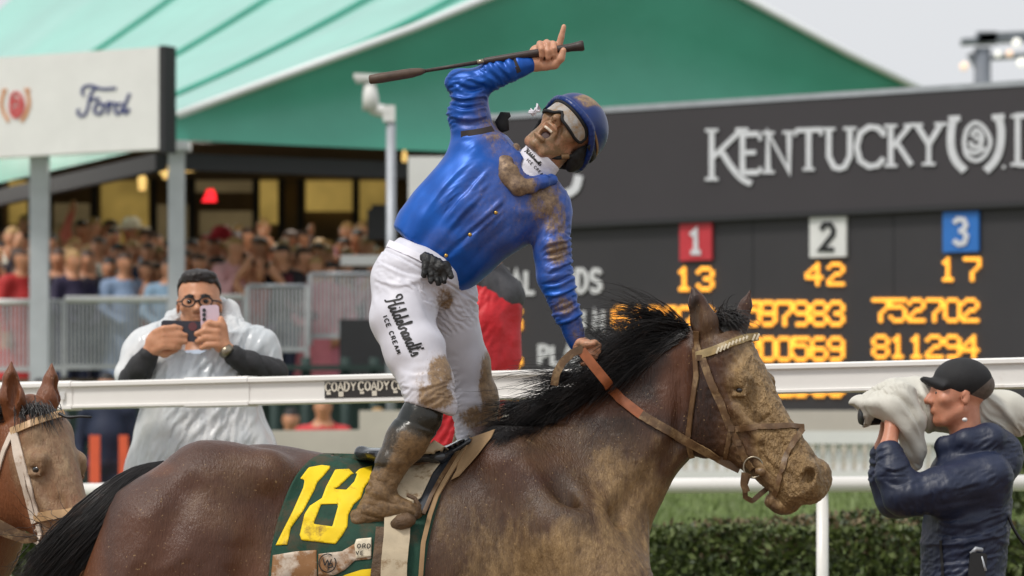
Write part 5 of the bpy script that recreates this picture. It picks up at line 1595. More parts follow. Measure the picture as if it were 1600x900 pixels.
# mouth and teeth
b_ = MB(); c = hf.p(0, .16, .30); b_.tube([c - hf.Fw*6, c], [10, 10], 10); mk('mouth', to_world(np.vstack(b_.V), DJ), b_.F, m_mouth, rider)
b_ = MB(); b_.tube([hf.p(x, .222, .375 - 1.6*x*x) for x in np.linspace(-.07, .07, 9)], 2.4, 6); mk('teeth', to_world(np.vstack(b_.V), DJ), b_.F, m_teeth, rider, True)

# jacket: drawn folds (path, width, height)
TORSO_FOLDS = [([(640, 385), (668, 335), (700, 290), (735, 255)], 9, 5), ([(655, 392), (690, 345), (730, 300), (762, 262)], 8, -4.5), ([(672, 402), (712, 352), (750, 310)], 9, 4.5), ([(628, 372), (646, 330), (676, 292)], 7, -4),
    ([(700, 420), (730, 390), (760, 350), (790, 325)], 8, 4), ([(735, 440), (765, 405), (800, 375), (835, 355)], 9, 5), ([(720, 432), (752, 396), (790, 362)], 7, -4), ([(712, 225), (745, 245), (775, 275)], 9, 5), ([(725, 215), (760, 228), (792, 255)], 7, -4.5),
    ([(790, 330), (820, 340), (850, 345)], 8, 4), ([(780, 310), (815, 318), (848, 322)], 7, -4), ([(830, 385), (842, 362), (862, 345)], 8, -5), ([(690, 300), (720, 318), (755, 330)], 10, 3), ([(660, 330), (690, 352), (712, 372)], 9, -3), ([(745, 445), (742, 420), (735, 395)], 8, 4)]
ARM_R_FOLDS = [([(703, 150), (725, 158), (760, 150)], 6, 5), ([(702, 165), (730, 172), (764, 163)], 6, -5), ([(706, 182), (735, 190), (768, 180)], 7, 5), ([(712, 132), (735, 145), (758, 138)], 5, -5), ([(722, 112), (742, 128), (768, 134)], 6, 4.5), ([(750, 104), (762, 118), (782, 128)], 5, -4.5),
    ([(775, 102), (786, 112), (800, 122)], 5, 4), ([(715, 196), (740, 202), (766, 196)], 5, -4), ([(706, 140), (712, 160), (718, 190)], 6, 3)]
ARM_L_FOLDS = [([(835, 372), (855, 385), (885, 378)], 7, 5), ([(838, 392), (860, 402), (888, 392)], 6, -5), ([(842, 420), (866, 424), (894, 408)], 7, 5), ([(845, 445), (868, 446), (898, 430)], 6, -5), ([(850, 462), (874, 464), (904, 446)], 6, 5), ([(862, 490), (884, 486), (908, 470)], 6, -4.5),
    ([(870, 508), (890, 504), (912, 490)], 5, 4), ([(848, 350), (862, 380), (868, 420)], 8, 4), ([(878, 345), (884, 390), (890, 430)], 7, -3)]
jv = Vol((560, 70, -140), (945, 570, 150), 2.4)
jv.loft((668, 420), (822, 262),
        [(606, 386), (614, 360), (622, 332), (650, 296), (690, 252), (722, 212), (760, 195), (790, 215)],
        [(722, 458), (744, 444), (762, 428), (785, 408), (815, 392), (838, 378), (858, 356), (876, 318), (872, 300)],
        [(0, 62), (.25, 70), (.5, 74), (.75, 66), (1, 40)], 0, 2.3, 4)
jv.ell((748, 232, 2), (44, 40, 44), 18); jv.ell((850, 326, 12), (34, 40, 44), 18)
jv.cone((748, 232, 2), (825, 285, 4), 34, 34, 20); jv.cone((825, 285, 4), (856, 322, 10), 34, 34, 20)
jv.chain(arm_r(1.0), 8); jv.chain([(p[0], p[1], p[2], p[3]) for p in arm_l(1.0)], 8)
jv.cone((712, 130, 0), (716, 124, 0), 17, 17, 10)
jv.cone((826, 268, 20), (850, 238, 16), 27, 30, 6, 'sub')          # neck opening
def jfold(V, N):
    u, v = V[:, 0], V[:, 1]
    armr = sstep(225, 200, v)*sstep(830, 800, u); arml = sstep(835, 860, u)*sstep(330, 370, v)
    tor = (1 - armr)*(1 - arml)
    t1 = folds(V, TORSO_FOLDS)*.55
    a1 = folds(V, ARM_R_FOLDS)*.5
    a2 = folds(V, ARM_L_FOLDS)*.5
    hem = sstep(.0, 1, 0*u)
    cuff = 1 - .7*np.maximum(sstep(505, 530, v)*arml, sstep(800, 822, u)*armr)
    band = -3.5*np.exp(-((u - 806 - .35*(v-107))/5)**2)*armr*sstep(770, 790, u) - 5*np.exp(-((v - 211 + .18*(u-745))/6)**2)*sstep(700, 712, u)*sstep(800, 775, u)
    placket = -2.2*np.exp(-(((u-698)*.66 + (v-404)*.75 )/3.5)**2)*sstep(690, 700, u)*sstep(800, 780, u)*sstep(0, 20, V[:, 2])
    return (tor*t1 + armr*a1 + arml*a2)*cuff + band + placket
def jackmud(V):
    L = [(815, 335, 100, 95, .5), (770, 205, 34, 30, .75), (785, 235, 30, 26, .62), (755, 175, 16, 30, .6), (800, 275, 30, 40, .66), (850, 320, 34, 44, .86), (868, 345, 28, 44, .8), (870, 395, 24, 34, .86), (862, 430, 18, 22, .45), (882, 440, 14, 22, .4),
         (880, 482, 24, 20, .8), (905, 520, 20, 22, .66), (800, 360, 40, 50, .42), (770, 300, 30, 50, .42), (735, 385, 14, 14, .3), (860, 300, 30, 30, .7), (832, 345, 22, 40, .4), (700, 320, 20, 30, .15), (745, 300, 30, 40, .34), (845, 420, 12, 30, .35), (735, 195, 22, 14, .5), (690, 380, 30, 20, .25)]
    return blobs(V, L)*sstep(-30, 0, V[:, 2])
def jstretch(m, d):
    u, v = m[:, 0], m[:, 1]
    armr = sstep(225, 200, v)*sstep(830, 800, u); arml = sstep(835, 860, u)*sstep(330, 370, v)
    fore = sstep(745, 775, u)*armr
    ax_r = np.where(fore[:, None] > .5, np.array([[.95, -.28, .1]]), np.array([[-.1, -1, 0]])); ax_l = np.array([.25, .95, .1]); ax_t = unit([.66, .75, 0])
    s = 1 + armr*(.05 + .34*np.einsum('ij,ij->i', d, ax_r)**2) + arml*(.05 + .32*(d @ ax_l)**2) + (1-armr)*(1-arml)*(.05 + .22*(d @ ax_t)**2 + .10*sstep(120, 40, np.abs((u-668)*-.66+(v-420)*-.2))*0)
    pin = np.maximum(np.maximum(sstep(515, 535, v)*arml, sstep(795, 815, u)*armr), np.exp(-((v - 211 + .18*(u-745))/8)**2)*sstep(700, 712, u)*sstep(800, 775, u))
    return 1 + (s - 1)*(1 - pin)*np.maximum(np.maximum(armr, arml), .65 + .35*sstep(.38, .62, fbm(m, .013, 2, 78)))
jobj, JV, JQ = skin('jacket', jv, m_silk, rider, DJ, {'mud': jackmud}, jfold, 1, None, lambda V, Q: crumple(V, Q, jstretch, 190, -3, 11, 8, .14, 3, 4.5, .026))
jtree = bvh(JV, JQ); del jv
for (u, v) in ((775, 338), (735, 372), (698, 404)):
    z = drape(jtree, u, v, 1.0, 60); b_ = MB(); b_.tube([(u, v, z-1), (u, v, z+1.2), (u, v, z+1.8)], [3.0, 3.0, 1.6], 10); mk('button', to_world(np.vstack(b_.V), DJ), b_.F, m_gold, jobj, True)
V, Fc = strap([(721, 213), (740, 211), (757, 208), (770, 204)], 10, 1.6, jtree, -.5); mk('sleeve_band', to_world(V, DJ), Fc, m_band, jobj, True)
V, Fc = strap([(803, 93), (806, 104), (811, 116)], 7, 1.4, jtree, -.2); mk('sleeve_band', to_world(V, DJ), Fc, m_band, jobj, True)
# collar and flap
cv = Vol((765, 215, -60), (885, 325, 90), 1.5)
ring = [(800, 246, 34), (788, 262, 50), (792, 282, 62), (808, 296, 66), (830, 296, 62), (848, 288, 54), (862, 284, 40)]
for a, b in zip(ring[:-1], ring[1:]): cv.cone(a, b, 9, 9, 5, 'add', .6)
for a, b in (((786, 262, 48), (796, 276, 60)), ((796, 276, 60), (812, 300, 64))): cv.cone(a, b, 13, 11, 6, 'add', .45)
cv.cone((800, 246, 34), (806, 232, 20), 8, 7, 5, 'add', .7)
skin('collar', cv, m_silk, jobj, DJ, {'mud': lambda V: .95*sstep(850, 815, V[:, 0]) + .3}, lambda V, N: (fbm(V, .08, 2, 3) - .5)*4, 1)
b_ = MB(); b_.tube([(788, 205, 0), (784, 190, -4), (788, 180, -6), (797, 178, -8)], [8, 11, 9, 4], 10, True, .5); mk('shoulder_pad', to_world(np.vstack(b_.V), DJ), b_.F, m_pad, rider, True)
# neck scarf with print
sv = Vol((780, 210, -40), (895, 320, 80), 1.5)
sv.cone((846, 250, 14), (820, 280, 10), 31, 37, 4); sv.cut(lambda U, V, W: np.maximum((-(U-846)*.66 + (V-250)*.75) - 46, (U-846)*.66 - (V-250)*.75 - 6))
so, SV, SQ = skin('neck_scarf', sv, m_scarf, rider, DJ, None, lambda V, N: ridges(V, (.75, .66, 0), .02, .09, 5)*1.2, 1)
stree = bvh(SV, SQ)

# script lettering used on scarf and breeches: strokes along a baseline (x right, y up, unit = x-height)
def script_word(origin, dirx, size, ysize=None):
    """'Hildebrandt's' as joined pen strokes; returns list of stroke point lists in local (u, v)"""
    dx = unit(dirx); up = np.array([dx[1], -dx[0]])
    def T(pts): return [tuple(np.array(origin) + dx*x*size + up*y*(ysize or size)) for x, y in pts]
    S = []
    def a(pts, n=5): S.append(T(spline(pts, n)))
    a([(.1,1.55),(-.25,1.9),(-.1,2.35),(.45,2.35),(.6,1.9),(.35,1.2),(.1,.45),(-.2,-.05),(-.5,.05)])        # H, first stem with loop
    a([(.15,1.0),(.7,1.1),(1.2,1.15)]); a([(1.55,2.3),(1.3,1.7),(1.05,.7),(.95,.1),(1.2,0),(1.55,.4)])
    x = 1.55
    a([(x,.4),(x+.3,.95),(x+.2,.2),(x+.45,0),(x+.75,.4)]); S.append(T([(x+.42,1.35),(x+.5,1.45)])); x += .75      # i
    a([(x,.4),(x+.45,1.5),(x+.55,2.1),(x+.35,2.0),(x+.2,.6),(x+.4,0),(x+.7,.4)]); x += .7                         # l
    a([(x+.75,.85),(x+.35,1.0),(x+.1,.5),(x+.3,0),(x+.65,.3),(x+.95,1.2),(x+1.1,2.1)]); a([(x+1.05,2.0),(x+.8,.4),(x+.95,0),(x+1.25,.4)]); x += 1.25   # d
    a([(x,.4),(x+.45,.6),(x+.5,.95),(x+.2,.95),(x+.1,.4),(x+.35,0),(x+.75,.4)]); x += .75                         # e
    a([(x,.4),(x+.45,1.6),(x+.5,2.1),(x+.3,2.0),(x+.2,.5),(x+.4,0),(x+.75,.3),(x+.75,.8),(x+.95,.75)]); x += .9   # b
    a([(x,.7),(x+.25,1.05),(x+.35,.85),(x+.6,.85),(x+.5,.2),(x+.7,0),(x+.9,.35)]); x += .9                        # r
    a([(x+.65,.9),(x+.25,1.0),(x,.45),(x+.25,0),(x+.55,.35),(x+.7,.95)]); a([(x+.7,.95),(x+.6,.25),(x+.8,0),(x+1.05,.4)]); x += 1.05   # a
    a([(x,.4),(x+.15,1.0),(x+.05,0)]); a([(x+.05,.1),(x+.3,.8),(x+.55,1.0),(x+.55,.3),(x+.75,0),(x+.95,.35)]); x += .95   # n
    a([(x+.75,.85),(x+.35,1.0),(x+.1,.5),(x+.3,0),(x+.65,.3),(x+.95,1.2),(x+1.1,2.1)]); a([(x+1.05,2.0),(x+.8,.4),(x+.95,0),(x+1.2,.4)]); x += 1.2     # d
    a([(x,.3),(x+.35,1.2),(x+.42,1.8)]); a([(x+.42,1.8),(x+.15,.4),(x+.35,0),(x+.6,.35)]); S.append(T([(x+.05,1.25),(x+.65,1.3)])); x += .75          # t
    S.append(T([(x+.1,2.1),(x,1.7)])); x += .1
    a([(x,.35),(x+.35,1.05),(x+.5,.55),(x+.4,.05),(x+.05,.1)])                                                     # s
    return S
V, Fc = decal(script_word((820, 240), (.66, .66), 2.9), 1.4, stree, .8, 1.2); mk('lettering', to_world(V, DJ), Fc, m_ink, so)
def caps_on(txt, o, dirx, h, cw, gap, tree, w, lift):
    dx = unit(dirx); up = np.array([dx[1], -dx[0]]); S = []; x = 0
    for ch in txt:
        if ch != ' ':
            for s in GL[ch]: S.append([tuple(np.array(o) + dx*(x + a*cw*(1 if ch not in 'I' else .5)) + up*(b*h)) for a, b in s])
        x += (cw if ch not in 'I ' else cw*.55) + gap
    return decal(S, w, tree, lift, 1.5)
V, Fc = caps_on('ICE CREAM', (822, 254), (.66, .66), 4.0, 3.2, 1.6, stree, 1.0, .8); mk('lettering', to_world(V, DJ), Fc, m_ink, so)

# breeches
pv = Vol((555, 350, -160), (800, 700, 170), 2.3)
pv.ell((662, 428, 8), (62, 46, 82), 0, 'add', rot2(np.eye(3), .5)); pv.ell((630, 440, 10), (48, 50, 76), 24)
pv.cone((655, 398, 6), (690, 420, 6), 38, 36, 20, 'add', 1.6)
pv.chain([(640, 440, 36, 59), (630, 500, 62, 49), (650, 552, 84, 46), (668, 600, 104, 40), (674, 630, 112, 37), (680, 638, 114, 33)], 12)
pv.chain([(698, 462, -24, 50), (708, 512, -44, 40), (728, 566, -64, 37), (740, 622, -80, 38), (744, 674, -88, 34)], 12)
pv.cut(lambda U, V, W: (V - 640) - (U - 660)*.28 - 60*(W < 0))
pv.cut(lambda U, V, W: -((V - 366) - (U - 612) * .45) * .9)
LEG_FOLDS = [([(590, 440), (625, 452), (665, 440)], 7, 3), ([(600, 415), (640, 432), (680, 436)], 6, -3), ([(660, 520), (680, 530), (700, 548)], 6, 3), ([(620, 560), (650, 566), (690, 560)], 6, 3.5), ([(625, 580), (655, 588), (695, 578)], 5, -3.5), ([(632, 606), (660, 612), (700, 600)], 6, 3.5), ([(655, 470), (675, 500), (690, 530)], 6, -3.5), ([(585, 470), (600, 500), (612, 540)], 8, 2.5)]
def pfold(V, N):
    u, v = V[:, 0], V[:, 1]
    near = (V[:, 2] > 10)
    knee = sstep(560, 640, v)
    a = folds(V, LEG_FOLDS)*np.where(near, .6, 0)
    b = 0*u
    seam = -1.6*np.exp(-((v - 400 - (u-612)*.53)/2.5)**2)
    return a*(1 - .5*knee) + b*(.35 + .65*knee) + seam
def pmud(V):
    n = V[:, 2] > 0
    A = blobs(V, [(690, 590, 26, 40, .9), (682, 625, 36, 26, .95), (665, 600, 22, 26, .55), (696, 470, 16, 24, .78), (662, 560, 14, 20, .3), (650, 640, 20, 14, .3)])
    Bm = blobs(V, [(766, 595, 22, 70, .95), (745, 652, 44, 26, .78), (768, 648, 26, 36, .95), (720, 640, 20, 14, .45), (702, 465, 14, 20, .7), (714, 660, 22, 16, .5)])
    return np.where(n, A, Bm)
def pstretch(m, d):
    knee = sstep(540, 620, m[:, 1]); ax = unit([.3, .95, .1]); dg = unit([.8, -.6, .1])
    w_ = sstep(.46, .64, fbm(m, .016, 2, 77)); crotch = sstep(70, 20, np.hypot(m[:, 0] - 690, m[:, 1] - 480))
    return 1 + .015 + (.12*w_ + .17*knee)*(d @ ax)**2 + (.14*w_ + .2*crotch)*(d @ dg)**2*(1 - knee)
pobj, PV, PQ = skin('breeches', pv, m_pants, rider, DJ, {'mud': pmud}, pfold, 1, None, lambda V, Q: crumple(V, Q, pstretch, 170, -2, 6, 5, .085, 9, 3.2, .034))
ptree = bvh(PV, PQ); del pv
dh = (45, 118)
V, Fc = decal(script_word((606, 478), (43, 92), 8.3, 11.0), 2.7, ptree, 1.0, 1.6); mk('lettering', to_world(V, DJ), Fc, m_ink, pobj)
V, Fc = caps_on('ICE CREAM', (601, 500), (22, 58), 6.5, 5.2, 2.6, ptree, 1.7, 1.0); mk('lettering', to_world(V, DJ), Fc, m_ink, pobj)
V, Fc = strap([(608, 384), (640, 400), (670, 414), (705, 432)], 13, 2, ptree, .5); mk('waistband', to_world(V, DJ), Fc, m_scarf, pobj, True)
# spare gloves tucked into the waistband
gv = Vol((645, 390, 60), (720, 460, 140), 1.5)
z0 = 96
gv.cone((668, 410, z0-8), (690, 425, z0), 10, 12, 6)
for a, b in (((668, 415), (664, 436)), ((676, 420), (675, 446)), ((684, 424), (686, 449)), ((692, 424), (696, 446)), ((698, 420), (706, 438))): gv.cone((*a, z0), (*b, z0 + 6), 6.5, 4.5, 2)
skin('gloves', gv, m_glove, pobj, DJ, None, lambda V, N: (fbm(V, .2, 2, 3) - .5)*4, 1)

# boots
ov = Vol((530, 600, 70), (720, 850, 180), 1.8)
ov.chain([(668, 634, 113, 29), (660, 656, 116, 31), (638, 692, 120, 30), (616, 728, 124, 23.5), (604, 752, 126, 20.5), (598, 776, 128, 20)], 8)
ov.chain([(596, 772, 128, 20), (578, 800, 130, 15), (562, 816, 130, 11)], 8)
ov.chain([(600, 774, 128, 20), (622, 794, 130, 14), (648, 800, 128, 10)], 8)
ov.cone((562, 814, 130), (652, 803, 130), 13, 13, 7); ov.cone((598, 796, 130), (640, 798, 130), 20, 14, 8)
ov.cut(lambda U, V, W: np.maximum((V - 828) - (U - 556)*-.14, -V + 622 ))
def bfold(V, N):
    anc = sstep(725, 760, V[:, 1])
    return creases(V, (1, .25, .1), .02, .075, 33)*2.4*anc + (fbm(V, .05, 3, 3) - .5)*2 + 2.0*(sstep(662, 668, V[:, 1] + (V[:, 0]-640)*-.35))*sstep(735, 725, V[:, 1])
def bmud(V): return np.clip(.12 + .8*sstep(660, 690, V[:, 1] - (V[:, 0]-640)*.35) + .3*sstep(730, 760, V[:, 1]) - .5*sstep(612, 596, V[:, 0] + (V[:, 1]-740)*.42)*sstep(745, 730, V[:, 1]), 0, 1)
skin('boot', ov, m_boot, rider, DJ, {'mud': bmud}, bfold, 1)
fv = Vol((660, 640, -200), (790, 850, -50), 3)
fv.chain([(744, 664, -90, 32), (722, 730, -145, 27), (702, 795, -160, 20), (745, 808, -160, 13)], 8)
skin('boot', fv, m_boot, rider, DJ, {'mud': lambda V: V[:, 0]*0 + .7}, None, 1)

# helmet with padded harness
ev = Vol((800, 110, -90), (990, 310, 110), 1.4)
Hh = hf.H
ev.ell(hf.p(0, .66, -.04), np.array([.45, .43, .52])*Hh, 0, 'add', hf.ax)
def keep(U, V, W):
    x, y, z = U - hf.O[0], V - hf.O[1], W - hf.O[2]
    q = [(x*a[0] + y*a[1] + z*a[2])/Hh for a in hf.ax]
    lim = .66 - .30*np.clip((.30 - q[2])/.6, 0, 1)
    return (lim - q[1])*Hh
ev.cut(keep)
ev.ell(hf.p(0, .62, .02), np.array([.375, .40, .44])*Hh, 3, 'sub', hf.ax)
# rim roll
rim = []
for a in np.linspace(-2.6, 2.6, 41):
    z = -.04 + .52*math.cos(a); x = .45*math.sin(a); y = .66 - .30*min(1, max(0, (.30 - z)/.6)); rim.append(hf.p(x*.985, y + .01, z*.985))
for a, b in zip(rim[:-1], rim[1:]): ev.cone(a, b, 4.5, 4.5, 3)
def hmud(V):
    q = hf.inv(V); return np.maximum(.85*sstep(.16, .10, np.abs(q[:, 0] - .02))*sstep(.72, .8, q[:, 1]), .03)
hobj, EV, EQ = skin('helmet', ev, m_helmet, rider, DJ, {'mud': hmud}, None, 1)
etree = bvh(EV, EQ)
def hband(name, ang, y_of, rx, rz, w, t, mat, par, zc=-.04):
    """band round the head in the head frame"""
    V = []; Fc = []
    for i, a in enumerate(ang):
        y = y_of(a)
        for (dy, k) in ((-w/2, 1.0), (-w/2, 1.0 + t), (w/2, 1.0 + t), (w/2, 1.0)):
            V.append(hf.p(rx*k*math.sin(a), y + dy, zc + rz*k*math.cos(a)))
    n = len(ang)
    Fc = [(i*4+j, i*4+(j+1) % 4, (i+1)*4+(j+1) % 4, (i+1)*4+j) for i in range(n-1) for j in range(4)] + [(3,2,1,0), tuple((n-1)*4+j for j in range(4))]
    return mk(name, to_world(np.array(V), DJ), Fc, mat, par, True)
hband('stripe', np.linspace(.5, 2.6, 24), lambda a: .70 - .12*(a-.5)/2.1, .452, .522, .035, .02, m_mudstr, hobj)
# black padding over ears and nape
av = Vol((840, 180, -90), (960, 300, 110), 1.5)
for s in (1, -1):
    av.ell(hf.p(.36*s, .40, -.12), np.array([.075, .24, .20])*Hh, 4, 'add', hf.ax)
av.ell(hf.p(0, .36, -.34), np.array([.28, .20, .12])*Hh, 10, 'add', hf.ax)
skin('ear_padding', av, m_pad, hobj, DJ, None, lambda V, N: (fbm(V, .12, 2, 2) - .5)*3, 1)
def path_tube(name, pts, r, mat, par, n=8, flat=None):
    b_ = MB(); b_.tube(spline(pts, 6), r, n, True, flat); return mk(name, to_world(np.vstack(b_.V), DJ), b_.F, mat, par, True)
path_tube('chin_strap', [hf.p(.37, .40, .0), hf.p(.33, .22, .06), hf.p(.22, .06, .12), hf.p(.0, -.06, .17), hf.p(-.22, .06, .12), hf.p(-.35, .3, .04)], 3.4, m_pad, hobj)
path_tube('strap_buckle', [hf.p(.335, .24, .07), hf.p(.29, .15, .1)], 4.6, m_mudstr, hobj)

# goggles
def lens_pt(a, y, k=1.0): return hf.p(.335*k*math.sin(a), y, .06 + .40*k*math.cos(a))
def gog(name, yc, k, mat_l, mat_f, par, half=.105):
    V = []; Fc = []; na, ny = 33, 7; A = np.linspace(-1.32, 1.32, na); top = []; bot = []
    for a in A:
        notch = .085*math.exp(-(a/.16)**2); e_ = min(1, (1.32 - abs(a))/.35)**.5 if abs(a) < 1.32 else 0.0
        hh = half*(.35 + .65*e_); y1, y0 = yc + hh, yc - hh + notch
        bulge = 1 + .05*math.cos(a)
        for j in range(ny): V.append(lens_pt(a, y0 + (y1-y0)*j/(ny-1), k*bulge))
        top.append(lens_pt(a, y1, k*bulge)); bot.append(lens_pt(a, y0, k*bulge))
    Fc = [(i*ny+j, (i+1)*ny+j, (i+1)*ny+j+1, i*ny+j+1) for i in range(na-1) for j in range(ny-1)]
    g_ = thing('goggles', 'muddy clear goggles over the rider\'s eyes', 'goggles', to_world([hf.p(0, .5, .5)], DJ)[0]) if par is None else par
    lo_ = mk('goggle_lens', to_world(np.array(V), DJ), Fc, mat_l, g_, True)
    b_ = MB(); b_.tube(np.array(top + bot[::-1] + top[:1]), 2.5, 7, False); mk('goggle_frame', to_world(np.vstack(b_.V), DJ), b_.F, mat_f, g_, True)
    return g_
def lens_mat():
    m, nt, b = new_mat('muddy_goggle_lens')
    f = ramp(nt, noise(nt, 38, 6, .7), .42, .62)
    nt.links.new(mixc(nt, f, lin(168, 165, 160), lin(150, 118, 76)), b.inputs['Base Color'])
    nt.links.new(mixc(nt, f, (.06, .06, .06, 1), (.5, .5, .5, 1)), b.inputs['Roughness'])
    b.inputs['Coat Weight'].default_value = .8; b.inputs['Coat Roughness'].default_value = .08
    bump(nt, b, noise(nt, 60, 5, .6), .25, .003)
    return m
m_lens = lens_mat()
gg = gog('goggles', .50, 1.06, m_lens, m_pad, None)
gg.name = 'goggles'
hband('goggle_strap', np.linspace(1.25, 3.0, 26), lambda a: .53 + .06*(a - 1.25), .455, .53, .085, .03, m_pad, gg)
hband('goggle_strap', np.linspace(-3.0, -1.25, 26), lambda a: .53 + .06*(-a - 1.25), .455, .53, .085, .03, m_pad, gg)
hband('brow_pad', np.linspace(-1.15, 1.15, 26), lambda a: .64, .36, .46, .09, .06, m_mudstr, hobj, .0)
b_ = MB(); r_ = np.random.default_rng(2)
for i in range(7):
    c = np.array([843 - i*2.0 + r_.normal(), 180 + r_.normal()*3, 60]); b_.tube([c, c + (-3 + r_.normal()*2, r_.normal()*4, 2), c + (-7, r_.normal()*5, 3)], [2.5, 2.2, .8], 6)
mk('tear_off_tab', to_world(np.vstack(b_.V), DJ), b_.F, m_scarf, gg, True)

# whip in the raised hand
m_whip = M('dark_whip_grip', lin(56, 44, 40), .5, .25, 60, .3, 200, .002); m_whip2 = M('brown_whip_flap', lin(84, 66, 54), .55, .25, 40, .3, 120, .002)
whip = thing('whip', 'dark riding whip held up in the rider\'s raised hand', 'whip', to_world([(850, 85, 20)], DJ)[0])
def wpt(t): return np.array([577 + (908-577)*t, 127 + (74-127)*t, 21])
b_ = MB(); b_.tube([wpt(.0), wpt(.005), wpt(.05), wpt(.2), wpt(.245), wpt(.265)], [4, 7, 8, 7.6, 5.5, 3], 10); mk('flap', to_world(np.vstack(b_.V), DJ), b_.F, m_whip2, whip, True)
b_ = MB(); b_.tube([wpt(.25), wpt(.55)], [2.8, 3.4], 8); mk('shaft', to_world(np.vstack(b_.V), DJ), b_.F, m_whip, whip, True)
b_ = MB(); b_.tube([wpt(.535), wpt(.55), wpt(.75), wpt(.95), wpt(.985), wpt(1.0), wpt(1.012)], [3.5, 5.6, 6.2, 6.4, 7.6, 8.6, 7.5], 10); mk('grip', to_world(np.vstack(b_.V), DJ), b_.F, m_whip, whip, True)
b_ = MB(); b_.tube([wpt(.51), wpt(.545)], [4.2, 4.4], 8); mk('ferrule', to_world(np.vstack(b_.V), DJ), b_.F, m_steel, whip, True)
# ================================================================== second horse, left edge
D2 = 14.55
v2 = Vol((780, 430, -190), (1330, 900, 190), 3.0)
hp0 = lambda uh, v, wh: (HU + uh, v, wh)
head_prims(v2, hp0, np.eye(3), (HU, 0.0, 0.0))
v2.loft((880, 770), (1105, 545), [(800, 690), (850, 650), (957, 585), (1072, 508), (1118, 488)], [(985, 880), (1020, 816), (1050, 752), (1075, 720), (1160, 630)], [(0, 80), (.5, 60), (1.1, 42)], 40, 2.2, 0, None, .2)
v2.cone((1020, 560, 0), (1108, 520, 0), 26, 26, 26)
for s in (1, -1):
    v2.chain([(1106, 528, 34*s, 19), (1106, 500, 42*s, 20), (1104, 470, 46*s, 12), (1103, 444, 46*s, 2.5)], 8)
    v2.ell((1117, 488, 50*s), (10, 30, 10), 4, 'sub')
V2m, Q2m = v2.mesh(1); del v2
mud2 = blobs(V2m, [(1185, 590, 66, 90, 1.02), (1220, 680, 60, 100, .9), (1255, 760, 60, 50, .7), (1170, 540, 40, 30, .6)])
dark2 = blobs(V2m, [(1260, 775, 40, 40, .6)]); red2 = np.where(V2m[:, 0] < 1140, .45, .15)
Vr = V2m + vnormals(V2m, Q2m)*0
def turn2(V, pitch=R(6), yaw=R(40), to=(70, 632, 0), sc=.95):
    q = (V - np.array([1110, 515, 0]))*sc
    c, s = math.cos(pitch), math.sin(pitch); q = np.stack([q[:, 0]*c - q[:, 1]*s, q[:, 0]*s + q[:, 1]*c, q[:, 2]], 1)
    c, s = math.cos(yaw), math.sin(yaw); q = np.stack([q[:, 0]*c - q[:, 2]*s, q[:, 1], q[:, 0]*s + q[:, 2]*c], 1)
    return q + np.array(to)
e_ = turn2(np.array([[HU+71, 613, 45.]]))[0]; T2 = np.array([67 - e_[0], 735 - e_[1], 0]); Vr = turn2(V2m) + T2
sgn = np.einsum('ij,ij->i', Vr[Q2m[:, 0]], np.cross(Vr[Q2m[:, 1]], Vr[Q2m[:, 2]])).sum()
if sgn < 0: Q2m = Q2m[:, ::-1]
horse2 = thing('racehorse', 'brown horse with white bridle entering at the left edge behind the tail', 'horse', (-1.75, D2 + .5, 0))
mk('body', to_world(Vr, D2), Q2m[:, ::-1].copy(), m_coat2, horse2, True, {'mud': mud2, 'dark': dark2, 'red': red2})
t2 = bvh(Vr, Q2m)
e2 = turn2(np.array([[HU+71, 613, 45.]]))[0] + T2; eyeball(horse2, D2, e2, 10)
# trunk and legs of the second horse, left of the picture
lv = Vol((-900, 640, -420), (40, 1560, 60), 12)
lv.chain([(-20, 740, -60, 75), (-90, 830, -130, 105), (-150, 900, -190, 130)], 40); lv.ell((-330, 900, -260), (300, 160, 150), 40, 'add', None)
for (u, w) in ((-110, -120), (-150, -260), (-560, -240), (-560, -370)):
    lv.chain([(u, 980, w, 70), (u+10, 1200, w, 34), (u, 1380, w, 24), (u+25, 1510, w, 32)], 30)
skin('trunk', lv, m_coat2, horse2, D2, {'mud': lambda V: V[:, 0]*0 + .4, 'dark': lambda V: V[:, 0]*0, 'red': lambda V: V[:, 0]*0 + .3}, None, 1)
r_ = np.random.default_rng(14); S = []; Rr = []
for i in range(500):
    p = [np.array([58 + r_.normal()*13, 640 + r_.normal()*6, 25 + r_.normal()*10])]; vel = np.array([.2 + r_.normal()*.4, .3, .7])
    for j in range(7): vel = vel + np.array([.03, .25, 0]) + r_.normal(size=3)*.1; vel /= np.linalg.norm(vel); p.append(p[-1] + vel*6.0)
    S.append(np.array(p)); Rr.append(.9)
for i in range(300):
    p = [np.array([-6 + r_.normal()*12, 646 + r_.normal()*12, 0 + r_.normal()*8])]; vel = np.array([-.8, .1 + r_.normal()*.3, .5])
    for j in range(7): vel = vel + np.array([0, .2, 0]) + r_.normal(size=3)*.08; vel /= np.linalg.norm(vel); p.append(p[-1] + vel*9.0)
    S.append(np.array(p)); Rr.append(.9)
V, Q = hair_mesh(S, Rr); mk('mane', to_world(V, D2), Q, m_hair, horse2, True)
m_wstrap = M('white_bridle_strap', lin(214, 198, 182), .45, .12, 30, .2, 90, .002, dirt=lin(150, 116, 80), dirt_amt=.42)
m_tanstrap = M('muddy_white_strap', lin(190, 154, 112), .45, .2, 30, .2, 90, .002)
br2 = thing('bridle', 'white bridle with muddied noseband on the brown horse at the left edge', 'bridle', to_world([(60, 760, 60)], D2)[0])
def s2(name, path, w, mat=m_wstrap, lift=1.5, t=3):
    V, Fc = strap(path, w, t, t2, lift); return mk(name, to_world(V, D2), Fc, mat, br2, True)
s2('browband', [(22, 676), (45, 668), (75, 656), (103, 646)], 12, m_tanstrap)
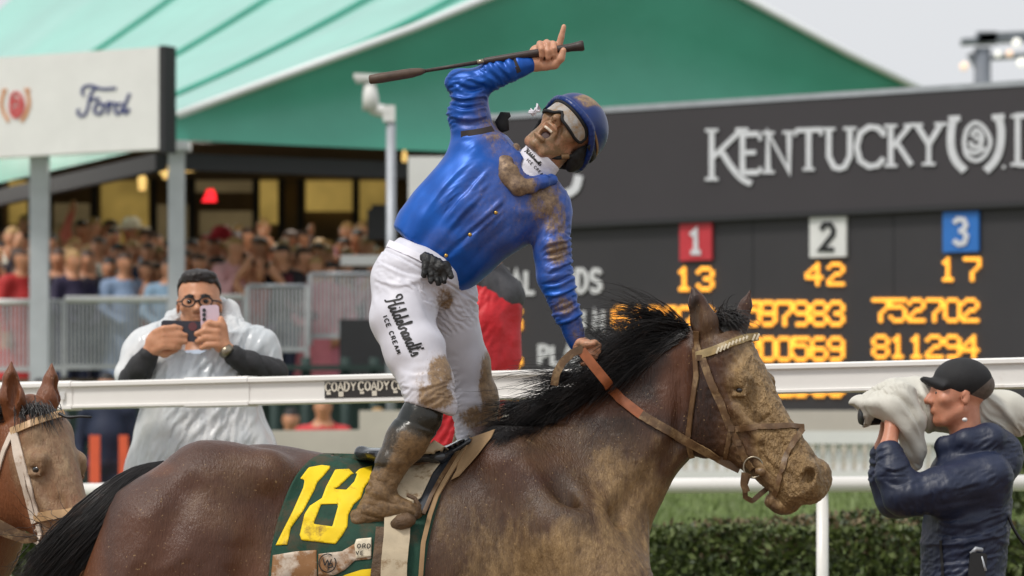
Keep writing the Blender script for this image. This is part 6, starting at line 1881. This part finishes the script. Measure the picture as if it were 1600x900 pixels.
s2('cheekpiece', [(26, 676), (32, 710), (44, 755), (53, 790), (60, 818)], 10); s2('cheekpiece', [(30, 676), (40, 712), (52, 752), (62, 790), (66, 806)], 7)
s2('throat_latch', [(24, 678), (12, 705), (2, 735), (-6, 760)], 8)
s2('noseband', [(60, 810), (85, 806), (110, 804), (130, 800)], 14, m_tanstrap)
s2('rein', [(-20, 806, 60), (10, 822, 62), (40, 838, 62), (66, 844, 58)], 14, m_leather); s2('rein', [(-20, 822, 66), (15, 836, 66), (45, 846, 64), (70, 842, 60)], 8, m_leather)
s2('chin_strap', [(62, 826, 58), (80, 838, 52), (96, 850, 46), (84, 866, 44)], 9)
s2('bit_strap', [(66, 820, 62), (70, 836, 62), (62, 850, 60)], 8)
s2('lip_strap', [(88, 870, 50), (104, 846, 50), (122, 826, 44)], 12, m_wstrap, 2)
b_ = MB(); b_.tube(spline([(98, 648, 60), (112, 654, 66), (132, 653, 70), (150, 654, 72)], 5), [2.6]*8 + [2.0]*7 + [1.4], 8); mk('browband_tail', to_world(np.vstack(b_.V), D2), b_.F, m_black, br2, True)

# ================================================================== man in the poncho with two phones
DP = 17.75
m_poncho = None
def poncho_mat():
    m, nt, b = new_mat('clear_white_poncho')
    f = ramp(nt, noise(nt, 4, 4), .42, .62)
    c = mixc(nt, f, lin(244, 245, 245), lin(220, 226, 230))
    nt.links.new(c, b.inputs['Base Color']); b.inputs['Roughness'].default_value = .24
    b.inputs['Alpha'].default_value = .76; b.inputs['Coat Weight'].default_value = .0
    bump(nt, b, noise(nt, 9, 4, .6, (1, 1, .3, (0, .4, 0)), 'RIDGED_MULTIFRACTAL'), .15, .02)
    return m
m_poncho = poncho_mat()
m_shirt = M('pale_blue_shirt', lin(176, 190, 208), .7, .25, 9, .3, 20); m_dsleeve = M('charcoal_jacket', lin(42, 42, 44), .7, .2, 14, .5, 30, .008)
m_dhair = M('dark_hair', lin(34, 28, 26), .5, .3, 60, .5, 120, .004); m_lensdark = M('phone_lens', lin(10, 10, 12), .1, .1, 30, coat=.6)
man = thing('person', 'man in clear white rain poncho and glasses filming with two phones', 'person', to_world([(312, 1100, 0)], DP)[0])
pf = Frame((312, 521, 0), (-.02, -1, 0), (0, .06, 1), 97)
mv = Vol((175, 415, -90), (455, 1110, 150), 3.0)
head_solid(mv, pf, 0, 1, (312, 575, -14))
mv.chain([(312, 585, -8, 42), (312, 660, -4, 66), (312, 770, 0, 70)], 20); mv.cone((255, 590, -5), (370, 590, -5), 28, 28, 15)
mv.chain([(255, 590, -5, 24), (212, 606, 20, 20), (236, 558, 66, 13), (240, 552, 70, 11)], 6); mv.chain([(370, 590, -5, 24), (424, 590, 20, 20), (372, 560, 70, 13), (360, 550, 76, 11)], 6)
for x in (286, 340): mv.chain([(x, 770, 0, 44), (x, 930, 0, 34), (x, 1070, 0, 22), (x, 1090, 18, 18)], 15)
# hands
mv.ell((246, 536, 74), (13, 17, 10), 5, 'add', rot2(np.eye(3), .5))
for i, (y, ln) in enumerate(((518, 36), (528, 44), (537, 44), (545, 34))): mv.chain([(248, y + 6, 78, 6), (262, y, 84, 5.6), (252 + ln*.75, y - 2 + i, 84, 5.2), (252 + ln, y - 1 + i, 80, 4.6)], 2)
mv.chain([(244, 548, 74, 7.5), (262, 556, 66, 6.5), (280, 548, 62, 5.5)], 3)
mv.ell((350, 540, 78), (14, 17, 10), 5, 'add', rot2(np.eye(3), -.5))
for i, (y, ln) in enumerate(((512, 22), (523, 34), (533, 32), (543, 26))): mv.chain([(352, y + 8, 80, 6), (346, y, 86, 5.6), (346 - ln*.6, y - 3 + i, 86, 5.2), (346 - ln, y + 2 + i, 82, 4.6)], 2)
mv.chain([(356, 530, 78, 7), (354, 514, 80, 6), (350, 502, 80, 5)], 3)
mo, MV, MQ = skin('body', mv, m_skin2, man, DP, None, None, 1); del mv
tv = Vol((170, 540, -90), (450, 800, 120), 3.2)
tv.chain([(312, 592, -6, 50), (312, 680, -2, 72), (312, 790, 0, 76)], 20); tv.cone((250, 592, -5), (374, 592, -5), 34, 34, 15)
skin('shirt', tv, m_shirt, man, DP, None, lambda V, N: creases(V, (.2, 1, 0), .008, .03, 4)*2.5, 1)
for ch in ([(252, 588, 0, 30), (210, 602, 24, 25), (226, 574, 54, 20), (236, 558, 68, 16)], [(372, 588, 0, 30), (424, 586, 24, 26), (394, 574, 54, 20), (370, 560, 72, 16)]):
    us = [c_[0] for c_ in ch]; kv = Vol((min(us) - 40, 530, -60), (max(us) + 40, 640, 120), 2.6); kv.chain(ch, 6)
    skin('jacket_sleeve', kv, m_dsleeve, man, DP, None, lambda V, N: creases(V, (.4, 1, 0), .02, .05, 6)*3, 1)
ov = Vol((130, 440, -110), (490, 1000, 110), 3.4)
ov.loft((312, 520), (312, 960), [(400, 520), (402, 560), (400, 620), (428, 680), (446, 740), (462, 960)], [(228, 520), (224, 560), (224, 620), (206, 680), (194, 740), (176, 960)], [(0, 56), (.2, 78), (.5, 86), (1, 96)], 0, 2.2, -4)
ov.chain([(265, 525, -8, 30), (228, 548, 2, 30), (206, 586, 14, 24)], 16); ov.chain([(360, 522, -8, 32), (404, 548, 2, 32), (424, 584, 14, 24)], 16)
ov.cone((216, 618, 60), (238, 556, 100), 26, 24, 5, 'sub'); ov.cone((420, 612, 66), (370, 556, 104), 26, 24, 5, 'sub')
# hood lying round the neck
for a, b in (((264, 520, -16), (272, 498, -34)), ((272, 498, -34), (300, 484, -50)), ((300, 484, -50), (338, 478, -50)), ((338, 478, -50), (356, 484, -34)), ((356, 484, -34), (366, 514, -16)), ((262, 520, 0), (296, 552, 34)), ((366, 516, 0), (334, 552, 34))): ov.cone(a, b, 15, 15, 10)
ov.ell((311, 500, 30), (42, 66, 44), 6, 'sub')
ov.cut(lambda U, V, W: V - 950)
skin('poncho', ov, m_poncho, man, DP, None, lambda V, N: creases(V, (.22, 1, 0), .006, .020, 4)*4, 1, None, lambda V, Q: crumple(V, Q, lambda m, d: 1.07 + .22*(d @ unit([1, .35, .1]))**2, 150, -4, 12, 9, .11, 12, 6, .026))
hv_ = Vol((240, 410, -80), (390, 520, 90), 2.2)
hv_.ell(pf.p(0, .70, -.07), np.array([.36, .34, .45])*97, 0, 'add', pf.ax); hv_.cut(lambda U, V, W: V - (441 + 42*np.clip((16 - W)/55, 0, 1)) + .010*(U - 311)**2*(W > 20)*-.6)
hv_.ell(pf.p(.02, .92, .10), np.array([.27, .08, .26])*97, 10, 'add', pf.ax)
skin('hair', hv_, m_dhair, man, DP, None, lambda V, N: creases(V, (.3, .2, 1), .03, .14, 3)*1.8, 1)
for s in (1, -1):
    eyeball(mo.parent, DP, pf.p(.125*s, .492, .345), 5.5)
    b_ = MB(); b_.tube([pf.p(.06*s, .575, .42), pf.p(.13*s, .592, .40), pf.p(.20*s, .575, .34)], [2.2, 2.6, 1.6], 6); mk('eyebrow', to_world(np.vstack(b_.V), DP), b_.F, m_dhair, man, True)
b_ = MB()
for s in (1, -1):
    b_.tube([pf.p((.14 + .105*math.cos(a))*s, .485 + .075*math.sin(a), .47 - .10*abs(.14 + .105*math.cos(a))) for a in np.linspace(0, 2*math.pi, 19)], 1.25, 6, False)
    b_.tube([pf.p(.24*s, .50, .44), pf.p(.34*s, .50, .2), pf.p(.36*s, .48, -.02)], 1.2, 6)
b_.tube([pf.p(-.04, .50, .48), pf.p(.04, .50, .48)], 1.7, 6); mk('glasses', to_world(np.vstack(b_.V), DP), b_.F, m_black, man, True)
b_ = MB(); b_.tube([(352, 560, 84), (358, 553, 92), (366, 546, 84)], [6, 7.5, 6], 8, True, .6); mk('wristwatch', to_world(np.vstack(b_.V), DP), b_.F, m_steel, man, True)
def slab(cx, cy, cz, w, h, t, ang, bev=3):
    c, s = math.cos(ang), math.sin(ang); pg = []
    for (sx, sy) in ((1, 1), (-1, 1), (-1, -1), (1, -1)):
        for (dx, dy) in (((1, .0), (0, 1)) if sx*sy < 0 else ((0, 1), (1, 0))):
            x, y = sx*(w/2 - bev*dx), sy*(h/2 - bev*dy); pg.append((cx + x*c - y*s, cy + x*s + y*c, cz))
    b_ = MB(); b_.prism(pg, (0, 0, 0), (0, 0, t)); return np.vstack(b_.V), b_.F
m_ph1 = M('dark_phone', lin(40, 40, 52), .3, .1, 20, coat=.3); m_ph2 = M('pink_phone', lin(216, 192, 204), .35, .06, 10, coat=.3)
ph = thing('phone', 'dark phone held sideways in the poncho man\'s hand', 'phone', to_world([(290, 521, 70)], DP)[0], 'phones of the man in the poncho')
V, Fc = slab(290, 521, 66, 66, 32, 6, .03); mk('case', to_world(V, DP), Fc, m_ph1, ph)
b_ = MB(); b_.tube([(306, 514, 72), (306, 514, 73.5)], [7, 7], 12); mk('camera_lens', to_world(np.vstack(b_.V), DP), b_.F, M('red_lens', lin(96, 36, 40), .2, .1, 30, coat=.5), ph)
ph = thing('phone', 'pink phone held upright beside the poncho man\'s cheek', 'phone', to_world([(333, 505, 70)], DP)[0], 'phones of the man in the poncho')
V, Fc = slab(333, 504, 70, 29, 46, 6, -.05); mk('case', to_world(V, DP), Fc, m_ph2, ph)
for y in (489, 496, 503):
    b_ = MB(); b_.tube([(324, y, 76), (324, y, 77.5)], [3.0, 3.0], 10); mk('camera_lens', to_world(np.vstack(b_.V), DP), b_.F, m_lensdark, ph)

# ================================================================== photographer at the right
DR = 15.1
m_navy = M('navy_rain_jacket', lin(26, 36, 62), .5, .18, 10, .4, 9, .02, stretch=(1, 1, .2, (0, .9, 0))); m_capm = M('black_cap', lin(34, 34, 36), .8, .15, 30, .3, 90, .003)
m_cover = M('grey_rain_cover', lin(206, 203, 192), .6, .06, 6, .25, 9, .016, stretch=(1, 1, .3, (0, .6, 0)))
cmn = thing('person', 'photographer in navy hooded jacket and black cap aiming a covered camera', 'person', to_world([(1500, 1430, 0)], DR)[0])
cf = Frame((1494, 668, 0), (.06, -1, 0), (-1, .02, .16), 104); cf.R = np.cross(cf.U, cf.Fw); cf.ax = np.array([cf.R, cf.U, cf.Fw])
mv = Vol((1345, 570, -120), (1620, 1440, 120), 3.2)
head_solid(mv, cf, 0, 1, (1512, 715, 0))
mv.chain([(1512, 725, 0, 34), (1505, 790, 0, 56), (1505, 930, 0, 56)], 20)
for sd in (1, -1):
    mv.chain([(1535, 752, 50*sd, 24), (1410, 778, 72*sd, 16), (1389, 740, 66*sd, 13), (1384, 700, 56*sd, 13), (1390, 672, 46*sd, 12)], 8)
    mv.ell((1392, 660, 40*sd), (14, 20, 12), 5)
    for i in range(4): mv.chain([(1390 + 3*i, 655 - 7*i, 40*sd, 6), (1402 + 4*i, 648 - 8*i, 30*sd, 5.4), (1412 + 4*i, 650 - 8*i, 22*sd, 4.8)], 2)
    mv.chain([(1394, 668, 38*sd, 7), (1408, 672, 30*sd, 5.5)], 3)
    mv.chain([(1500, 930, 30*sd, 42), (1500, 1150, 34*sd, 32), (1500, 1390, 36*sd, 20), (1478, 1415, 36*sd, 16)], 15)
mo, MV, MQ = skin('body', mv, m_skin3, cmn, DR, None, None, 1); del mv
eyeball(cmn, DR, cf.p(-.125, .492, .345), 4.6); eyeball(cmn, DR, cf.p(.125, .492, .345), 4.6)
kv = Vol((1340, 660, -150), (1620, 980, 150), 2.4)
kv.loft((1508, 700), (1508, 960), [(1560, 700), (1578, 730), (1582, 780), (1576, 840), (1570, 900), (1574, 960)], [(1470, 700), (1452, 730), (1445, 790), (1440, 850), (1438, 900), (1436, 960)], [(0, 46), (.15, 74), (.5, 80), (1, 84)], 0, 2.3, 0)
for sd in (1, -1):
    kv.chain([(1536, 750, 56*sd, 40), (1470, 768, 72*sd, 36), (1406, 776, 76*sd, 31), (1391, 744, 70*sd, 26), (1388, 714, 62*sd, 21)], 16)
    kv.cone((1386, 716, 62*sd), (1385, 709, 60*sd), 23, 21, 2)
kv.chain([(1474, 698, 18, 17), (1508, 692, 36, 20), (1542, 690, 28, 26), (1560, 706, 0, 34), (1546, 690, -28, 26), (1508, 692, -36, 20)], 10); kv.ell((1562, 722, 0), (34, 34, 44), 12)
kv.ell((1500, 676, 0), (32, 40, 34), 5, 'sub')
PH_FOLDS = [([(1400, 790), (1450, 770), (1500, 760), (1540, 748)], 8, 4), ([(1392, 770), (1430, 752), (1470, 742)], 8, -5), ([(1420, 800), (1470, 790), (1530, 780)], 8, -5), ([(1450, 810), (1500, 820), (1560, 800)], 9, 5), ([(1445, 850), (1490, 850), (1560, 835)], 9, 5), ([(1450, 832), (1500, 838), (1555, 820)], 7, -4),
    ([(1455, 880), (1500, 874), (1560, 862)], 8, -4), ([(1540, 700), (1560, 730), (1565, 760)], 8, 5), ([(1372, 730), (1390, 736), (1410, 728)], 6, 4), ([(1374, 750), (1392, 760), (1415, 752)], 6, -4), ([(1490, 800), (1530, 830), (1570, 850)], 8, 4)]
def kstretch(m, d):
    arm = sstep(1500, 1450, m[:, 0])*sstep(815, 800, m[:, 1]); fore = sstep(1425, 1405, m[:, 0])*sstep(770, 750, m[:, 1])
    ax1 = unit([1, -.15, .1]); ax2 = unit([.1, 1, .1]); axt = unit([.35, .93, 0])
    return 1.05 + arm*(1-fore)*.16*(d @ ax1)**2 + fore*.22*(d @ ax2)**2 + (1-arm)*.2*(d @ axt)**2
ko, KV, KQ = skin('jacket', kv, m_navy, cmn, DR, None, lambda V, N: folds(V, PH_FOLDS)*.6, 1, None, lambda V, Q: crumple(V, Q, kstretch, 150, -1.5, 9, 4, .10, 5, 4.5, .034)); del kv
ktree = bvh(KV, KQ)
V, Fc = strap([(1464, 845), (1466, 880), (1468, 930)], 5, 1.5, ktree, .3); mk('zip', to_world(V, DR), Fc, m_black, ko, True)
hv_ = Vol((1425, 560, -60), (1560, 690, 60), 1.8)
hv_.ell(cf.p(0, .66, -.10), np.array([.36, .30, .45])*104, 0, 'add', cf.ax); hv_.cut(lambda U, V, W: np.maximum((V - 640) - .1*(U - 1500), -(U - 1497)+ (650-V)*.0 )); 
skin('hair', hv_, M('grey_brown_hair', lin(96, 84, 76), .6, .25, 60, .4, 120, .003), cmn, DR, None, None, 1)
hv_ = Vol((1410, 555, -70), (1565, 690, 70), 1.8)
hv_.ell(cf.p(0, .71, -.06), np.array([.39, .345, .45])*104, 0, 'add', cf.ax); hv_.cut(lambda U, V, W: (V - 614) - .30*(U - 1480))
hv_.chain([(1472, 604, 0, 12), (1448, 594, 0, 5)], 5, 3.2) ; hv_.cone((1470, 606, 20), (1442, 592, 14), 6, 3.5, 5); hv_.cone((1470, 606, -20), (1442, 592, -14), 6, 3.5, 5)
skin('cap', hv_, m_capm, cmn, DR, None, None, 1)
eyeball(cmn, DR, (1504, 657, 36), 4.2, m_white, 'earpiece')
b_ = MB(); b_.tube(spline([(1560, 770, 40), (1568, 800, 46), (1582, 832, 46), (1604, 858, 40), (1640, 880, 20)], 8), 2.6, 7); mk('cable', to_world(np.vstack(b_.V), DR), b_.F, m_black, cmn, True)
rad = thing('radio', 'small black radio clipped to the navy jacket hem', 'radio', to_world([(1516, 880, 90)], DR)[0])
V, Fc = slab(1518, 884, 84, 26, 40, 14, .1); mk('case', to_world(V, DR), Fc, m_black, rad); b_ = MB(); b_.tube([(1508, 866, 92), (1516, 858, 94), (1526, 860, 92)], [3.5, 4, 3.5], 8); mk('knob', to_world(np.vstack(b_.V), DR), b_.F, m_greymetal, rad, True)
b_ = MB(); b_.tube([(1524, 868, 96), (1528, 884, 97), (1530, 892, 97)], 2.2, 6); mk('clip', to_world(np.vstack(b_.V), DR), b_.F, m_greymetal, rad, True)
cc = thing('covered_camera', 'broadcast camera under a pale grey rain cover on the photographer\'s shoulder', 'camera', to_world([(1440, 650, -40)], DR)[0])
ov = Vol((1315, 575, -150), (1640, 760, 70), 2.4)
ov.chain([(1352, 634, -20, 20), (1400, 626, -28, 34), (1440, 630, -40, 40), (1520, 640, -62, 40), (1580, 648, -62, 36), (1600, 652, -62, 26)], 14)
ov.chain([(1372, 632, 30, 22), (1402, 632, 34, 28), (1418, 660, 34, 26), (1428, 700, 20, 18), (1432, 726, 8, 10)], 14); ov.cone((1338, 630, -20), (1352, 650, -20), 10, 18, 10)
ov.ell((1336, 652, -18), (16, 22, 24), 4, 'sub')
CV_FOLDS = [([(1340, 632), (1380, 640), (1410, 680), (1425, 715)], 8, 6), ([(1350, 622), (1395, 620), (1430, 660), (1448, 700)], 8, -6), ([(1370, 606), (1410, 604), (1450, 625)], 7, 5), ([(1390, 660), (1415, 700), (1430, 725)], 6, -5), ([(1440, 600), (1450, 640), (1455, 690)], 7, 5), ([(1545, 620), (1570, 640), (1590, 665)], 7, 5), ([(1550, 650), (1572, 660), (1590, 680)], 6, -5)]
skin('rain_cover', ov, m_cover, cc, DR, None, lambda V, N: folds(np.column_stack([V[:, :2], V[:, 2] + 70]), CV_FOLDS), 1, None, lambda V, Q: crumple(V, Q, lambda m, d: 1.06 + .26*(d @ unit([.8, -.6, .1]))**2, 150, -4, 12, 9, .13, 8, 6, .024))
b_ = MB(); b_.tube([(1346, 650, -18), (1352, 650, -20), (1375, 648, -24)], [13, 15, 15], 14); mk('lens', to_world(np.vstack(b_.V), DR), b_.F, m_black, cc, True)

# ================================================================== helper in the red coat behind the rail
DD = 18.4
m_redcoat = M('red_coat', lin(196, 22, 34), .55, .15, 8, .5, 18, .014); m_greyyoke = M('grey_shoulder_cape', lin(72, 72, 76), .7, .2, 14, .4, 30, .008); m_dktrouser = M('dark_trousers', lin(40, 40, 46), .8, .2, 10)
red = thing('person', 'person in red coat with grey shoulders half hidden behind the rider', 'person', to_world([(730, 1080, 0)], DD)[0])
rf = Frame((752, 428, 0), (.12, -1, 0), (.3, .05, 1), 100)
mv = Vol((590, 320, -110), (830, 1090, 110), 3.4)
head_solid(mv, rf, 0, 1, (748, 460, -8)); mv.chain([(740, 470, 0, 40), (726, 600, 0, 60), (720, 690, 0, 58)], 20)
for sd in (1, -1): mv.chain([(740 + 40*sd, 480, 0, 26), (735 + 46*sd, 570, 10, 20), (728 + 44*sd, 640, 24, 14), (726 + 40*sd, 676, 30, 12)], 10); mv.chain([(720 + 24*sd, 690, 0, 40), (720 + 26*sd, 880, 0, 30), (720 + 26*sd, 1055, 0, 20), (720 + 26*sd, 1070, 16, 16)], 12)
skin('body', mv, m_skin2, red, DD, None, None, 1)
ov = Vol((590, 420, -110), (835, 760, 110), 3.0)
ov.loft((722, 440), (722, 700), [(778, 440), (800, 470), (806, 520), (800, 590), (770, 650), (740, 700)], [(704, 440), (690, 470), (682, 520), (668, 590), (632, 650), (612, 700)], [(0, 40), (.2, 62), (1, 76)], 0, 2.2, 0)
ov.chain([(786, 482, 6, 30), (786, 560, 16, 26), (772, 620, 26, 22)], 12)
skin('coat', ov, m_redcoat, red, DD, None, None, 1, None, lambda V, Q: crumple(V, Q, lambda m, d: 1.06 + .25*(d @ unit([.9, .4, .1]))**2, 130, -3, 11, 8, .13, 14, 6, .026))
ov = Vol((660, 400, -90), (830, 500, 90), 2.6); ov.chain([(702, 452, 0, 30), (748, 440, 0, 38), (784, 462, 4, 34)], 12); ov.cut(lambda U, V, W: (V - 474) - .1*(U - 740))
skin('shoulder_cape', ov, m_greyyoke, red, DD, None, lambda V, N: creases(V, (.3, 1, 0), .01, .04, 4)*3 + 3, 1)
hv_ = Vol((690, 310, -70), (810, 440, 80), 2.6); hv_.ell(rf.p(0, .66, -.1), np.array([.37, .36, .44])*100, 0, 'add', rf.ax); skin('hair', hv_, m_dhair, red, DD, None, None, 1)
lv = Vol((650, 680, -70), (790, 1085, 70), 4)
for sd in (1, -1): lv.chain([(720 + 24*sd, 690, 0, 48), (720 + 26*sd, 880, 0, 38), (720 + 26*sd, 1060, 0, 28)], 12)
skin('trousers', lv, m_dktrouser, red, DD, None, None, 1)

# ================================================================== spectators (small, far)
def obj_col_mat(name, rough=.7):
    m, nt, b = new_mat(name); oi = nnode(nt, 'ShaderNodeObjectInfo')
    f = ramp(nt, noise(nt, 6, 4), .3, .7, (.82, .82, .82, 1), (1, 1, 1, 1))
    mx = nnode(nt, 'ShaderNodeMix', data_type='RGBA', blend_type='MULTIPLY'); mx.inputs[0].default_value = 1
    nt.links.new(oi.outputs['Color'], mx.inputs[6]); nt.links.new(f, mx.inputs[7]); nt.links.new(mx.outputs[2], b.inputs['Base Color'])
    b.inputs['Roughness'].default_value = rough
    return m
m_top = obj_col_mat('spectator_top'); m_hairs = [M('brown_hair', lin(70, 48, 36), .6, .3, 20), M('black_hair', lin(30, 26, 26), .6, .3, 20), M('blond_hair', lin(172, 136, 86), .6, .3, 20)]
m_pant = M('spectator_trousers', lin(56, 62, 84), .8, .25, 6); m_hatw = M('straw_hat', lin(206, 196, 176), .8, .1, 20); m_hatr = M('red_hat', lin(176, 24, 40), .7, .1, 20)
def person_mesh(name, arms, dress=False, hat=None, seated=False):
    """one continuous small figure in centimetres; v up is negative"""
    v = Vol((-60, -195, -45), (60, 8, 60), 2.6)
    f = Frame((0, -150, 3), (0, -1, 0), (0, 0, 1), 23)
    head_solid(v, f, 0, 1, (0, -140, -1))
    v.chain([(0, -138, 0, 12), (0, -118, 0, 16), (0, -96, 0, 15)], 6); v.cone((-17, -138, 0), (17, -138, 0), 7.5, 7.5, 6)
    for s, a in zip((-1, 1), arms):
        if a == 'down': v.chain([(19*s, -137, 0, 6.5), (25*s, -112, -2, 5), (24*s, -88, 6, 4), (24*s, -80, 8, 4)], 4)
        elif a == 'phone': v.chain([(19*s, -137, 0, 6.5), (24*s, -116, 14, 5.4), (9*s, -140, 28, 4), (7*s, -147, 30, 4.2)], 4)
        elif a == 'up': v.chain([(19*s, -137, 0, 6.5), (30*s, -155, 4, 5.2), (22*s, -180, 8, 4), (21*s, -187, 8, 4)], 4)
        else: v.chain([(19*s, -137, 0, 6.5), (26*s, -114, 8, 5.2), (12*s, -102, 24, 4), (7*s, -101, 26, 4)], 4)
    if dress: v.cone((0, -100, 0), (0, -40, 0), 16, 27, 6)
    for s in (-1, 1):
        v.chain([(8.5*s, -94, 0, 9.5), (9.5*s, -50, 1, 6.5), (10*s, -8, -1, 4.2), (10*s, -3, 7, 4)], 5)
    V, Q = v.mesh(1)
    hair_l = -154 if not dress else -138
    def mats(c):
        r = np.full(len(c), 1)                                      # top
        r[(c[:, 1] > -95)] = 1 if dress else 2
        r[(c[:, 1] > -40) & dress] = 0
        r[(c[:, 1] < -143.5) & (np.abs(c[:, 0]) < 8.5)] = 0; r[c[:, 1] < -149] = 0
        for s, a in zip((-1, 1), arms):
            if a == 'down': r[(c[:, 0]*s > 19) & (c[:, 1] > -90) & (c[:, 1] < -74)] = 0
            if a == 'phone': r[(c[:, 2] > 24)] = 0
            if a == 'up': r[(c[:, 0]*s > 15) & (c[:, 1] < -145)] = 1; r[(c[:, 0]*s > 15) & (c[:, 1] < -176)] = 0
        r[(c[:, 1] < -165.0) & (np.abs(c[:, 0]) < 14) | ((c[:, 1] < hair_l) & (c[:, 2] < 2.5) & (np.abs(c[:, 0]) < 12) & (c[:, 1] > -176))] = 3
        return r
    c = V[Q].mean(1)
    if hat:
        pass
    me_o = mk(name, np.stack([V[:, 0], -V[:, 2], -V[:, 1]], 1)/100, Q[:, ::-1].copy() if True else Q, [m_skin2, m_top, m_pant, m_hairs[0]], None, True, None, mats(c))
    return me_o
protos = []
for i, (arms, dress) in enumerate(((('down', 'down'), False), (('phone', 'phone'), False), (('fold', 'down'), True), (('up', 'down'), False), (('fold', 'fold'), False), (('down', 'phone'), True))):
    protos.append(person_mesh('spectator', arms, dress))
# fix winding once
for o in protos:
    V = np.array([v.co for v in o.data.vertices])
    me = o.data
    vol_ = sum(p.area*p.normal.dot(p.center - Vector((0, 0, .9))) for p in me.polygons)
    if vol_ < 0: me.flip_normals()
hair_var = {}
def with_hair(me, k):
    if (me.name, k) not in hair_var:
        c = me.copy(); c.materials[3] = m_hairs[k]; hair_var[(me.name, k)] = c
    return hair_var[(me.name, k)]
COLS = [('white', (226, 224, 222)), ('pale pink', (226, 168, 172)), ('navy', (34, 40, 62)), ('black', (30, 30, 34)), ('light blue', (150, 178, 208)), ('white', (236, 234, 232)), ('pale pink', (232, 176, 186)), ('tan', (176, 138, 100)), ('red', (186, 40, 48)), ('grey', (120, 120, 126)), ('cream', (214, 200, 176)), ('maroon', (96, 34, 44)), ('coral', (214, 116, 104))]
r_ = np.random.default_rng(33)
ORD = ['', 'first', 'second', 'third', 'fourth', 'fifth', 'sixth', 'seventh', 'eighth', 'ninth', 'tenth', 'eleventh', 'twelfth', 'thirteenth', 'fourteenth', 'fifteenth', 'sixteenth', 'seventeenth', 'eighteenth', 'nineteenth', 'twentieth',
       'twenty-first', 'twenty-second', 'twenty-third', 'twenty-fourth', 'twenty-fifth', 'twenty-sixth', 'twenty-seventh', 'twenty-eighth', 'twenty-ninth', 'thirtieth']
first = [True]*len(protos)
def spectator(pi, loc, rz, sc, col, hk, label, group='spectators on the tent platform'):
    o = protos[pi] if first[pi] else protos[pi].copy()
    if not first[pi]: scene.collection.objects.link(o)
    first[pi] = False
    o.data = with_hair(o.data if not o.data.name.endswith('x') else o.data, hk) if True else o.data
    o.location = [float(c) for c in loc]; o.rotation_euler = (0, 0, rz); o.scale = (sc, sc, sc); o.color = lin(*col)
    return tag(o, label, 'person', group)
basem = [p.data for p in protos]
rows = [('front row', 47.2, 2.62, 25, -14, 590), ('second row', 48.6, 2.84, 25, -4, 585), ('third row', 50.2, 3.06, 26, -14, 580), ('back row', 52.0, 3.27, 29, 6, 575)]
for rname, d, z, step, x0, x1 in rows:
    px = x0; k = 0
    while px < x1:
        k += 1; jx = px + r_.normal()*4
        pi = int(r_.choice([0, 1, 2, 3, 4, 5], p=[.25, .25, .15, .06, .19, .10])); cn, cc_ = COLS[int(r_.integers(len(COLS)))]
        if rname == 'front row' and 486 < jx < 530: cn, cc_, pi = 'pink', (222, 120, 138), 2
        if rname == 'front row' and 530 <= jx < 556: cn, cc_, pi = 'white', (232, 230, 220), 0
        if rname == 'second row' and 535 < jx < 570: cn, cc_ = 'navy', (34, 40, 62)
        what = 'dress' if pi in (2, 5) else ('shirt' if cn in ('white', 'light blue', 'pale pink', 'coral') else 'jacket')
        pose = {0: 'standing', 1: 'raising a phone', 2: 'standing', 3: 'with one arm up', 4: 'with folded hands', 5: 'holding a phone'}[pi]
        o = spectator(pi, ((jx - 800)/F*d, d + r_.normal()*.2, z + r_.normal()*.05), r_.normal()*.5, r_.uniform(.95, 1.06), tuple(int(min(255, max(0, c + r_.normal()*8))) for c in cc_), int(r_.integers(3)),
                  f'spectator in {cn} {what} {pose}, {ORD[k]} from left in tent\'s {rname}')
        o.data = with_hair(basem[pi], int(r_.integers(3)))
        px += step*r_.uniform(.8, 1.2)
# a few hats, each on the head of a spectator
for (px, py, d, m, lab) in ((205, 352, 50.0, m_hatw, 'pale wide brimmed hat in the tent crowd left of the centre post'), (346, 366, 48.5, m_hatr, 'red hat in the tent crowd right of the centre post')):
    p = P(px, py, d); b_ = MB(); b_.tube([p + (0, 0, -.05), p + (0, 0, -.04), p + (0, 0, -.02)], [.10, .21, .20], 14); b_.tube([p + (0, 0, -.02), p + (0, 0, .05), p + (0, 0, .09)], [.11, .10, .06], 12)
    tag(b_.build('hat', m, None, True), lab, 'hat', 'hats in the tent crowd')
# people on the lawn below the platform
for (pi, px, ytop, d, col, hk, lab) in ((0, 168, 578, 41, (30, 40, 66), 1, 'person in navy jacket and jeans on the lawn behind the brown horse\'s ears'), (4, 505, 612, 40, (206, 60, 62), 0, 'person in red coat on the lawn below the black sticker'),
                                        (1, 62, 588, 42, (120, 120, 124), 1, 'person in grey jacket on the lawn at the far left'), (0, 590, 634, 42, (200, 200, 204), 2, 'person in white top on the lawn beside the rider\'s boot'), (2, 455, 634, 42.5, (110, 124, 140), 1, 'person in slate dress on the lawn right of the poncho'),
                                        (4, 478, 662, 41.5, (52, 60, 62), 0, 'person in dark green jacket on the lawn left of the red coat')):
    zt = P(px, ytop, d)[2]
    o = spectator(pi, ((px - 800)/F*d, d, zt - 1.74), 0, 1.0, col, hk, lab, 'people on the infield lawn'); o.data = with_hair(basem[pi], hk)
m_ofence = M('orange_barrier', lin(232, 98, 62), .6, .1, 6)
for (px0, px1, lab) in ((140, 156, 'orange barrier board left of the navy jacket'), (186, 200, 'orange barrier board right of the navy jacket')):
    a, b = P(px0, 755, 40.5), P(px1, 680, 40.5); b_ = MB(); b_.box((a+b)/2, (b[0]-a[0], .04, b[2]-a[2])); b_.box((a+b)/2 + np.array([0, .1, -.3]), (.05, .2, .9))
    tag(b_.build('barrier_board', m_ofence), lab, 'barrier', 'orange barrier boards on the lawn')
